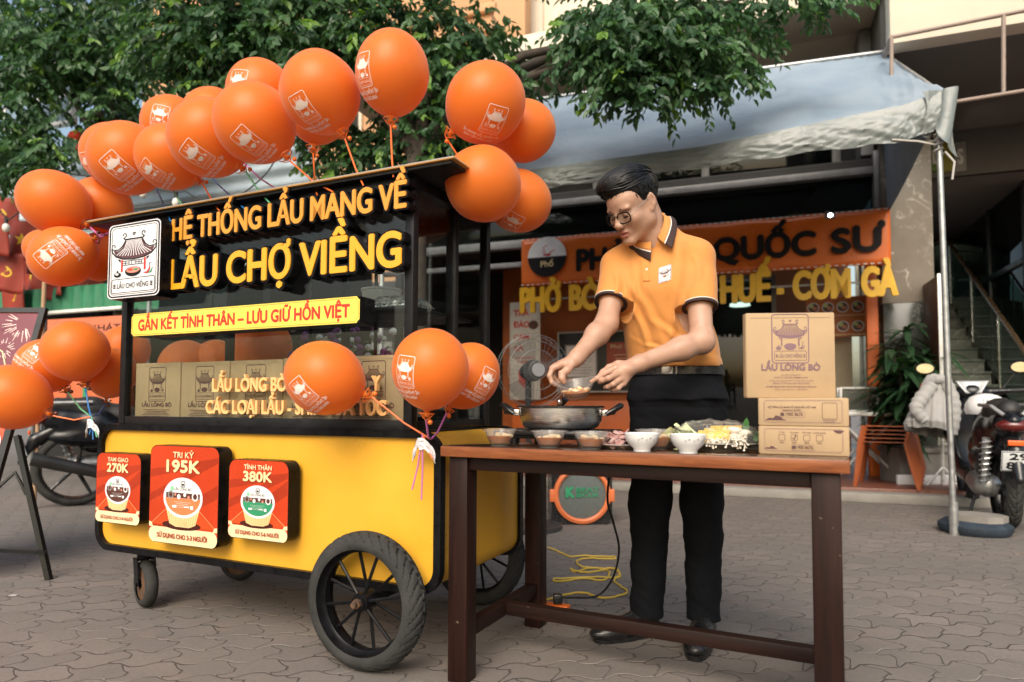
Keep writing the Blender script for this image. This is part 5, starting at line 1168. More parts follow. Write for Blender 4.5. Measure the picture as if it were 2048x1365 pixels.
# upper storey
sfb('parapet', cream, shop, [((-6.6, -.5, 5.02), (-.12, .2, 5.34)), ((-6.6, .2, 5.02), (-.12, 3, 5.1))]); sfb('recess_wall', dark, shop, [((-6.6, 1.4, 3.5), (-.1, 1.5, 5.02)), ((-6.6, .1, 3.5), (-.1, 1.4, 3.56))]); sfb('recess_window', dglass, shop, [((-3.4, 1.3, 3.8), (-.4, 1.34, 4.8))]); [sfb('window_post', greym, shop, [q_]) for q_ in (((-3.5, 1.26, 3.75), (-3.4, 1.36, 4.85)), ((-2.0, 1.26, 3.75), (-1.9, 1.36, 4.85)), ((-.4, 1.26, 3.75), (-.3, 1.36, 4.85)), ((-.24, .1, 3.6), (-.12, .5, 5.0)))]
sfb('corner_strip', soffit, shop, [((-.115, -.4, 3.7), (.25, .6, 6.2))])
# corner building at the right with the stairs
cb = thing('corner_building', 'cream fronted building with dark glass and a deep grey soffit at the right', 'building', SF.o, SF.yaw)
xa, za = SF.xz(1781, 88, -1.3)
sfb('fascia', cream, cb, [((xa, -1.3, za), (xa+6, -1.1, za+2.5))]); sfb('soffit', soffit, cb, [((xa+.01, -1.1, za+.02), (xa+6, 1.2, za+.1)), ((.42, 1.2, 3.6), (6, 5.0, 3.7)), ((.42, 1.18, 3.6), (6, 1.26, za+.1))])
sfb('glass_wall', dglass, cb, [((.45, 4.55, 2.4), (6, 4.6, 3.6)), ((1.75, 1.7, .12), (1.80, 4.5, 3.6))]); sfb('glazing_bar', M('dark_bar', (.02, .022, .022), .4), cb, [((1.2, 4.48, 2.3), (1.28, 4.56, 3.6)), ((.45, 4.48, 2.95), (6, 4.56, 3.02)), ((1.72, 1.62, .12), (1.82, 1.72, 3.6)), ((1.72, 2.9, .12), (1.82, 3.0, 3.6)), ((1.72, 1.72, 2.6), (1.82, 4.5, 2.68))])
sfb('landing_wall', creamp, cb, [((.41, 5.4, 2.45), (6, 5.5, 3.05)), ((.41, 5.38, 3.07), (6, 5.5, 3.7))]); b = B()
st = B(); n = 14; rise, run, y0 = 2.38/14, .245, .45
for k in range(n):
    st.box((.44, y0+run*k, .11), (1.42-.0*k, y0+run*(k+1)+.004, .11+rise*(k+1)-.03)); st.box((.43, y0+run*k-.022, .11+rise*(k+1)-.0295), (1.43, y0+run*(k+1), .11+rise*(k+1)), .004)
st.box((.44, y0+run*n+.001, .11), (4, 5.38, .11+rise*n-.001)); st.obj('stairs', stepst, cb, 30)
gg = B(); gg.prism([(y0-.1, .3), (y0+run*n, .11+rise*n+.05), (y0+run*n, .11+rise*n+.95), (y0-.1, 1.05)], 0, .012); bmesh.ops.transform(gg.bm, matrix=Matrix.Translation((1.45, 0, 0)) @ Matrix.Rotation(PI/2, 4, 'Z'), verts=gg.bm.verts[:]); gg.obj('balustrade', glassy('green_glass', (.55, .72, .68), .02, 1.5, (.10, .2, .18), .18), cb)
b = B(); b.tube([(1.44, y0-.12, 1.1), (1.44, y0+run*n, .11+rise*n+1.0), (1.44, 5.3, .11+rise*n+1.0)], .028, 10); b.obj('handrail', M('brass_rail', (.25, .16, .08), .3, .7), cb)
for y in (y0+run*n, 5.0): b = B(); b.cyl((1.44, y, .11+rise*n), (1.44, y, .11+rise*n+1.0), .02); b.obj('rail_post', chrome, cb)
for k in range(4): b = B(); b.cyl((1.44, y0+run*(1+4*k), .2+rise*(1+4*k)), (1.44, y0+run*(1+4*k), 1.1+rise*(1+4*k)), .014); b.obj('rail_post', chrome, cb)
# railing frame hung under the fascia
fr = thing('pipe_frame', 'pale pink pipe frame hanging under the cream fascia', 'pipe frame', SF.o, SF.yaw); pk = M('primed_pipe', (.30, .23, .19), .55)
b = B(); pts = [SF.xz(*q, -1.6) for q in ((1783, 75), (2048, 22), (1783, 240), (1912, 204), (2048, 182), (2007, 30), (2007, 190))]
p3 = [V((x, -1.6, z)) for x, z in pts]
for a_, c_ in ((0, 1), (0, 2), (3, 4), (5, 6)): b.cyl(p3[a_], p3[c_]+(p3[c_]-p3[a_])*(.3 if c_ in (1, 4) else 0), .016, n=10)
b.obj('pipes', pk, fr); [B().cyl(q_, q_+V((0, .32, .0)), .022).obj('bracket', pk, fr) for q_ in (p3[0], p3[2])]
# small square letters over the glass
lp = thing('letter_panel', 'faded panel of green, yellow and grey squares with white letters behind the tent pole', 'sign', SF.o, SF.yaw)
for i, (x0, x1, ch, cl) in enumerate(((1857, 1882, 'L', (.12, .22, .03)), (1883, 1905, '', (.30, .28, .03)), (1906, 1932, 'S', (.30, .30, .29)))):
    xa_, zt_ = SF.xz(x0, 287, 1.15); xb_, zb_ = SF.xz(x1, 342, 1.15); o = sfb('letter_square', M('square_%d' % i, cl, .5), lp, [((xa_, 1.13, zb_), (xb_, 1.17, zt_))], .002)
    if ch: raised(ch, (zt_-zb_)*.5, (xb_-xa_)*.5, 1.128, 1.12, xa_+(xb_-xa_)*.25, zb_+(zt_-zb_)*.25, INK['white'], .05).obj('letter', INK['white'], o)
# ------------------------------------------------------------------ banner, lettering, posters
bn = thing('shop_banner', 'long orange banner with a round logo and black heavy lettering', 'banner', SF.o, SF.yaw); banner_m = M('orange_vinyl', (.74, .16, .022), .28, 0, .06, 2, .05, 6)
(xl, zl0), (xr, zr0) = SF.xz(1043, 478, -.16), SF.xz(1780, 416, -.16); zb_ = SF.xz(1785, 528, -.16)[1]; zt_ = zr0
b = B(); b.grid(lambda u, v: (xl+(xr-xl)*u, -.155+.012*math.sin(u*23)*math.sin(v*3), zb_+(zt_-zb_)*v+.012*math.sin(u*40)*(v-.5)), 90, 8); o = b.obj('sheet', banner_m, bn); so = o.modifiers.new('s', 'SOLIDIFY'); so.thickness = .006
d = Draw(); hb_ = zt_-zb_; k = SF.xz(1095, 515, -.16); d.ell(k[0], k[1], hb_*.42, hb_*.42, 'white', 40); d.ell(k[0], k[1], hb_*.42, hb_*.42, 'ink', 24, PI, 2*PI)
d.stroke([(k[0]-.05, k[1]+.03), (k[0]+.05, k[1]+.03), (k[0]+.02, k[1]+.015), (k[0]-.05, k[1]+.03)], .02, 'post'); d.stroke([(k[0]-.06, k[1]+.07), (k[0]-.02, k[1]+.05), (k[0]-.05, k[1]+.12), (k[0], k[1]+.14)], .012, 'post'); d.stroke([(k[0]+.03, k[1]+.05), (k[0]+.10, k[1]+.08)], .012, 'post')
d.text('Phố', k[0], k[1]-.12, .07, 'gold', .16, .03)
def slab(dw, s, pa, pb, capk, y, c, serif):          # heavy slab-serif lettering: strokes plus feet
    pass
a_, e_ = SF.xz(1155, 520, -.17), SF.xz(1255, 510, -.17); d.text('PHỞ', (a_[0]+e_[0])/2, zb_+hb_*.26, hb_*.42, 'ink', e_[0]-a_[0], .065)
a_, e_ = SF.xz(1428, 505, -.17), SF.xz(1630, 490, -.17); d.text('QUỐC', (a_[0]+e_[0])/2, zb_+hb_*.26, hb_*.42, 'ink', e_[0]-a_[0], .065)
a_, e_ = SF.xz(1664, 485, -.17), SF.xz(1768, 480, -.17); d.text('SƯ', (a_[0]+e_[0])/2, zb_+hb_*.26, hb_*.42, 'ink', e_[0]-a_[0], .065)
for i in range(60):
    for zz in (zb_+.006, zt_-.016): d.rect(xl+(xr-xl)*(i+.1)/60, zz, xl+(xr-xl)*(i+.65)/60, zz+.01, 'white')
d.obj('print', lambda u, v, q: (u, -.185-q, v), INK, bn)
slt = thing('shop_lettering', 'yellow cut-out letters hung under the orange banner', 'letters', SF.o, SF.yaw); yl = M('letter_plastic', (.82, .47, .02), .4)
hb2 = SF.xz(1600, 598, -.22)[1]; cap2 = SF.xz(1690, 540, -.22)[1]-hb2+.01
def serif_word(txt, px0, px1):
    xa_, xb_ = SF.xz(px0, 580, -.22)[0], SF.xz(px1, 570, -.22)[0]
    b = raised(txt, cap2, xb_-xa_, -.19, -.23, xa_, hb2, yl, .062)
    return b.obj('word', yl, slt, 30)
serif_word('PHỞ', 1040, 1122); serif_word('BÒ', 1138, 1202); serif_word('HUẾ', 1440, 1543); serif_word('-', 1553, 1568); serif_word('CƠM', 1585, 1702); serif_word('GÀ', 1722, 1797)
b = B(); b.box((xl, -.20, hb2+cap2*.5-.01), (xr, -.185, hb2+cap2*.5+.01)); b.obj('mounting_rail', greym, slt)
def poster(name, label, px0, py0, px1, py1, y, mat, art, cat='poster', fr_=None):
    xa_, zt_ = SF.xz(px0, py0, y); xb_, zb_ = SF.xz(px1, py1, y); t = thing(name, label, cat, SF.p(xa_, y, 0), SF.yaw); w_, h_ = xb_-xa_, zt_-zb_
    b = B(); b.box((0, 0, zb_), (w_, .012, zt_), .002); b.obj('board', mat, t); d = Draw(); art(d, w_, h_); d.obj('print', lambda u, v, q: (u, -q, zb_+v), INK, t)
    if fr_: b = B(); b.ring([(-.02, zb_-.02), (w_+.02, zb_-.02), (w_+.02, zt_+.02), (-.02, zt_+.02)], [(.0, zb_), (w_, zb_), (w_, zt_), (0, zt_)], -.012, .014); b.obj('frame', fr_, t)
    return t
def bowls(d, w, h):
    for r in range(2):
        for c in range(5):
            x, y = w*(.1+.2*c), h*(.74-.48*r); d.ell(x, y, w*.085, w*.085, 'rim', 18); d.ell(x, y, w*.068, w*.066, 'brown', 16); d.ell(x+w*.02, y-w*.01, w*.035, w*.03, 'soup', 10); d.ell(x-.02, y+w*.03, w*.034, w*.034, 'lime', 10); d.ell(x-.02, y+w*.03, w*.018, w*.018, 'yel', 8)
        d.lines(w*.5, h*(.52-.48*r), w*.8, 1, .1, 'cream', h*.03)
poster('menu_poster', 'orange poster with two rows of noodle bowls behind the tall carton', 1612, 597, 1762, 672, .72, M('poster_orange', (.50, .16, .05), .4), bowls)
poster('drink_poster', 'white drink poster reading TRA DAO behind the pedestal fan', 1020, 606, 1080, 800, .80, M('poster_white', (.55, .52, .46), .5), lambda d, w, h: (d.text('TRÀ', w*.38, h*.86, h*.06, 'tred', w*.5, .05), d.text('ĐÀO', w*.38, h*.74, h*.06, 'tred', w*.52, .05), d.text('CAM', w*.38, h*.62, h*.05, 'tred', w*.5, .03), d.text('SẢ', w*.30, h*.50, h*.05, 'tred', w*.3, .03), d.ell(w*.78, h*.76, w*.16, w*.14, 'brown'), d.poly([(w*.3, h*.30), (w*.3, h*.18), (w*.5, h*.12), (w*.7, h*.18), (w*.7, h*.30)], 'tred'), d.lines(w*.5, h*.42, w*.7, 2, h*.04, 'tred', h*.012)))
poster('menu_board', 'framed dark menu board with a pale price list on the orange wall', 1118, 668, 1275, 782, 1.20, M('board_dark', (.02, .022, .02), .4), lambda d, w, h: (d.rect(w*.08, h*.22, w*.5, h*.80, 'grey'), d.rect(w*.10, h*.25, w*.48, h*.78, 'rim'), d.lines(w*.29, h*.70, w*.3, 9, h*.05, 'grey', h*.012), d.rect(w*.62, h*.2, w*.97, h*.82, 'dred'), d.text('Phở Lý', w*.8, h*.72, h*.06, 'cream', w*.26, .01), d.lines(w*.8, h*.6, w*.2, 6, h*.06, 'cream', h*.012)), 'menu board', M('white_frame', (.5, .5, .48), .5))
poster('drink_banner', 'orange drinks banner under the green awning, half hidden by balloons', 95, 640, 238, 838, -3.2, M('banner_orange_red', (.60, .15, .06), .5), lambda d, w, h: (d.text('GIẢI KHÁT', w*.62, h*.86, h*.06, 'ink', w*.72, .03), d.rect(w*.62, h*.55, w*.98, h*.80, 'yel'), d.ell(w*.7, h*.68, w*.06, h*.08, 'cream'), d.ell(w*.86, h*.66, w*.06, h*.09, 'cream'), d.rect(w*.3, h*.12, w*.36, h*.30, 'brown'), d.rect(w*.52, h*.12, w*.58, h*.30, 'pgreen'), d.rect(w*.8, h*.12, w*.87, h*.32, 'rim')), 'banner')
# ceiling lamp and reflection glow
ct = thing('ceiling_lamp', 'small round white ceiling lamp inside the shop, left of the tall carton', 'lamp', SF.p(*[SF.xz(1480, 612, 1.2)[0], 1.2, SF.xz(1480, 612, 1.2)[1]]), 0); b = B(); b.cyl((0, 0, 0), (0, 0, .03), .13, .12, 24); b.obj('lamp_glass', M('lamp_glow', (1, .93, .82), .5, emit=45), ct); b = B(); b.cyl((0, 0, .03), (0, 0, .6), .008); b.obj('stem', greym, ct)
q = SF.xz(1662, 432, -.5); fl = thing('reflection_glow', 'small bright flood lamp shining over the orange banner', 'lamp', SF.p(q[0], -.42, q[1]+.02), SF.yaw); b = B(); b.box((-.05, -.03, -.028), (.05, .02, .028), .006); b.obj('housing', greym, fl); b = B(); b.cyl((0, -.034, 0), (0, -.030, 0), .02, n=16); b.obj('glow_face', M('reflection_shine', (1, .97, .92), .5, emit=12), fl); b = B(); b.tube([(0, .02, 0), (0, .12, .08), (0, .36, .14)], .009); b.obj('arm', greym, fl)  # glowing disc on a small body, standing in for a bright lamp reflection
# ------------------------------------------------------------------ canopy tent
TN = Frame(*ground(1911, 1072).xy, -.348)
tent = thing('canopy_tent', 'blue-grey tarpaulin canopy with a crumpled silver valance on thin steel poles', 'canopy', TN.o, TN.yaw)
def tarp_mat(name, c1, c2, tr):
    m, nt, p, out = nodes(name); L = nt.links.new; tc = nn(nt, 'ShaderNodeTexCoord'); n = nn(nt, 'ShaderNodeTexNoise', i_Scale=2.5, i_Detail=6); L(tc.outputs['Object'], n.inputs['Vector']); r = nn(nt, 'ShaderNodeMapRange', n_1=.3, n_2=.7); L(n.outputs[0], r.inputs[0])
    c = mixc(nt, r.outputs[0], c1, c2); L(c, p.inputs['Base Color']); p.inputs['Roughness'].default_value = .48; n2 = nn(nt, 'ShaderNodeTexNoise', i_Scale=9, i_Detail=5, i_Distortion=1.5); L(tc.outputs['Object'], n2.inputs['Vector']); bp = nn(nt, 'ShaderNodeBump', i_Strength=.35, i_Distance=.02); L(n2.outputs[0], bp.inputs['Height']); L(bp.outputs[0], p.inputs['Normal'])
    t = nn(nt, 'ShaderNodeBsdfTranslucent'); L(c, t.inputs[0]); mx = nn(nt, 'ShaderNodeMixShader', n_0=tr); L(p.outputs[0], mx.inputs[1]); L(t.outputs[0], mx.inputs[2]); L(mx.outputs[0], out.inputs[0]); return m
tarp_m = tarp_mat('blue_tarp', (.22, .295, .37), (.30, .37, .44), .05); silver = tarp_mat('silver_tarp', (.15, .18, .18), (.27, .295, .29), .05); silver.node_tree.nodes['Principled BSDF'].inputs['Roughness'].default_value = .36
RY = 1.75; fx = [TN.xz(px, py, 0) for px, py in ((1897, 182), (1808, 215), (1606, 256), (1409, 297), (1114, 336), (1010, 352))]; bx = [TN.xz(px, py, RY) for px, py in ((1775, 108), (1700, 117), (1571, 132), (1400, 155), (1079, 202), (960, 218))]
def lerp_tab(T, u):
    s_ = u*(len(T)-1); i = min(len(T)-2, int(s_)); f = s_-i; return T[i][0]*(1-f)+T[i+1][0]*f, T[i][1]*(1-f)+T[i+1][1]*f
def tarp(u, v):
    a_, b_ = lerp_tab(fx, u), lerp_tab(bx, u); sag = -.09*math.sin(PI*v)*(.4+.6*abs(math.sin(PI*u*2.5))); w_ = .018*mnoise.noise(V((u*14, v*5, 3)))+.012*mnoise.noise(V((u*40+v*10, v*6, 7)))
    return (a_[0]*(1-v)+b_[0]*v, RY*v, a_[1]*(1-v)+b_[1]*v+sag+w_)
b = B(); b.grid(tarp, 110, 26)
b.grid(lambda u, v: (lambda p, q: (p[0]*(1-u)+q[0]*u, p[1]*(1-u)+q[1]*u, p[2]*(1-u)+q[2]*u-.05*math.sin(PI*u)*(1-v)))(tarp(0, v), (fx[0][0]+.12, 2*RY*.5+.0+RY*v*.0+RY*(1-v)*0+RY*.9, fx[0][1]-.1+v*(bx[0][1]-fx[0][1]))), 12, 14)
b.obj('tarpaulin', tarp_m, tent, 80); b = B(); b.grid(lambda u, v: (lambda p: (p[0], p[1]+.004, p[2]-.014))(tarp(.003+.994*u, .006+.988*v)), 110, 26); b.obj('shade_sheet', M('underside_shade', (.013, .017, .016), .85), tent, 80)  # dark sheet added so the tarpaulin's underside looks shaded
vb = [TN.xz(px, py, 0) for px, py in ((1868, 262), (1791, 288), (1624, 304), (1420, 335), (1130, 372), (1020, 388))]
def val(u, v):
    a_, c_ = lerp_tab(fx, u), lerp_tab(vb, u); amp = min(1, v*1.6)
    return (a_[0]*(1-v)+c_[0]*v+.010*mnoise.noise(V((u*30, v*4, 5))), -.006-.020*amp*mnoise.noise(V((u*16+v*4, v*2.5+u*9, 1)))-.016*amp*mnoise.noise(V((u*45-v*14, v*5+u*20, 8)))-.02*math.sin(v*3), (a_[1]+.015)*(1-v)+c_[1]*v+.018*v*mnoise.noise(V((u*14, 3, 2))))
b = B(); b.grid(val, 200, 18); 
b.grid(lambda u, v: (fx[0][0]-.16+.20*u+.02*math.sin(u*15+v*4), -.02-.05*math.sin(u*9+v*3)*(.3+.7*v), fx[0][1]+.01-(.26+.20*u**1.5+.04*math.sin(u*13))*v), 26, 18); b.obj('valance', silver, tent, 80)
b = B(); zt0 = fx[0][1]; b.cyl((0, .03, 0), (-.03, .03, zt0), .019, n=14); b.cyl((0, .03, .0), (0, .03, .22), .028, n=14); b.obj('pole', galv, tent); b = B(); b.cyl((-.03, 2*RY, 0), (-.03, 2*RY, zt0), .019); b.obj('pole', galv, tent)
b = B(); b.cyl((fx[0][0]-.02, .06, zt0-.06), (fx[-1][0], .06, fx[-1][1]-.09), .016); b.cyl((bx[0][0]+.12, RY, bx[0][1]+.02), (bx[-1][0], RY, bx[-1][1]+.02), .02); b.cyl((fx[0][0], .03, zt0-.03), (bx[0][0], RY, bx[0][1]-.02), .014); b.obj('top_rail', galv, tent)
b = B(); b.tube([(-.03, .03, zt0-.36), (-.16, -.01, zt0-.33), (-.32, -.02, zt0-.30)], .007, 6); b.tube([(-.03, .0, zt0-.34), (-.12, .12, zt0-.29)], .006, 6); b.tube([(-.03+.025*math.cos(a), .03+.025*math.sin(a), zt0-.42+.006*a) for a in [i*.4 for i in range(60)]], .007, 6); b.tube([(.0, .0, zt0-.42), (.05, -.01, zt0-.5), (.035, -.01, zt0-.62)], .007, 6); b.obj('rope', M('pale_rope', (.5, .48, .44), .9), tent)
# weight at the foot of the pole
wt = thing('pole_weight', 'blue tyre with a stone slab on it beside the tent pole foot', 'weight', ground(1950, 1066, 0), 0); b = B()
b.lathe([(.10, .0), (.19, .0), (.215, .03), (.215, .06), (.18, .085), (.10, .085)], 40); b.obj('tyre', M('blue_rubber', (.018, .030, .045), .7, 0, .4, 14, .4), wt)
b = B(); rr = random.Random(4); pl = [(.17*(.85+.25*rr.random())*math.cos(a*PI/5)+.03, .15*(.85+.25*rr.random())*math.sin(a*PI/5)) for a in range(10)]; b.add([(x, y, z) for z in (.085, .125) for x, y in pl], [tuple(range(10)), tuple(range(19, 9, -1))]+[(i, 10+i, 10+(i+1) % 10, (i+1) % 10) for i in range(10)]); b.obj('slab', conc, wt, 30)
# ------------------------------------------------------------------ far buildings and the left side
def yawed(px, Y, yaw=-.348): p = at(px, 811, Y); return Frame(p.x, p.y, yaw)
peach = M('peach_wall', (.58, .33, .17), .8, 0, .08, 2); 
FB = yawed(640, 13.2); pb = thing('peach_building', 'tall peach plastered building with balconies showing through the leaves', 'building', FB.o, FB.yaw)
sfb('wall', peach, pb, [((-4.2, 0, 0), (3.6, .3, 9.5))]); sfb('balcony', peach, pb, [((1.3, -1.1, 5.9), (3.5, -.0, 6.1)), ((1.3, -1.1, 6.1), (3.5, -1.0, 7.0))], .02); sfb('balcony', peach, pb, [((-3.6, -.9, 4.5), (-1.2, 0, 4.7)), ((-3.6, -.9, 4.7), (-1.2, -.8, 5.5))], .02); sfb('darkening_panel', dark, pb, [((-4.1, -.06, .0), (3.5, -.005, 2.7))]); sfb('shop_shelf', M('shelf_pale', (.25, .24, .22), .6), pb, [((-.6, -.3, .7), (.7, -.065, 1.15)), ((.9, -.25, 1.2), (1.5, -.065, 1.7))])  # the low dark panel is added to darken the view through the cabinet glass
sfb('balcony_moulding', peach, pb, [((1.22, -1.18, 6.08), (3.58, -1.1, 6.2)), ((1.25, -1.16, 5.82), (3.55, -1.1, 5.92))], .02)
for x, z in ((2.2, 6.3), (-2.5, 4.9), (.2, 5.2), (-2.5, 2.6), (.2, 2.4)): w_ = sfb('window', dglass, pb, [((x-.5, -.03, z), (x+.5, -.005, z+1.5))]); sfb('window_frame', cream, w_, [((x-.56, -.05, z-.06), (x-.5, -.0, z+1.56)), ((x+.5, -.05, z-.06), (x+.56, -.0, z+1.56)), ((x-.03, -.05, z), (x+.03, -.002, z+1.5)), ((x-.5, -.06, z-.08), (x+.5, -.0, z)), ((x-.5, -.05, z+1.5), (x+.5, 0, z+1.56))])
FC = yawed(1085, 12.6); cbd = thing('cream_building', 'narrow cream building with pilasters between the peach house and the canopy', 'building', FC.o, FC.yaw)
sfb('wall', cream, cbd, [((-.35, 0, 0), (2.0, .4, 9))]); sfb('pilaster', cream, cbd, [((-.37, -.1, 0), (.02, -.0, 9))]); sfb('window', dglass, cbd, [((.25, -.02, 4.7), (1.5, -.003, 6.4))]); sfb('window_frame', cream, cbd, [((.15, -.06, 4.6), (.25, -.0, 6.5)), ((1.5, -.06, 4.6), (1.6, -.0, 6.5)), ((.15, -.1, 4.5), (1.6, -.0, 4.6))]); sfb('gutter', greym, cbd, [((-.3, -.5, 4.0), (2, -.1, 4.15))])
pb.scale = (1.2, 1.2, 1.2); cbd.scale = (1.31, 1.31, 1.31)
# left shop with tin wall, awning and flags
LS = yawed(120, 7.6); ls = thing('tin_shop', 'low shop with pale blue tin walls and a dark open front, left', 'shop', LS.o, LS.yaw)
tin = M('blue_tin', (.42, .50, .55), .45, .1, .1, 4); grn = M('green_awning', (.03, .20, .10), .6, 0, .2, 8)
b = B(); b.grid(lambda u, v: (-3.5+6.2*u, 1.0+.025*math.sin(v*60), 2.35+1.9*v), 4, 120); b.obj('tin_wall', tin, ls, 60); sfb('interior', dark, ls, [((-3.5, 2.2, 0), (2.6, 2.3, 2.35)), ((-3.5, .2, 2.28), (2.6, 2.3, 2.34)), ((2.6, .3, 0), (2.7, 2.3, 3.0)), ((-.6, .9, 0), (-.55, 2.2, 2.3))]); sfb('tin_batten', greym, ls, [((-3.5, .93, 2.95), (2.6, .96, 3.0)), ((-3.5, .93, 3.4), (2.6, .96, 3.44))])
aw = thing('green_awning', 'green scalloped awning edge above the dark shop front', 'awning', LS.o, LS.yaw); z0 = LS.xz(120, 575, -.3)[1]; b = B(); b.grid(lambda u, v: (-2.2+4.0*u, -.3+.9*(v if v > .3 else 0)*1.0+.02*math.sin(u*160)*(v < .3), z0+(.35*(v-.3) if v > .3 else -(.3-v)*.9)-(0 if v > .01 else .035*abs(math.sin(u*75)))), 200, 10); b.obj('cloth', grn, aw, 60); b = B(); b.cyl((-2.4, -.34, z0-.30), (1.35, -.34, z0-.28), .022); b.obj('white_bar', M('white_bar', (.85, .84, .78), .4), aw)
redf = M('flag_red', (.26, .026, .012), .6, 0, .15, 6); starm = {'yel': M('flag_yellow', (.80, .50, .04), .6)}; rr = random.Random(12)
for i in range(9):
    px = (-10, 18, 48, 80, 112, 30, 66, 8, 180)[i]; py = (430, 505, 440, 470, 520, 560, 520, 395, 545)[i]; Y = 6.7+.12*i; P = at(px, py, Y); t = thing('red_flag', ('red flag with yellow star hung highest at the far left', 'red flag hanging below the blue tin wall, left of the pole', 'red flag with yellow star under the highest one', 'red flag beside the thin wooden pole', 'red flag right of the thin wooden pole, behind balloons', 'lowest red flag just above the green awning', 'red flag in the middle of the hanging bunch', 'red flag against the blue tin wall at the left edge', 'red flag peeking out between balloons and logo sign')[i], 'flag', P, rr.uniform(-.5, .1), 'red flags hung over the awning')
    w_, h_ = .33, .42; b = B(); b.grid(lambda u, v: ((u-.5)*w_, .03*math.sin(u*6+i+v*2), -h_*v+.02*math.sin(u*5+i)), 12, 10); o = b.obj('cloth', redf, t); so = o.modifiers.new('s', 'SOLIDIFY'); so.thickness = .003
    d = Draw()
    if i % 2 == 0: d.poly([((.075 if k % 2 == 0 else .03)*math.sin(k*PI/5), -.2+(.075 if k % 2 == 0 else .03)*math.cos(k*PI/5)) for k in range(10)], 'yel')
    else: d.stroke([(.05*math.cos(a), -.2+.05*math.sin(a)) for a in [-2.4+i_*.3 for i_ in range(14)]], .014, 'yel'); d.stroke([(-.05, -.25), (.03, -.17)], .014, 'yel'); d.stroke([(.01, -.15), (.05, -.19)], .02, 'yel')
    d.obj('emblem', lambda u, v, q: (u, .03*math.sin((u/w_+.5)*6+i+(-v/h_)*2)-.006-q, v+.02*math.sin((u/w_+.5)*5+i)), starm, t)
wp = thing('wooden_pole', 'thin bare wooden pole standing in front of the green awning', 'pole', at(72, 900, 5.4), 0); wp.location.z = 0; b = B(); b.cyl((0, 0, 0), (.02, 0, at(74, 545, 5.4).z), .016); b.obj('shaft', M('bare_wood', (.42, .26, .15), .7), wp)
sgn = thing('blue_signboard', 'pale blue signboard with a white frame behind the left tree', 'signboard', at(85, 250, 8.0), -.3); z_ = sgn.location.z; b = B(); b.box((-.62, 0, -.0), (.45, .06, .72)); b.obj('panel', M('sign_blue', (.20, .30, .38), .4), sgn); b = B(); b.ring([(-.66, -.04), (.49, -.04), (.49, .76), (-.66, .76)], [(-.62, 0), (.45, 0), (.45, .72), (-.62, .72)], -.02, .07); b.box((-.62, -.015, .30), (.45, .005, .36)); b.obj('frame', INK['white'], sgn); b = B(); b.cyl((-.1, .08, -z_), (-.1, .08, .1), .04); b.obj('post', greym, sgn)
for i, (px, py) in enumerate(((152, 278), (152, 302))):
    t = thing('red_lantern', ('upper red paper lantern left of the balloon arch', 'lower red paper lantern left of the balloon arch')[i], 'lantern', at(px, py, 7.0), 0, 'red lanterns'); b = B(); b.lathe([(.02, -.075), (.06, -.06), (.085, 0), (.06, .06), (.02, .075)], 24, None, lambda a, z: 1+.03*math.cos(12*a)); b.obj('paper', M('lantern_red', (.62, .05, .02), .5), t); b = B(); b.cyl((0, 0, .07), (0, 0, .10), .022); b.cyl((0, 0, -.1), (0, 0, -.07), .018); b.cyl((0, 0, .1), (0, 0, .9 if i == 0 else .12), .004); b.obj('cap', M('lantern_gold', (.6, .4, .08), .4), t)
# grey awning behind the balloon strings
AW = yawed(480, 5.6); ga = thing('grey_awning', 'sloping grey-blue sheet awning behind the balloon sticks', 'awning', AW.o, AW.yaw); (xa_, za_), (xb_, zb2) = AW.xz(235, 440, 0), AW.xz(930, 330, 0); zlo = 2.05
b = B(); b.grid(lambda u, v: (-1.15+2.55*u, .0+1.5*v, 2.28+.95*v-.05*math.sin(PI*v)+.01*math.sin(u*40)), 40, 10); o = b.obj('sheet', M('awning_grey', (.33, .36, .40), .55, 0, .08, 3), ga); so = o.modifiers.new('s', 'SOLIDIFY'); so.thickness = .006; b = B(); b.cyl((-1.15, 0, 2.26), (1.4, 0, 2.26), .02)
for x in (-1.1, 1.35): b.cyl((x, .03, 0), (x, .03, 2.26), .02)
b.obj('frame', galv, ga)
# string lights
wire = M('black_wire', (.01, .01, .01), .6); bulb = M('bulb_glass', (.72, .70, .62), .15, spec=.6)
def string(label, pts, bulbs):
    t = thing('string_lights', label, 'string lights', at(*pts[0]), 0); o_ = t.location; P = []
    for (a_, c_) in zip(pts, pts[1:]):
        A, C_ = at(*a_), at(*c_)
        for k in range(12): f = k/12; P.append(A*(1-f)+C_*f-V((0, 0, .18*(A-C_).length*.5*math.sin(PI*f)))-o_)
    b = B(); b.tube(P, .006, 5); b.obj('cable', wire, t)
    for k in bulbs:
        p = P[min(len(P)-1, int(k*len(P)))]; b = B(); b.cyl(p, p-V((0, 0, .05)), .014); s = b.obj('socket', wire, t); b = B(); b.ell(p-V((0, 0, .085)), (.028, .028, .038), 14, 10); b.obj('bulb', bulb, s)
string('drooping black cable with clear bulbs behind the left end of the arch', [(225, 300, 5.2), (300, 372, 5.0), (370, 382, 5.0), (440, 405, 4.9), (520, 360, 4.9), (560, 300, 5.0)], (.18, .36, .55, .72))
string('black cable with bulbs in front of the pale tin wall at the far left', [(-40, 350, 5.6), (18, 440, 5.4), (110, 340, 5.6), (240, 345, 5.8)], (.33, .6, .85))
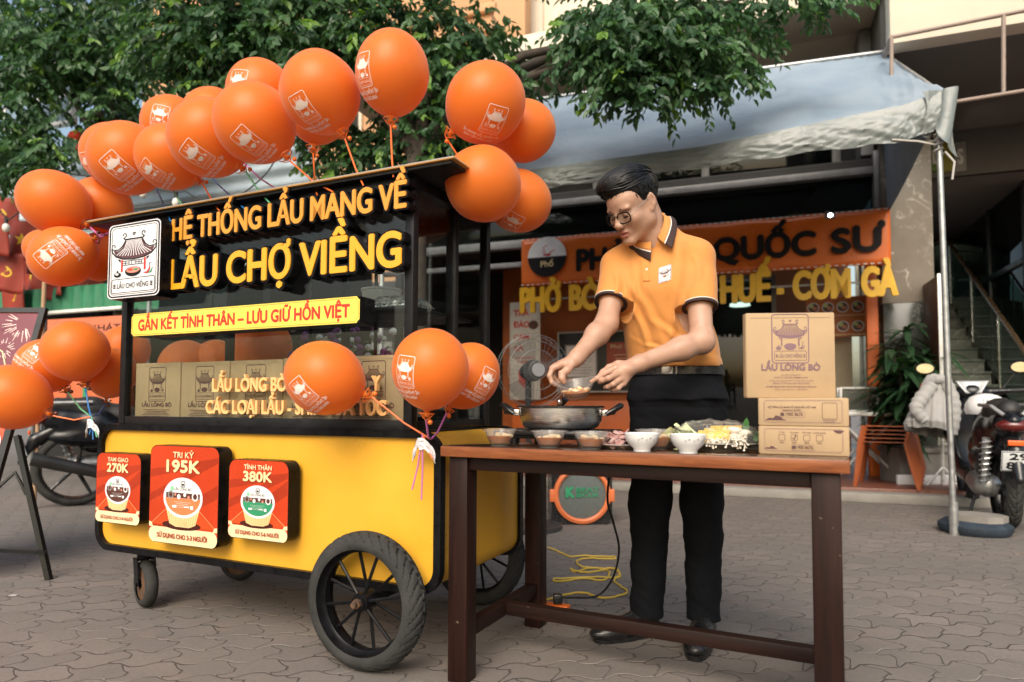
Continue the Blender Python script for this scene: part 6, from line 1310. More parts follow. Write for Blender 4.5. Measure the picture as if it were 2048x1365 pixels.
# ================================================================== TREES
def leafmat(name, c, tr=.28):
    m, nt, p, out = nodes(name); L = nt.links.new; p.inputs['Base Color'].default_value = (*c, 1); p.inputs['Roughness'].default_value = .42; p.inputs['Specular IOR Level'].default_value = .45
    t = nn(nt, 'ShaderNodeBsdfTranslucent'); t.inputs[0].default_value = (c[0]*1.6, c[1]*1.7, c[2]*.8, 1); mx = nn(nt, 'ShaderNodeMixShader', n_0=tr); L(p.outputs[0], mx.inputs[1]); L(t.outputs[0], mx.inputs[2]); L(mx.outputs[0], out.inputs[0]); return m
LEAF = [leafmat('leaf_dark', (.046, .112, .044)), leafmat('leaf_mid', (.072, .155, .058)), leafmat('leaf_deep', (.030, .078, .034)), leafmat('leaf_fresh', (.15, .28, .05))]
bark = M('bark', (.06, .048, .038), .9, 0, .35, 14, .8, 30)
LT = np.array([(0, 0, 0), (-.5, .36, .05), (-.40, .68, .02), (0, 1, -.10), (.40, .68, .02), (.5, .36, .05), (0, .36, -.06), (0, .70, -.07)])
LFC = [(0, 6, 1), (1, 6, 7, 2), (2, 7, 3), (0, 5, 6), (5, 4, 7, 6), (4, 3, 7)]
def crown(name, blobs, parent, rng, inv):
    """blobs: (px, py, rx, ry, Y, depth, sprays, leaf length)"""
    VV, FF, MI = [], [], []; nv = 0
    for px, py, rx, ry, Y, dp, ns, ll in blobs:
        for _ in range(int(ns*1.3)):
            while True:
                q = rng.uniform(-1, 1, 3)
                if q@q < 1: break
            q = q*(.45+.55*rng.random()**.4)/max(.3, np.linalg.norm(q))*np.linalg.norm(q)**.5 if rng.random() < .6 else q
            c = np.array(at(px+rx*q[0], py+ry*q[1], Y+dp*q[2])); n = int(rng.integers(7, 15)); az = rng.uniform(0, 2*PI); out = np.array([math.cos(az), math.sin(az), rng.uniform(-.9, .15)]); out /= np.linalg.norm(out)
            base = rng.choice(3, p=(.45, .35, .2)); fresh = rng.random() < .10
            tw = ll*n*.30; up = np.array([0, 0, 1.]); sd = np.cross(out, up); sd /= np.linalg.norm(sd)+1e-9
            for i in range(n):
                t = (i+1)/n; p = c+out*tw*t-up*tw*.35*t*t; s = 1 if i % 2 else -1
                d = out*.55+sd*s*rng.uniform(.3, .9)+up*rng.uniform(-1.2, -.1); d /= np.linalg.norm(d)
                nr = up*rng.uniform(.4, 1)+rng.normal(0, .45, 3)+np.array([0, -.45, 0]); a = np.cross(d, nr); a /= np.linalg.norm(a)+1e-9; nr = np.cross(a, d)
                L_ = ll*rng.uniform(.70, 1.30); W_ = L_*rng.uniform(.46, .60); bend = rng.uniform(.6, 2)
                VV.append(p+np.outer(LT[:, 0]*W_, a)+np.outer(LT[:, 1]*L_, d)+np.outer(LT[:, 2]*L_*bend, nr))
                FF += [tuple(nv+k for k in f) for f in LFC]; MI += [3 if (fresh and t > .45) else base if rng.random() < .8 else int(rng.integers(0, 3))]*6; nv += 8
    P = np.concatenate(VV); me = bpy.data.meshes.new(name); me.from_pydata(P.tolist(), [], FF); me.transform(inv); o = mobj(name, me, LEAF, parent, 0); me.polygons.foreach_set('material_index', np.array(MI, np.int32)); return o
def tree(name, label, px, Y, r, top, limbs, blobs, seed):
    p0 = at(px, 811, Y); p0.z = 0; t = thing(name, label, 'tree', p0); inv = Matrix.Translation(-p0); rng = np.random.default_rng(seed); rr = random.Random(seed)
    b = B(); pt = V((rr.uniform(-.1, .1), 0, top)); b.tube([V((0, 0, -.02)), V((.01, 0, .25)), V((.03, .01, top*.4)), V((.02, .02, top*.7)), pt], [r*1.25, r, r*.9, r*.8, r*.7], 14)
    for lx, ly, lY in limbs:
        e = at(lx, ly, lY)-p0; m = pt.lerp(e, .5)+V((0, 0, .25)); b.tube([pt-V((0, 0, .15)), pt.lerp(m, .5)+V((0, 0, .06)), m, m.lerp(e, .6), e], [r*.6, r*.45, r*.32, r*.2, .008], 8)
        for _ in range(4): f = e.lerp(m, rr.uniform(0, .6)); b.tube([f, f+V((rr.uniform(-.4, .4), rr.uniform(-.3, .3), rr.uniform(-.35, .2)))], [.012, .004], 5)
    b.obj('trunk', bark, t, 60); crown('crown', blobs, t, rng, inv); return t
tree('street_tree', 'broad leafy street tree spreading over the cart and the tent roof', 822, 5.2, .11, 3.0,
     [(430, 40, 5.2), (650, 40, 5.0), (940, 110, 5.1), (1290, 60, 4.6), (1420, 110, 4.6), (880, 230, 5.3), (520, -60, 5.2), (1560, -20, 4.7)],
     [(330, 50, 90, 110, 5.4, .4, 95, .072), (430, 60, 150, 120, 5.2, .45, 230, .075), (560, 70, 150, 120, 5.1, .45, 230, .075), (700, 40, 130, 130, 5.2, .45, 200, .075), (850, 90, 120, 130, 5.3, .45, 190, .072), (960, 130, 95, 130, 5.2, .4, 130, .070), (870, 240, 100, 90, 5.4, .4, 165, .068), (660, 290, 80, 60, 5.5, .3, 60, .065), (760, 290, 80, 55, 5.5, .3, 75, .065), (500, 190, 130, 60, 5.4, .35, 70, .07), (1040, 180, 55, 50, 5.1, .3, 26, .07),
      (1300, 40, 190, 80, 4.55, .42, 205, .068), (1235, 100, 100, 80, 4.5, .36, 105, .068), (1385, 100, 110, 70, 4.5, .36, 105, .068), (1290, 165, 95, 36, 4.5, .32, 50, .066), (1465, 95, 60, 60, 4.6, .3, 36, .066), (1600, -8, 120, 22, 4.7, .3, 30, .066), (1425, 170, 28, 30, 4.5, .2, 7, .066), (1480, 10, 90, 30, 4.8, .3, 24, .075),
      (500, -170, 400, 110, 5.2, .8, 230, .085), (1000, -170, 300, 110, 5.1, .8, 150, .085), (1400, -130, 250, 90, 4.7, .6, 80, .085)], 5)
tree('street_tree', 'darker street tree filling the upper left corner, in front of the blue signboard', 232, 7.0, .10, 3.0,
     [(60, 100, 6.8), (200, 60, 7.0), (60, 290, 6.7), (250, 200, 7.0), (100, -60, 6.9)],
     [(60, 70, 130, 120, 6.9, .6, 210, .085), (190, 60, 110, 110, 7.0, .6, 175, .085), (40, 190, 100, 110, 6.7, .5, 100, .082), (215, 180, 65, 130, 7.0, .5, 95, .08), (55, 300, 105, 62, 6.6, .5, 95, .08), (260, 250, 55, 60, 7.1, .4, 45, .075), (20, 350, 40, 35, 6.6, .3, 18, .075), (285, 110, 45, 110, 7.2, .4, 30, .08), (120, -120, 260, 110, 6.9, .8, 120, .09)], 9)
# ================================================================== SCOOTERS
pblack = M('scooter_black', (.005, .006, .009), .25, 0, .2, 6, spec=.3, coat=.25); seatm = M('seat_vinyl', (.018, .017, .017), .5, 0, .2, 20, .2, 200); alloy = M('cast_alloy', (.32, .32, .31), .4, .7, .25, 20); redl = M('tail_red', (.10, .008, .006), .2, coat=.4); ambl = M('reflector_orange', (.75, .12, .02), .25); platem = M('number_plate', (.66, .69, .70), .4)
clearl = glassy('lamp_lens', (.75, .77, .78), .05, 1.5, (.5, .5, .5), .35)
def sdf_part(name, mat, parent, build, h=.007, lo=(-.35, -.4, .0), hi=(1.75, .4, 1.35)):
    S_ = SDF(lo, hi, h); build(S_); me = S_.mesh(name); me.polygons.foreach_set('use_smooth', [True]*len(me.polygons)); return mobj(name, me, mat, parent, 0)
def scooter(label, P, heading, R=.28, plate=('29', '8(6'), silver_dash=True):
    t = thing('scooter', label, 'motorbike', P, heading)                       # rear axle over the origin, nose along +x
    WB = 1.24
    for x, nm in ((0, 'rear_wheel'), (WB, 'front_wheel')):
        wq = bpy.data.objects.new(nm, None); COL.objects.link(wq); wq.parent = t; wq.location = (x, 0, R); wq.empty_display_size = .05
        tyre(R, .10, rubber, 'tyre', wq, 26); b = B(); RX = Matrix.Rotation(PI/2, 4, 'X')
        b.lathe([(R-.07, -.035), (R-.055, -.035), (R-.065, 0), (R-.055, .035), (R-.07, .035), (R-.08, 0), (R-.07, -.035)], 48, RX)
        for k in range(5): a = 2*PI*k/5; b.tube([(.03*math.cos(a), .012, .03*math.sin(a)), ((R-.07)*math.cos(a+.16), .0, (R-.07)*math.sin(a+.16))], [.018, .012], 8)
        b.cyl((0, -.05, 0), (0, .05, 0), .04, n=20); b.obj('rim', blk, wq)
    def body(S_):
        S_.chain([(-.16, 0, .74), (.15, 0, .68), (.48, 0, .56)], [.10, .14, .125], .06); S_.ell((.12, 0, .58), (.34, .125, .10), None, .05); S_.cone((.48, 0, .50), (.60, 0, .34), .10, .10, .06); S_.cone((-.26, 0, .76), (-.10, 0, .72), .045, .09, .05)
    sdf_part('body', pblack, t, body); 
    sdf_part('floorboard', blk, t, lambda S_: (S_.cone((.55, -.08, .30), (.95, -.08, .32), .07, .06, .03), S_.cone((.55, .08, .30), (.95, .08, .32), .07, .06, .03)))
    def shield(S_):
        S_.chain([(.93, 0, .36), (1.00, 0, .62), (1.06, 0, .92)], [.14, .17, .10], .08); S_.ell((1.02, 0, .70), (.06, .21, .22), None, .05); S_.ell((.86, 0, .66), (.10, .16, .30), None, .03, 's')
    sdf_part('leg_shield', pblack, t, shield); sdf_part('front_fender', pblack, t, lambda S_: (S_.ell((WB, 0, R+.04), (R+.03, .075, R-.02), None, .02), S_.ell((WB, 0, R-.06), (R+.04, .2, R), None, .01, 's')))
    sdf_part('seat', seatm, t, lambda S_: (S_.chain([(-.14, 0, .83), (.10, 0, .81), (.32, 0, .75), (.50, 0, .74)], [.075, .095, .085, .07], .06), S_.ell((.1, 0, .65), (.6, .3, .08), None, .02, 's')))
    hb_o = sdf_part('handlebar', pblack, t, lambda S_: (S_.ell((1.03, 0, .98), (.09, .12, .075), None, .03), S_.cone((1.02, -.10, .98), (.98, -.26, .99), .035, .020, .03), S_.cone((1.02, .10, .98), (.98, .26, .99), .035, .020, .03)))
    b = B(); b.grid(lambda u, v: (.955+.05*v-.02*(2*u-1)**2, (u-.5)*.24*(.45+.55*v), .965+.105*v), 14, 8); o = b.obj('dashboard', M('silver_plastic', (.42, .43, .44), .35, .3), hb_o); so = o.modifiers.new('s', 'SOLIDIFY'); so.thickness = .012; b = B(); b.grid(lambda u, v: (.952+.05*(.35+.5*v)-.02*((2*u-1)*.6)**2, (u-.5)*.16*(.6+.4*v), .968+.105*(.35+.5*v)), 8, 5); b.obj('gauge', M('gauge', (.06, .05, .05), .15, coat=.6), hb_o)
    for s in (-1, 1):
        b = B(); b.cyl((.985, s*.24, .99), (.955, s*.37, .995), .017); b.obj('grip', seatm, hb_o); b = B(); b.tube([(1.02, s*.25, .985), (1.00, s*.40, .985)], .006, 6); b.obj('lever', chrome, hb_o)
        b = B(); b.tube([(1.0, s*.21, 1.0), (1.01, s*.27, 1.09), (1.0, s*.31, 1.16)], .006, 8); b.ell((1.0, s*.335, 1.185), (.022, .075, .05), 20, 10); o = b.obj('mirror', blk, t); b = B(); b.lathe([(0, 0), (1, 0)], 24, Matrix.Translation((.977, s*.335, 1.185)) @ Matrix.Diagonal((1, .064, .041, 1)) @ Matrix.Rotation(PI/2, 4, 'Y')); b.obj('mirror_glass', M('mirror_glass', (.75, .78, .76), .04, 1), o)
        b = B(); b.ell((.975, s*.14, .80), (.02, .035, .05), 14, 8); b.obj('turn_signal', clearl, t)
        b = B(); b.tube([(-.25, s*.05, .80), (-.20, s*.11, .86), (.10, s*.12, .87)], .014, 8); b.obj('grab_rail', alloy, t)
    b = B(); b.ell((-.25, 0, .73), (.06, .10, .045), 18, 10); b.obj('tail_lamp', redl, t); b = B(); b.box((-.335, -.05, .60), (-.322, .05, .635), .003); b.obj('reflector', ambl, t)
    sdf_part('rear_fender', blk, t, lambda S_: (S_.chain([(-.12, 0, .66), (-.28, 0, .56), (-.37, 0, .38)], [.06, .05, .03], .03), S_.ell((-.2, 0, .30), (.16, .2, .22), None, .01, 's')), lo=(-.5, -.25, .1), hi=(.2, .25, .9))
    RT = Matrix.Translation((-.352, 0, .50)) @ Matrix.Rotation(math.radians(-18), 4, 'Y'); b = B(); b.box((-.004, -.095, -.07), (.0, .095, .07), .002, RT); o = b.obj('number_plate', platem, t); d = Draw(); d.frame(-.09, -.065, .09, .065, .004, 'ink', .006); d.text(plate[0], 0, .012, .042, 'ink', .10, .06); d.text(plate[1], 0, -.052, .046, 'ink', .13, .06); d.obj('plate_text', lambda u, v, q: RT @ V((-.0045-q, -u, v)), INK, o)
    sdf_part('engine', alloy, t, lambda S_: (S_.cone((.02, .10, R+.02), (.40, .09, R+.02), .085, .075, .04), S_.ell((.25, .12, R+.02), (.13, .05, .09), None, .02), S_.cone((.38, 0, R+.06), (.50, 0, R+.06), .08, .06, .03)), lo=(-.2, -.2, .1), hi=(.7, .3, .6)); sdf_part('air_box', blk, t, lambda S_: S_.ell((.16, .12, R+.20), (.16, .06, .09), None, .02), lo=(-.2, -.1, .2), hi=(.5, .3, .7))
    b = B(); b.tube([(.42, -.10, R-.08), (.25, -.14, R-.09), (.12, -.15, R-.02), (-.30, -.17, R+.10)], [.02, .025, .05, .055], 14); b.obj('exhaust', M('exhaust', (.04, .04, .04), .35, .5), t); b = B(); b.tube([(-.03, .13, R+.01), (-.13, .13, R+.36)], .024, 12); b.tube([(-.03+.017*0, .13, R+.03)]+[(-.03-.10*i/60+.034*math.cos(i*.8), .13+.034*math.sin(i*.8), R+.04+.30*i/60) for i in range(61)], .006, 5); b.obj('shock', galv, t)
    b = B()
    for s in (-1, 1): b.tube([(.42, s*.08, .27), (.36, s*.16, .012)], .012, 8); b.cyl((1.08, s*.05, .55), (WB, s*.07, R), .018)
    b.obj('stand', blk, t); return t
hd_r = math.atan2(1.10, .33); hd_r = 1.14; sc1 = scooter('black scooter parked by the stairs, grey jacket hung on its left mirror', ground(2062, 1062)+V((-.13, .05, 0)), hd_r)
sc2 = scooter('black scooter behind the sandwich board, only its rear wheel and tail in view', ground(150, 1012), math.atan2(.55, .83), .315, ('29-F1', '632.07'))
# helmet and jacket on the right-hand scooter
M1 = Matrix.Translation(sc1.location) @ Matrix.Rotation(hd_r, 4, 'Z')
hl = thing('helmet', 'white open helmet with a yellow beak print resting on the scooter seat', 'helmet', M1 @ V((.42, .02, .80)), hd_r); b = B(); b.lathe([(.125, 0), (.135, .03), (.13, .08), (.10, .13), (.05, .155), (0, .16)], 32, Matrix.Diagonal((1.1, 1, 1, 1))); b.obj('shell', china, hl); d = Draw(); d.ell(0, .05, .05, .025, 'yel'); d.ell(-.035, .10, .02, .022, 'white'); d.ell(.035, .10, .02, .022, 'white'); d.stroke([(.035+.02*math.cos(a*.5), .10+.02*math.sin(a*.5)) for a in range(13)], .004, 'ink'); d.stroke([(-.035+.02*math.cos(a*.5), .10+.02*math.sin(a*.5)) for a in range(13)], .004, 'ink'); d.ell(-.03, .10, .006, .006, 'ink'); d.ell(.03, .10, .006, .006, 'ink')
def onh(u, v, q):
    a = PI-.1+u/.13; z = v; r = np.interp(z, [0, .03, .08, .13, .155], [.125, .135, .13, .10, .05])+q+.001; return V((1.1*r*math.cos(a), r*math.sin(a)*-1, z))
subdiv(d, .02).obj('print', onh, INK, hl)
JP = M1 @ V((.97, .27, 1.09)); jk = thing('grey_jacket', 'pale grey hooded jacket hanging from the scooter mirror', 'jacket', JP, 0); clothm = M('grey_fleece', (.34, .335, .325), .9, 0, .08, 10, .3, 300, sheen=.3)
def drape_j(u, v):
    a = 2*PI*u; r = .055+.145*v**.75; f = 1+v*(.17*math.sin(5*a+1.5+1.2*v)+.10*math.sin(9*a-2*v)+.06*math.sin(17*a+3*v)); w_ = mnoise.noise(V((3*math.cos(a), 3*math.sin(a), 4*v)))
    return V((r*f*math.cos(a)-.03*v, .55*r*f*math.sin(a), .04-.44*v+.05*v*math.cos(a+2.4)+.012*w_*v-.0*u))
b = B(); b.grid(drape_j, 120, 40, closeu=True); b.grid(lambda u, v: drape_j(u, v*.02)*1.0*v+V((0, 0, .052))*(1-v), 120, 3, closeu=True); o = b.obj('coat_body', clothm, jk, 80)
b = B(); b.grid(lambda u, v: (drape_j(u, 1)*V((1, 1, 1)).x if False else (lambda p: V((p.x*(1-.05*v)+.0, p.y*(1-.05*v), p.z-.055*v)))(drape_j(u, 1-.012+.012*v)))+V((0, 0, .0)), 240, 6, closeu=True); o = b.obj('hem', M('rib_knit', (.27, .265, .255), .9, 0, .1, 60, .4, 500), jk, 80)
def slv(pts, rs, nm, k):
    P = spline([V(p) for p in pts], 8); n = len(P); R_ = [np.interp(i/(n-1), np.linspace(0, 1, len(rs)), rs)*(1+.10*math.sin(i*1.9+k)) for i in range(n)]
    b = B(); b.tube(P, R_, 18); b.obj(nm, clothm, jk, 80)
def spline(P, k=6):
    o = []
    for i in range(len(P)-1):
        a_, b_, c_, d_ = P[max(0, i-1)], P[i], P[i+1], P[min(len(P)-1, i+2)]
        for j in range(k): t = j/k; o.append(.5*((2*b_)+(c_-a_)*t+(2*a_-5*b_+4*c_-d_)*t*t+(3*b_-a_-3*c_+d_)*t**3))
    return o+[P[-1]]
slv([(-.05, -.05, -.05), (-.15, -.06, -.16), (-.205, -.07, -.26), (-.15, -.09, -.35)], [.05, .056, .052, .040], 'sleeve', 0)
slv([(.06, -.05, -.02), (.10, -.08, -.18), (.10, -.09, -.33), (.085, -.08, -.47)], [.05, .052, .046, .036], 'sleeve', 2)
slv([(-.055, .0, -.02), (.0, -.055, .0), (.06, -.02, .0)], [.03, .04, .032], 'hood', 1)
# ================================================================== CHAIRS, PLANTS, STANDS
plm = M('brown_plastic', (.30, .075, .022), .42, 0, .12, 8); cp0 = SF.p(SF.xz(1772, 900, -.78)[0], -.78, .11); cyaw = SF.yaw-.25
def chair(i):
    t = thing('plastic_chair', 'brown plastic chair, %s of the nested stack by the folding table' % ('lowest', 'second from the bottom', 'middle one', 'second from the top', 'topmost')[i], 'chair', cp0+V((.014*i, .01*i, .036*i)), cyaw, 'stacked brown plastic chairs')
    b = B(); b.grid(lambda u, v: (-.20+.40*u, (v-.5)*.40*(1-.06*u), .42-.012*math.sin(PI*u)*math.sin(PI*v)-.03*max(0, .12-u)*8*.4), 10, 10); o = b.obj('seat', plm, t); so = o.modifiers.new('s', 'SOLIDIFY'); so.thickness = .006
    b = B(); b.grid(lambda u, v: (.19+.11*v-.03*(1-(2*u-1)**2), (u-.5)*.40*(1-.10*v), .42+.40*v-.05*v*abs(2*u-1)**3), 12, 10); o = b.obj('backrest', plm, t); so = o.modifiers.new('s', 'SOLIDIFY'); so.thickness = .008
    for x, y, ex, ey in ((-.19, -.19, -.24, -.23), (-.19, .19, -.24, .23), (.18, -.19, .27, -.22), (.18, .19, .27, .22)): b = B(); b.tube([(x, y, .42), ((x+ex)/2, (y+ey)/2, .2), (ex, ey, 0)], [.034, .030, .022], 8, flat=.6); b.obj('leg', plm, t)
for i in range(5): chair(i)
wm = M('white_metal', (.62, .62, .60), .35, .2, .06, 10)
q = SF.xz(1742, 825, -.15); ft = thing('folding_table', 'small white topped folding table behind the cartons', 'table', SF.p(q[0], -.15, .11), SF.yaw); b = B(); b.box((-.42, -.28, q[1]-.145), (.27, .28, q[1]-.11), .006); b.obj('top', wm, ft)
for s in (-1, 1): b = B(); b.tube([(-.38, s*.22, 0), (.2, s*.22, q[1]-.15)], .014, 8); b.tube([(.24, s*.20, 0), (-.35, s*.20, q[1]-.15)], .014, 8); b.obj('leg', wm, ft)
q2 = SF.xz(1715, 815, -.1); gc = thing('glass_case', 'small glass food case with a white frame on the folding table', 'display case', SF.p(q2[0], -.1, q[1]), SF.yaw); b = B()
for x in (-.17, .17):
    for y in (-.12, .12): b.box((x-.012, y-.012, 0), (x+.012, y+.012, .26), .003)
for z in (0, .24): b.box((-.158, -.132, z), (.158, -.108, z+.02), .002); b.box((-.158, .108, z), (.158, .132, z+.02), .002)
b.obj('frame', wm, gc); B().box((-.158, -.108, .004), (.158, .108, .25)).obj('case_glass', glassy('case_glass', (.7, .74, .73), .03, 1.5, (.35, .38, .37), .35), gc)
def plant(name, label, P, pot, stems, n, ln, wd, seed, spread, droop, h0):
    t = thing(name, label, 'potted plant', P, 0); rr = random.Random(seed); pot(t); b = B(); lf = B()
    for s in range(stems):
        a = rr.uniform(0, 6.28); top = V((rr.uniform(-.12, .12)*spread*2, rr.uniform(-.12, .12)*spread*2, h0+rr.uniform(-.35, .35)*spread)); b.tube([(0.05*math.cos(a), .05*math.sin(a), .2), top*.5+V((.02, 0, .1)), top], [.022, .018, .012], 8)
        for i in range(n):
            f = rr.uniform(.45, 1.05); p = V((top.x*f, top.y*f, .2+(top.z-.2)*f)); az = rr.uniform(0, 6.28); d = V((math.cos(az), math.sin(az), rr.uniform(-.1, .9))); leaf_blade(lf, p, d, (0, 0, 1), ln*rr.uniform(.6, 1.15), wd*rr.uniform(.7, 1.1), droop*rr.uniform(.5, 1.4), 7)
    b.obj('stem', bark, t); lf.obj('foliage', [LEAF[2] if seed == 1 else LEAF[0]], t, 60, nrm=False); return t
def boxpot(t): b = B(); b.box((-.24, -.18, 0), (.24, .18, .34), .01); b.box((-.26, -.20, .30), (.26, .20, .345), .006); b.obj('planter', conc, t); b = B(); b.box((-.30, -.24, .0), (.30, -.205, .09), .004); b.obj('kick_board', INK['white'], t)
def roundpot(t): b = B(); b.lathe([(0, 0), (.13, 0), (.17, .42), (.155, .42), (.13, .36), (0, .36)], 32); b.obj('pot', M('ivory_pot', (.55, .50, .42), .4), t)
pq = SF.xz(1826, 880, -.30); plant('dracaena', 'big dark leafy dracaena in a concrete planter in front of the marble pillar', SF.p(pq[0], -.30, .11), boxpot, 11, 42, .36, .066, 1, 1.15, .75, 1.22)
pq = SF.xz(1965, 575, 4.2); plant('zz_plant', 'leafy plant in an ivory round pot at the top of the stairs', SF.p(pq[0], 4.3, .11+rise*n), roundpot, 8, 14, .20, .05, 2, .8, .3, .75)
sb2 = thing('board_stand', 'tall brown board on a white folding stand beside the stairs, seen edge on', 'sign stand', SF.p(SF.xz(1885, 800, -.55)[0], -.55, 0), SF.yaw); zt2 = SF.xz(1884, 550, -.55)[1]; zb3 = SF.xz(1893, 815, -.55)[1]; b = B(); b.box((-.015, 0, zb3), (.005, .75, zt2), .003); b.obj('board', M('brown_board', (.07, .025, .014), .5), sb2); b = B(); b.box((-.02, -.02, zb3-.02), (.012, -.001, zt2+.01), .002); b.obj('edge_strip', wm, sb2); b = B()
for y in (.05, .62): b.cyl((0, y, 0), (0, y, zb3), .013); b.cyl((0, y, .28), (-.25, y-.12, .0), .010); b.cyl((0, y, .28), (.22, y-.1, .0), .010)
b.obj('legs', wm, sb2)
# pedestal fan
fp = at(1066, 742, 4.5); fn = thing('pedestal_fan', 'large pedestal fan with a wire guard behind the hot pot', 'fan', (fp.x, fp.y, 0), .25); FR = 72*4.5/FPX; fm = M('fan_grey', (.05, .05, .05), .4, .3); b = B(); C0 = V((0, -.06, fp.z))
for yy, rr_ in ((-.10, .55), (-.12, .25), (-.085, .8), (-.04, 1.0), (.04, 1.0)): b.tube([C0+V((FR*rr_*math.cos(a), yy+.06, FR*rr_*math.sin(a))) for a in [2*PI*i/48 for i in range(48)]], .0020, 5, True)
for k in range(30): a = 2*PI*k/36; b.tube([C0+V((FR*f*math.cos(a), y, FR*f*math.sin(a))) for f, y in ((.12, -.065), (.5, -.045), (.85, -.01), (1, .03), (1, .10))], .0011, 4)
b.obj('guard', M('guard_wire', (.16, .16, .155), .5, .4), fn); b = B(); b.cyl(C0+V((0, -.075, 0)), C0+V((0, -.055, 0)), .045, n=24); b.obj('badge_cap', greym, fn); b = B(); b.cyl(C0+V((0, .05, 0)), C0+V((0, .22, 0)), .075, .055, 20); b.obj('motor', fm, fn); b = B()
for k in range(3): a0 = 2*PI*k/3; b.grid(lambda u, v: C0+V((FR*(.15+.75*u)*math.cos(a0+(v-.5)*1.1), .02+.04*(v-.5), FR*(.15+.75*u)*math.sin(a0+(v-.5)*1.1))), 8, 8)
o = b.obj('blade', glassy('fan_blade', (.75, .75, .75), .1, 1.4, (.15, .15, .15), .12), fn); b = B(); b.cyl((0, .12, 0), (0, .12, fp.z), .022); b.cyl((0, .12, 0), (0, .12, .03), .24, n=28); b.obj('stand', fm, fn)
# loudspeaker
kp = ground(1164, 1050); ks = thing('loudspeaker', 'round fronted portable loudspeaker with an orange ring under the table', 'loudspeaker', kp, .05); z_ = .215; b = B(); b.prism([(-.22, .05), (-.17, .0), (.17, 0), (.22, .05), (.22, .40), (.17, .45), (-.17, .45), (-.22, .40)], 0, .28); b.obj('cabinet', blk, ks); RX = Matrix.Translation((0, -.002, z_)) @ Matrix.Rotation(PI/2, 4, 'X'); b = B(); b.lathe([(.172, 0), (.172, .018), (.185, .028), (.205, .022), (.208, 0)], 56, RX); b.box((-.235, -.02, z_-.05), (-.195, 0, z_+.04), .006); b.box((.195, -.02, z_-.05), (.235, 0, z_+.04), .006); b.obj('ring', M('ring_orange', (.70, .18, .06), .4), ks); b = B(); b.lathe([(0, .016), (.10, .014), (.173, .004)], 48, RX); b.obj('grille', M('speaker_mesh', (.13, .15, .14), .6, .2, .2, 300, .6, 900), ks); d = Draw(); d.text('K', -.088, -.02, .072, 'pgreen', .055, .10); d.text('BEAT', .038, .018, .030, 'pgreen', .165, .03); d.text('BOX', .038, -.02, .030, 'pgreen', .165, .03); d.obj('lettering', lambda u, v, q: V((u, -.0225-q, z_+v+.005)), INK, ks); b = B(); b.box((-.16, -.004, .0), (-.10, .0, .05)); b.box((-.03, -.05, .43), (.03, .2, .47), .01); b.obj('handle', blk, ks)
for s in (-1, 1):
    b = B()
    for k in range(5): b.box((s*.20-.018, -.006, .06+.02*k), (s*.20+.018, -.001, .07+.02*k))
    b.obj('vent', M('vent_black', (.004, .004, .004), .6), ks)
# cables and socket
pts = [(95, 668), (170, 695), (215, 712), (300, 709), (400, 711), (438, 714), (436, 722), (330, 722), (250, 730), (245, 745), (262, 762), (350, 771), (430, 777), (468, 800), (445, 824), (300, 818), (170, 826), (122, 832), (150, 840), (280, 828), (380, 834), (412, 806), (402, 784), (330, 770), (240, 792), (212, 773), (262, 795), (340, 788), (420, 774), (466, 794), (438, 838), (470, 866), (503, 886), (488, 912), (380, 926), (300, 906), (200, 906), (90, 934), (40, 950)]
def spline(P, k=6):
    o = []
    for i in range(len(P)-1):
        a_, b_, c_, d_ = P[max(0, i-1)], P[i], P[i+1], P[min(len(P)-1, i+2)]
        for j in range(k): t = j/k; o.append(.5*((2*b_)+(c_-a_)*t+(2*a_-5*b_+4*c_-d_)*t*t+(3*b_-a_-3*c_+d_)*t**3))
    return o+[P[-1]]
G = [ground(1060+x/2.6, 840+y/2.6, .005) for x, y in pts]; cy = thing('yellow_cable', 'yellow extension cable lying in loose loops on the paving', 'cable', G[0]); b = B(); b.tube([p-G[0]+V((0, 0, .004*(i % 14 < 5))) for i, p in enumerate(spline(G))], .0048, 6); b.obj('cord', M('yellow_cord', (.62, .42, .06), .5), cy)
sp0 = ground(1116, 1233); so_ = thing('power_socket', 'orange multi-way power socket on the ground behind the table leg', 'socket', sp0, TF.yaw); b = B(); b.box((-.055, -.02, 0), (.045, .028, .048), .005); b.obj('case', M('socket_orange', (.80, .16, .02), .35), so_); b = B()
for k in range(3): b.box((-.045+.03*k, -.0205, .016), (-.03+.03*k, -.0195, .03))
b.obj('outlet', M('outlet_dark', (.2, .03, .005), .5), so_)
K = [at(1221, 935, 2.55), at(1215, 1000, 2.58), at(1228, 1050, 2.62), at(1238, 1100, 2.68), at(1226, 1155, 2.75), at(1195, 1192, 2.80), sp0+V((.05, .0, .075)), sp0+V((.012, .0, .075))]; bc = thing('black_cable', 'black power cable hanging from the stove to the orange socket', 'cable', K[0]); b = B(); b.tube([p-K[0] for p in spline([V(k) for k in K])], .0045, 8); b.obj('cord', wire, bc); b = B(); b.box((-.02, -.016, .05), (.018, .016, .09), .006, Matrix.Translation(sp0-K[0])); b.obj('plug', blk, bc)
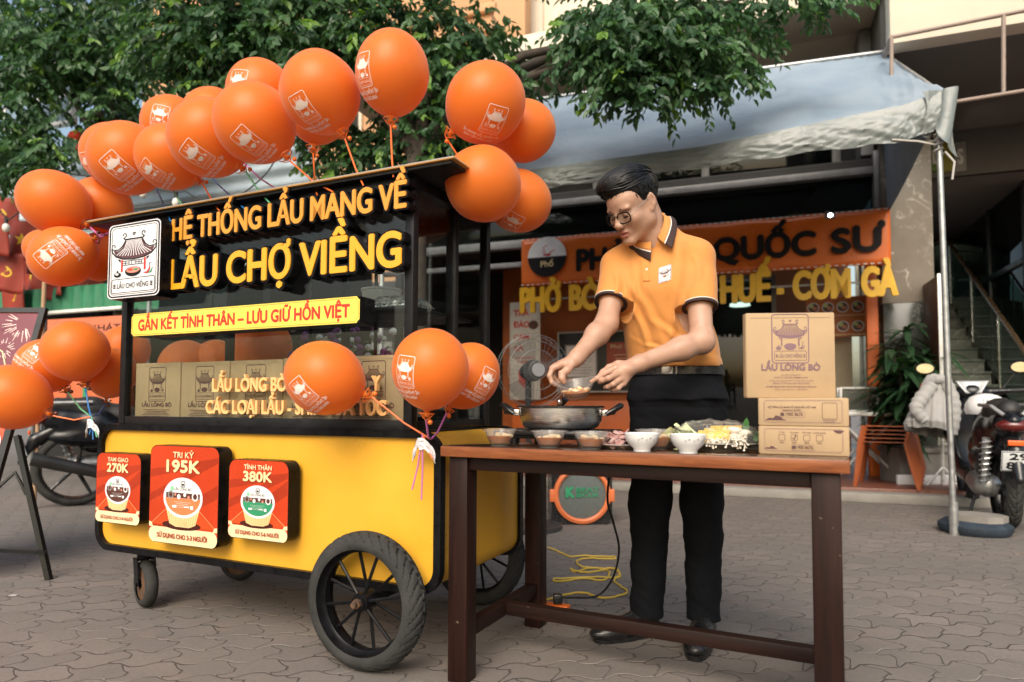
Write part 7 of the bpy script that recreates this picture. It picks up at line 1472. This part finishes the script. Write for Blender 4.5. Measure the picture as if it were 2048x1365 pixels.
# sandwich board at the left edge
TR, BR_ = V((-2.56, 3.60, 1.378)), V((-2.56, 3.15, 0)); af = thing('sandwich_board', 'black framed sandwich board with hot pot posters at the left picture edge', 'sign', (-2.9, 3.35, 0)); O_ = V((-2.9, 3.35, 0)); upv = (BR_-TR)*-1; Lb = upv.length; upv.normalize(); nrm = V((1, 0, 0)).cross(upv); fm2 = M('frame_black', (.010, .011, .011), .32, .2)
def brd(u, v, q): return BR_-O_+V((u, 0, 0))+upv*v-V((0, -1, 0)).cross(V((1, 0, 0))).cross(V((0, 0, 0)))*0+nrm*q*(-1 if nrm.y > 0 else 1)
b = B()
for u0, u1 in ((-.032, 0), (-.76, -.728)): b.add([brd(u, v, q) for q in (-.012, .014) for u, v in ((u0, 0), (u1, 0), (u1, Lb), (u0, Lb))], [(0, 1, 2, 3), (7, 6, 5, 4), (0, 4, 5, 1), (1, 5, 6, 2), (2, 6, 7, 3), (3, 7, 4, 0)])
for v0, v1 in ((Lb-.03, Lb-.001), (.50, .53)): b.add([brd(u, v, q) for q in (-.011, .013) for u, v in ((-.7275, v0), (-.0325, v0), (-.0325, v1), (-.7275, v1))], [(0, 1, 2, 3), (7, 6, 5, 4), (0, 4, 5, 1), (1, 5, 6, 2), (2, 6, 7, 3), (3, 7, 4, 0)])
b.obj('frame', fm2, af, 0); b = B(); b.add([brd(u, v, q) for q in (-.004, .004) for u, v in ((-.7275, .16), (-.0325, .16), (-.0325, Lb-.0305), (-.7275, Lb-.0305))], [(0, 1, 2, 3), (7, 6, 5, 4), (0, 4, 5, 1), (1, 5, 6, 2), (2, 6, 7, 3), (3, 7, 4, 0)]); INK['plum'] = M('print_plum', (.16, .018, .035), .35, 0, .2, 5); b.obj('panel', INK['lred'], af, 0)
d = Draw(); d.rect(-.725, Lb*.62, -.035, Lb-.033, 'plum'); rr = random.Random(3)
for cx, cz, n_, r_ in ((-.10, Lb-.09, 34, .12), (-.35, Lb-.14, 30, .11), (-.17, Lb*.83, 18, .07), (-.5, Lb-.08, 24, .1)):
    for k in range(n_): a = 2*PI*k/n_+rr.uniform(-.1, .1); r0, r1 = r_*rr.uniform(.3, .6), r_*rr.uniform(.7, 1.0); p = [(cx+r0*math.cos(a), cz+r0*math.sin(a)), (cx+r1*math.cos(a), cz+r1*math.sin(a))]; (d.stroke(p, [.004, .002], 'pink') if all(-.72 < x < -.037 and z < Lb-.036 for x, z in p) else 0)
d.stroke([(-.7, Lb*.84), (-.22, Lb*.84), (-.17, Lb*.82), (-.13, Lb*.76), (-.08, Lb*.74)], .006, 'cream'); d.text('LƯU GIỮ HỒN VIỆT', -.315, Lb*.70, .042, 'gold', .50, .03); d.text('LẨU CHỢ VIỀNG', -.385, Lb*.635, .058, 'cream', .60, .06)
d.stroke([(-.70, Lb*.60), (-.05, Lb*.60)], .01, 'cream'); tub_art(d, -.20, Lb*.47, .16, 'pgreen', 'ink'); tub_art(d, -.56, Lb*.45, .15, 'orange', 'ink'); d.obj('poster', lambda u, v, q: brd(u, v, .0045+q), INK, af)
b = B(); fo = ground(98, 1160); hinge = BR_+upv*(Lb*.50); b.tube([hinge-O_+V((.03, .0, 0)), fo-O_], .018, 4); b.tube([fo-O_+V((-.7, .02, .16)), fo-O_+V((-.02, .0, .13))], .013, 4); e_ = hinge.lerp(fo, .42); b.tube([brd(-.016, Lb*.30, 0), brd(.07, Lb*.37, 0), e_-O_], .010, 4); b.obj('prop_leg', fm2, af, 30)
# flowers behind the glass, seen over the cartons
fl = thing('flower_bouquet', 'bouquet of white and purple flowers behind the cart, seen through the glass', 'flowers', (lambda p: V((p.x, p.y, 0)))(onplane(690, 690, CF.p(0, .98), CF.e2))); b = B(); b.lathe([(0, .55), (.10, .55), (.13, .95), (.12, .95), (.09, .56)], 24); b.cyl((0, 0, 0), (0, 0, .55), .03); b.cyl((0, 0, 0), (0, 0, .03), .15, n=24); b.obj('vase', M('vase_grey', (.3, .3, .3), .4), fl); rr = random.Random(9); lf = B()
for k in range(190): a = rr.uniform(0, 6.28); leaf_blade(lf, (rr.uniform(-.24, .24), rr.uniform(-.14, .14), rr.uniform(.95, 1.22)), (math.cos(a), math.sin(a), rr.uniform(-.3, .8)), (0, 0, 1), .07, .03, .4)
for k in range(80): lf.mi = 1+k % 2; lf.ell((rr.uniform(-.26, .26), rr.uniform(-.2, .1), rr.uniform(1.0, 1.26)), rr.uniform(.012, .022), 8, 5)
lf.obj('foliage', [LEAF[1], M('petal_white', (.7, .68, .6), .6), M('petal_purple', (.22, .06, .20), .6)], fl, 60, nrm=False)
# scraps on the paving
lt = M('litter', (.55, .53, .5), .8); rr = random.Random(31)
for i, (px, py, lab) in enumerate(((26, 1192, 'white paper scrap on the paving at the lower left edge'), (1640, 1290, 'pale scrap on the paving by the right front table leg'), (1332, 1155, 'short green straw on the paving between the man and the speaker'))):
    t = thing('litter_scrap', lab, 'litter', ground(px, py, .002), rr.uniform(0, 6)); b = B(); b.grid(lambda u, v: ((u-.5)*(.03 if i < 2 else .06), (v-.5)*(.02 if i < 2 else .006), .002+.006*mnoise.noise(V((u*4, v*4, i)))**2), 6, 5); b.obj('scrap', [lt, lt, STICK['g']][i], t)
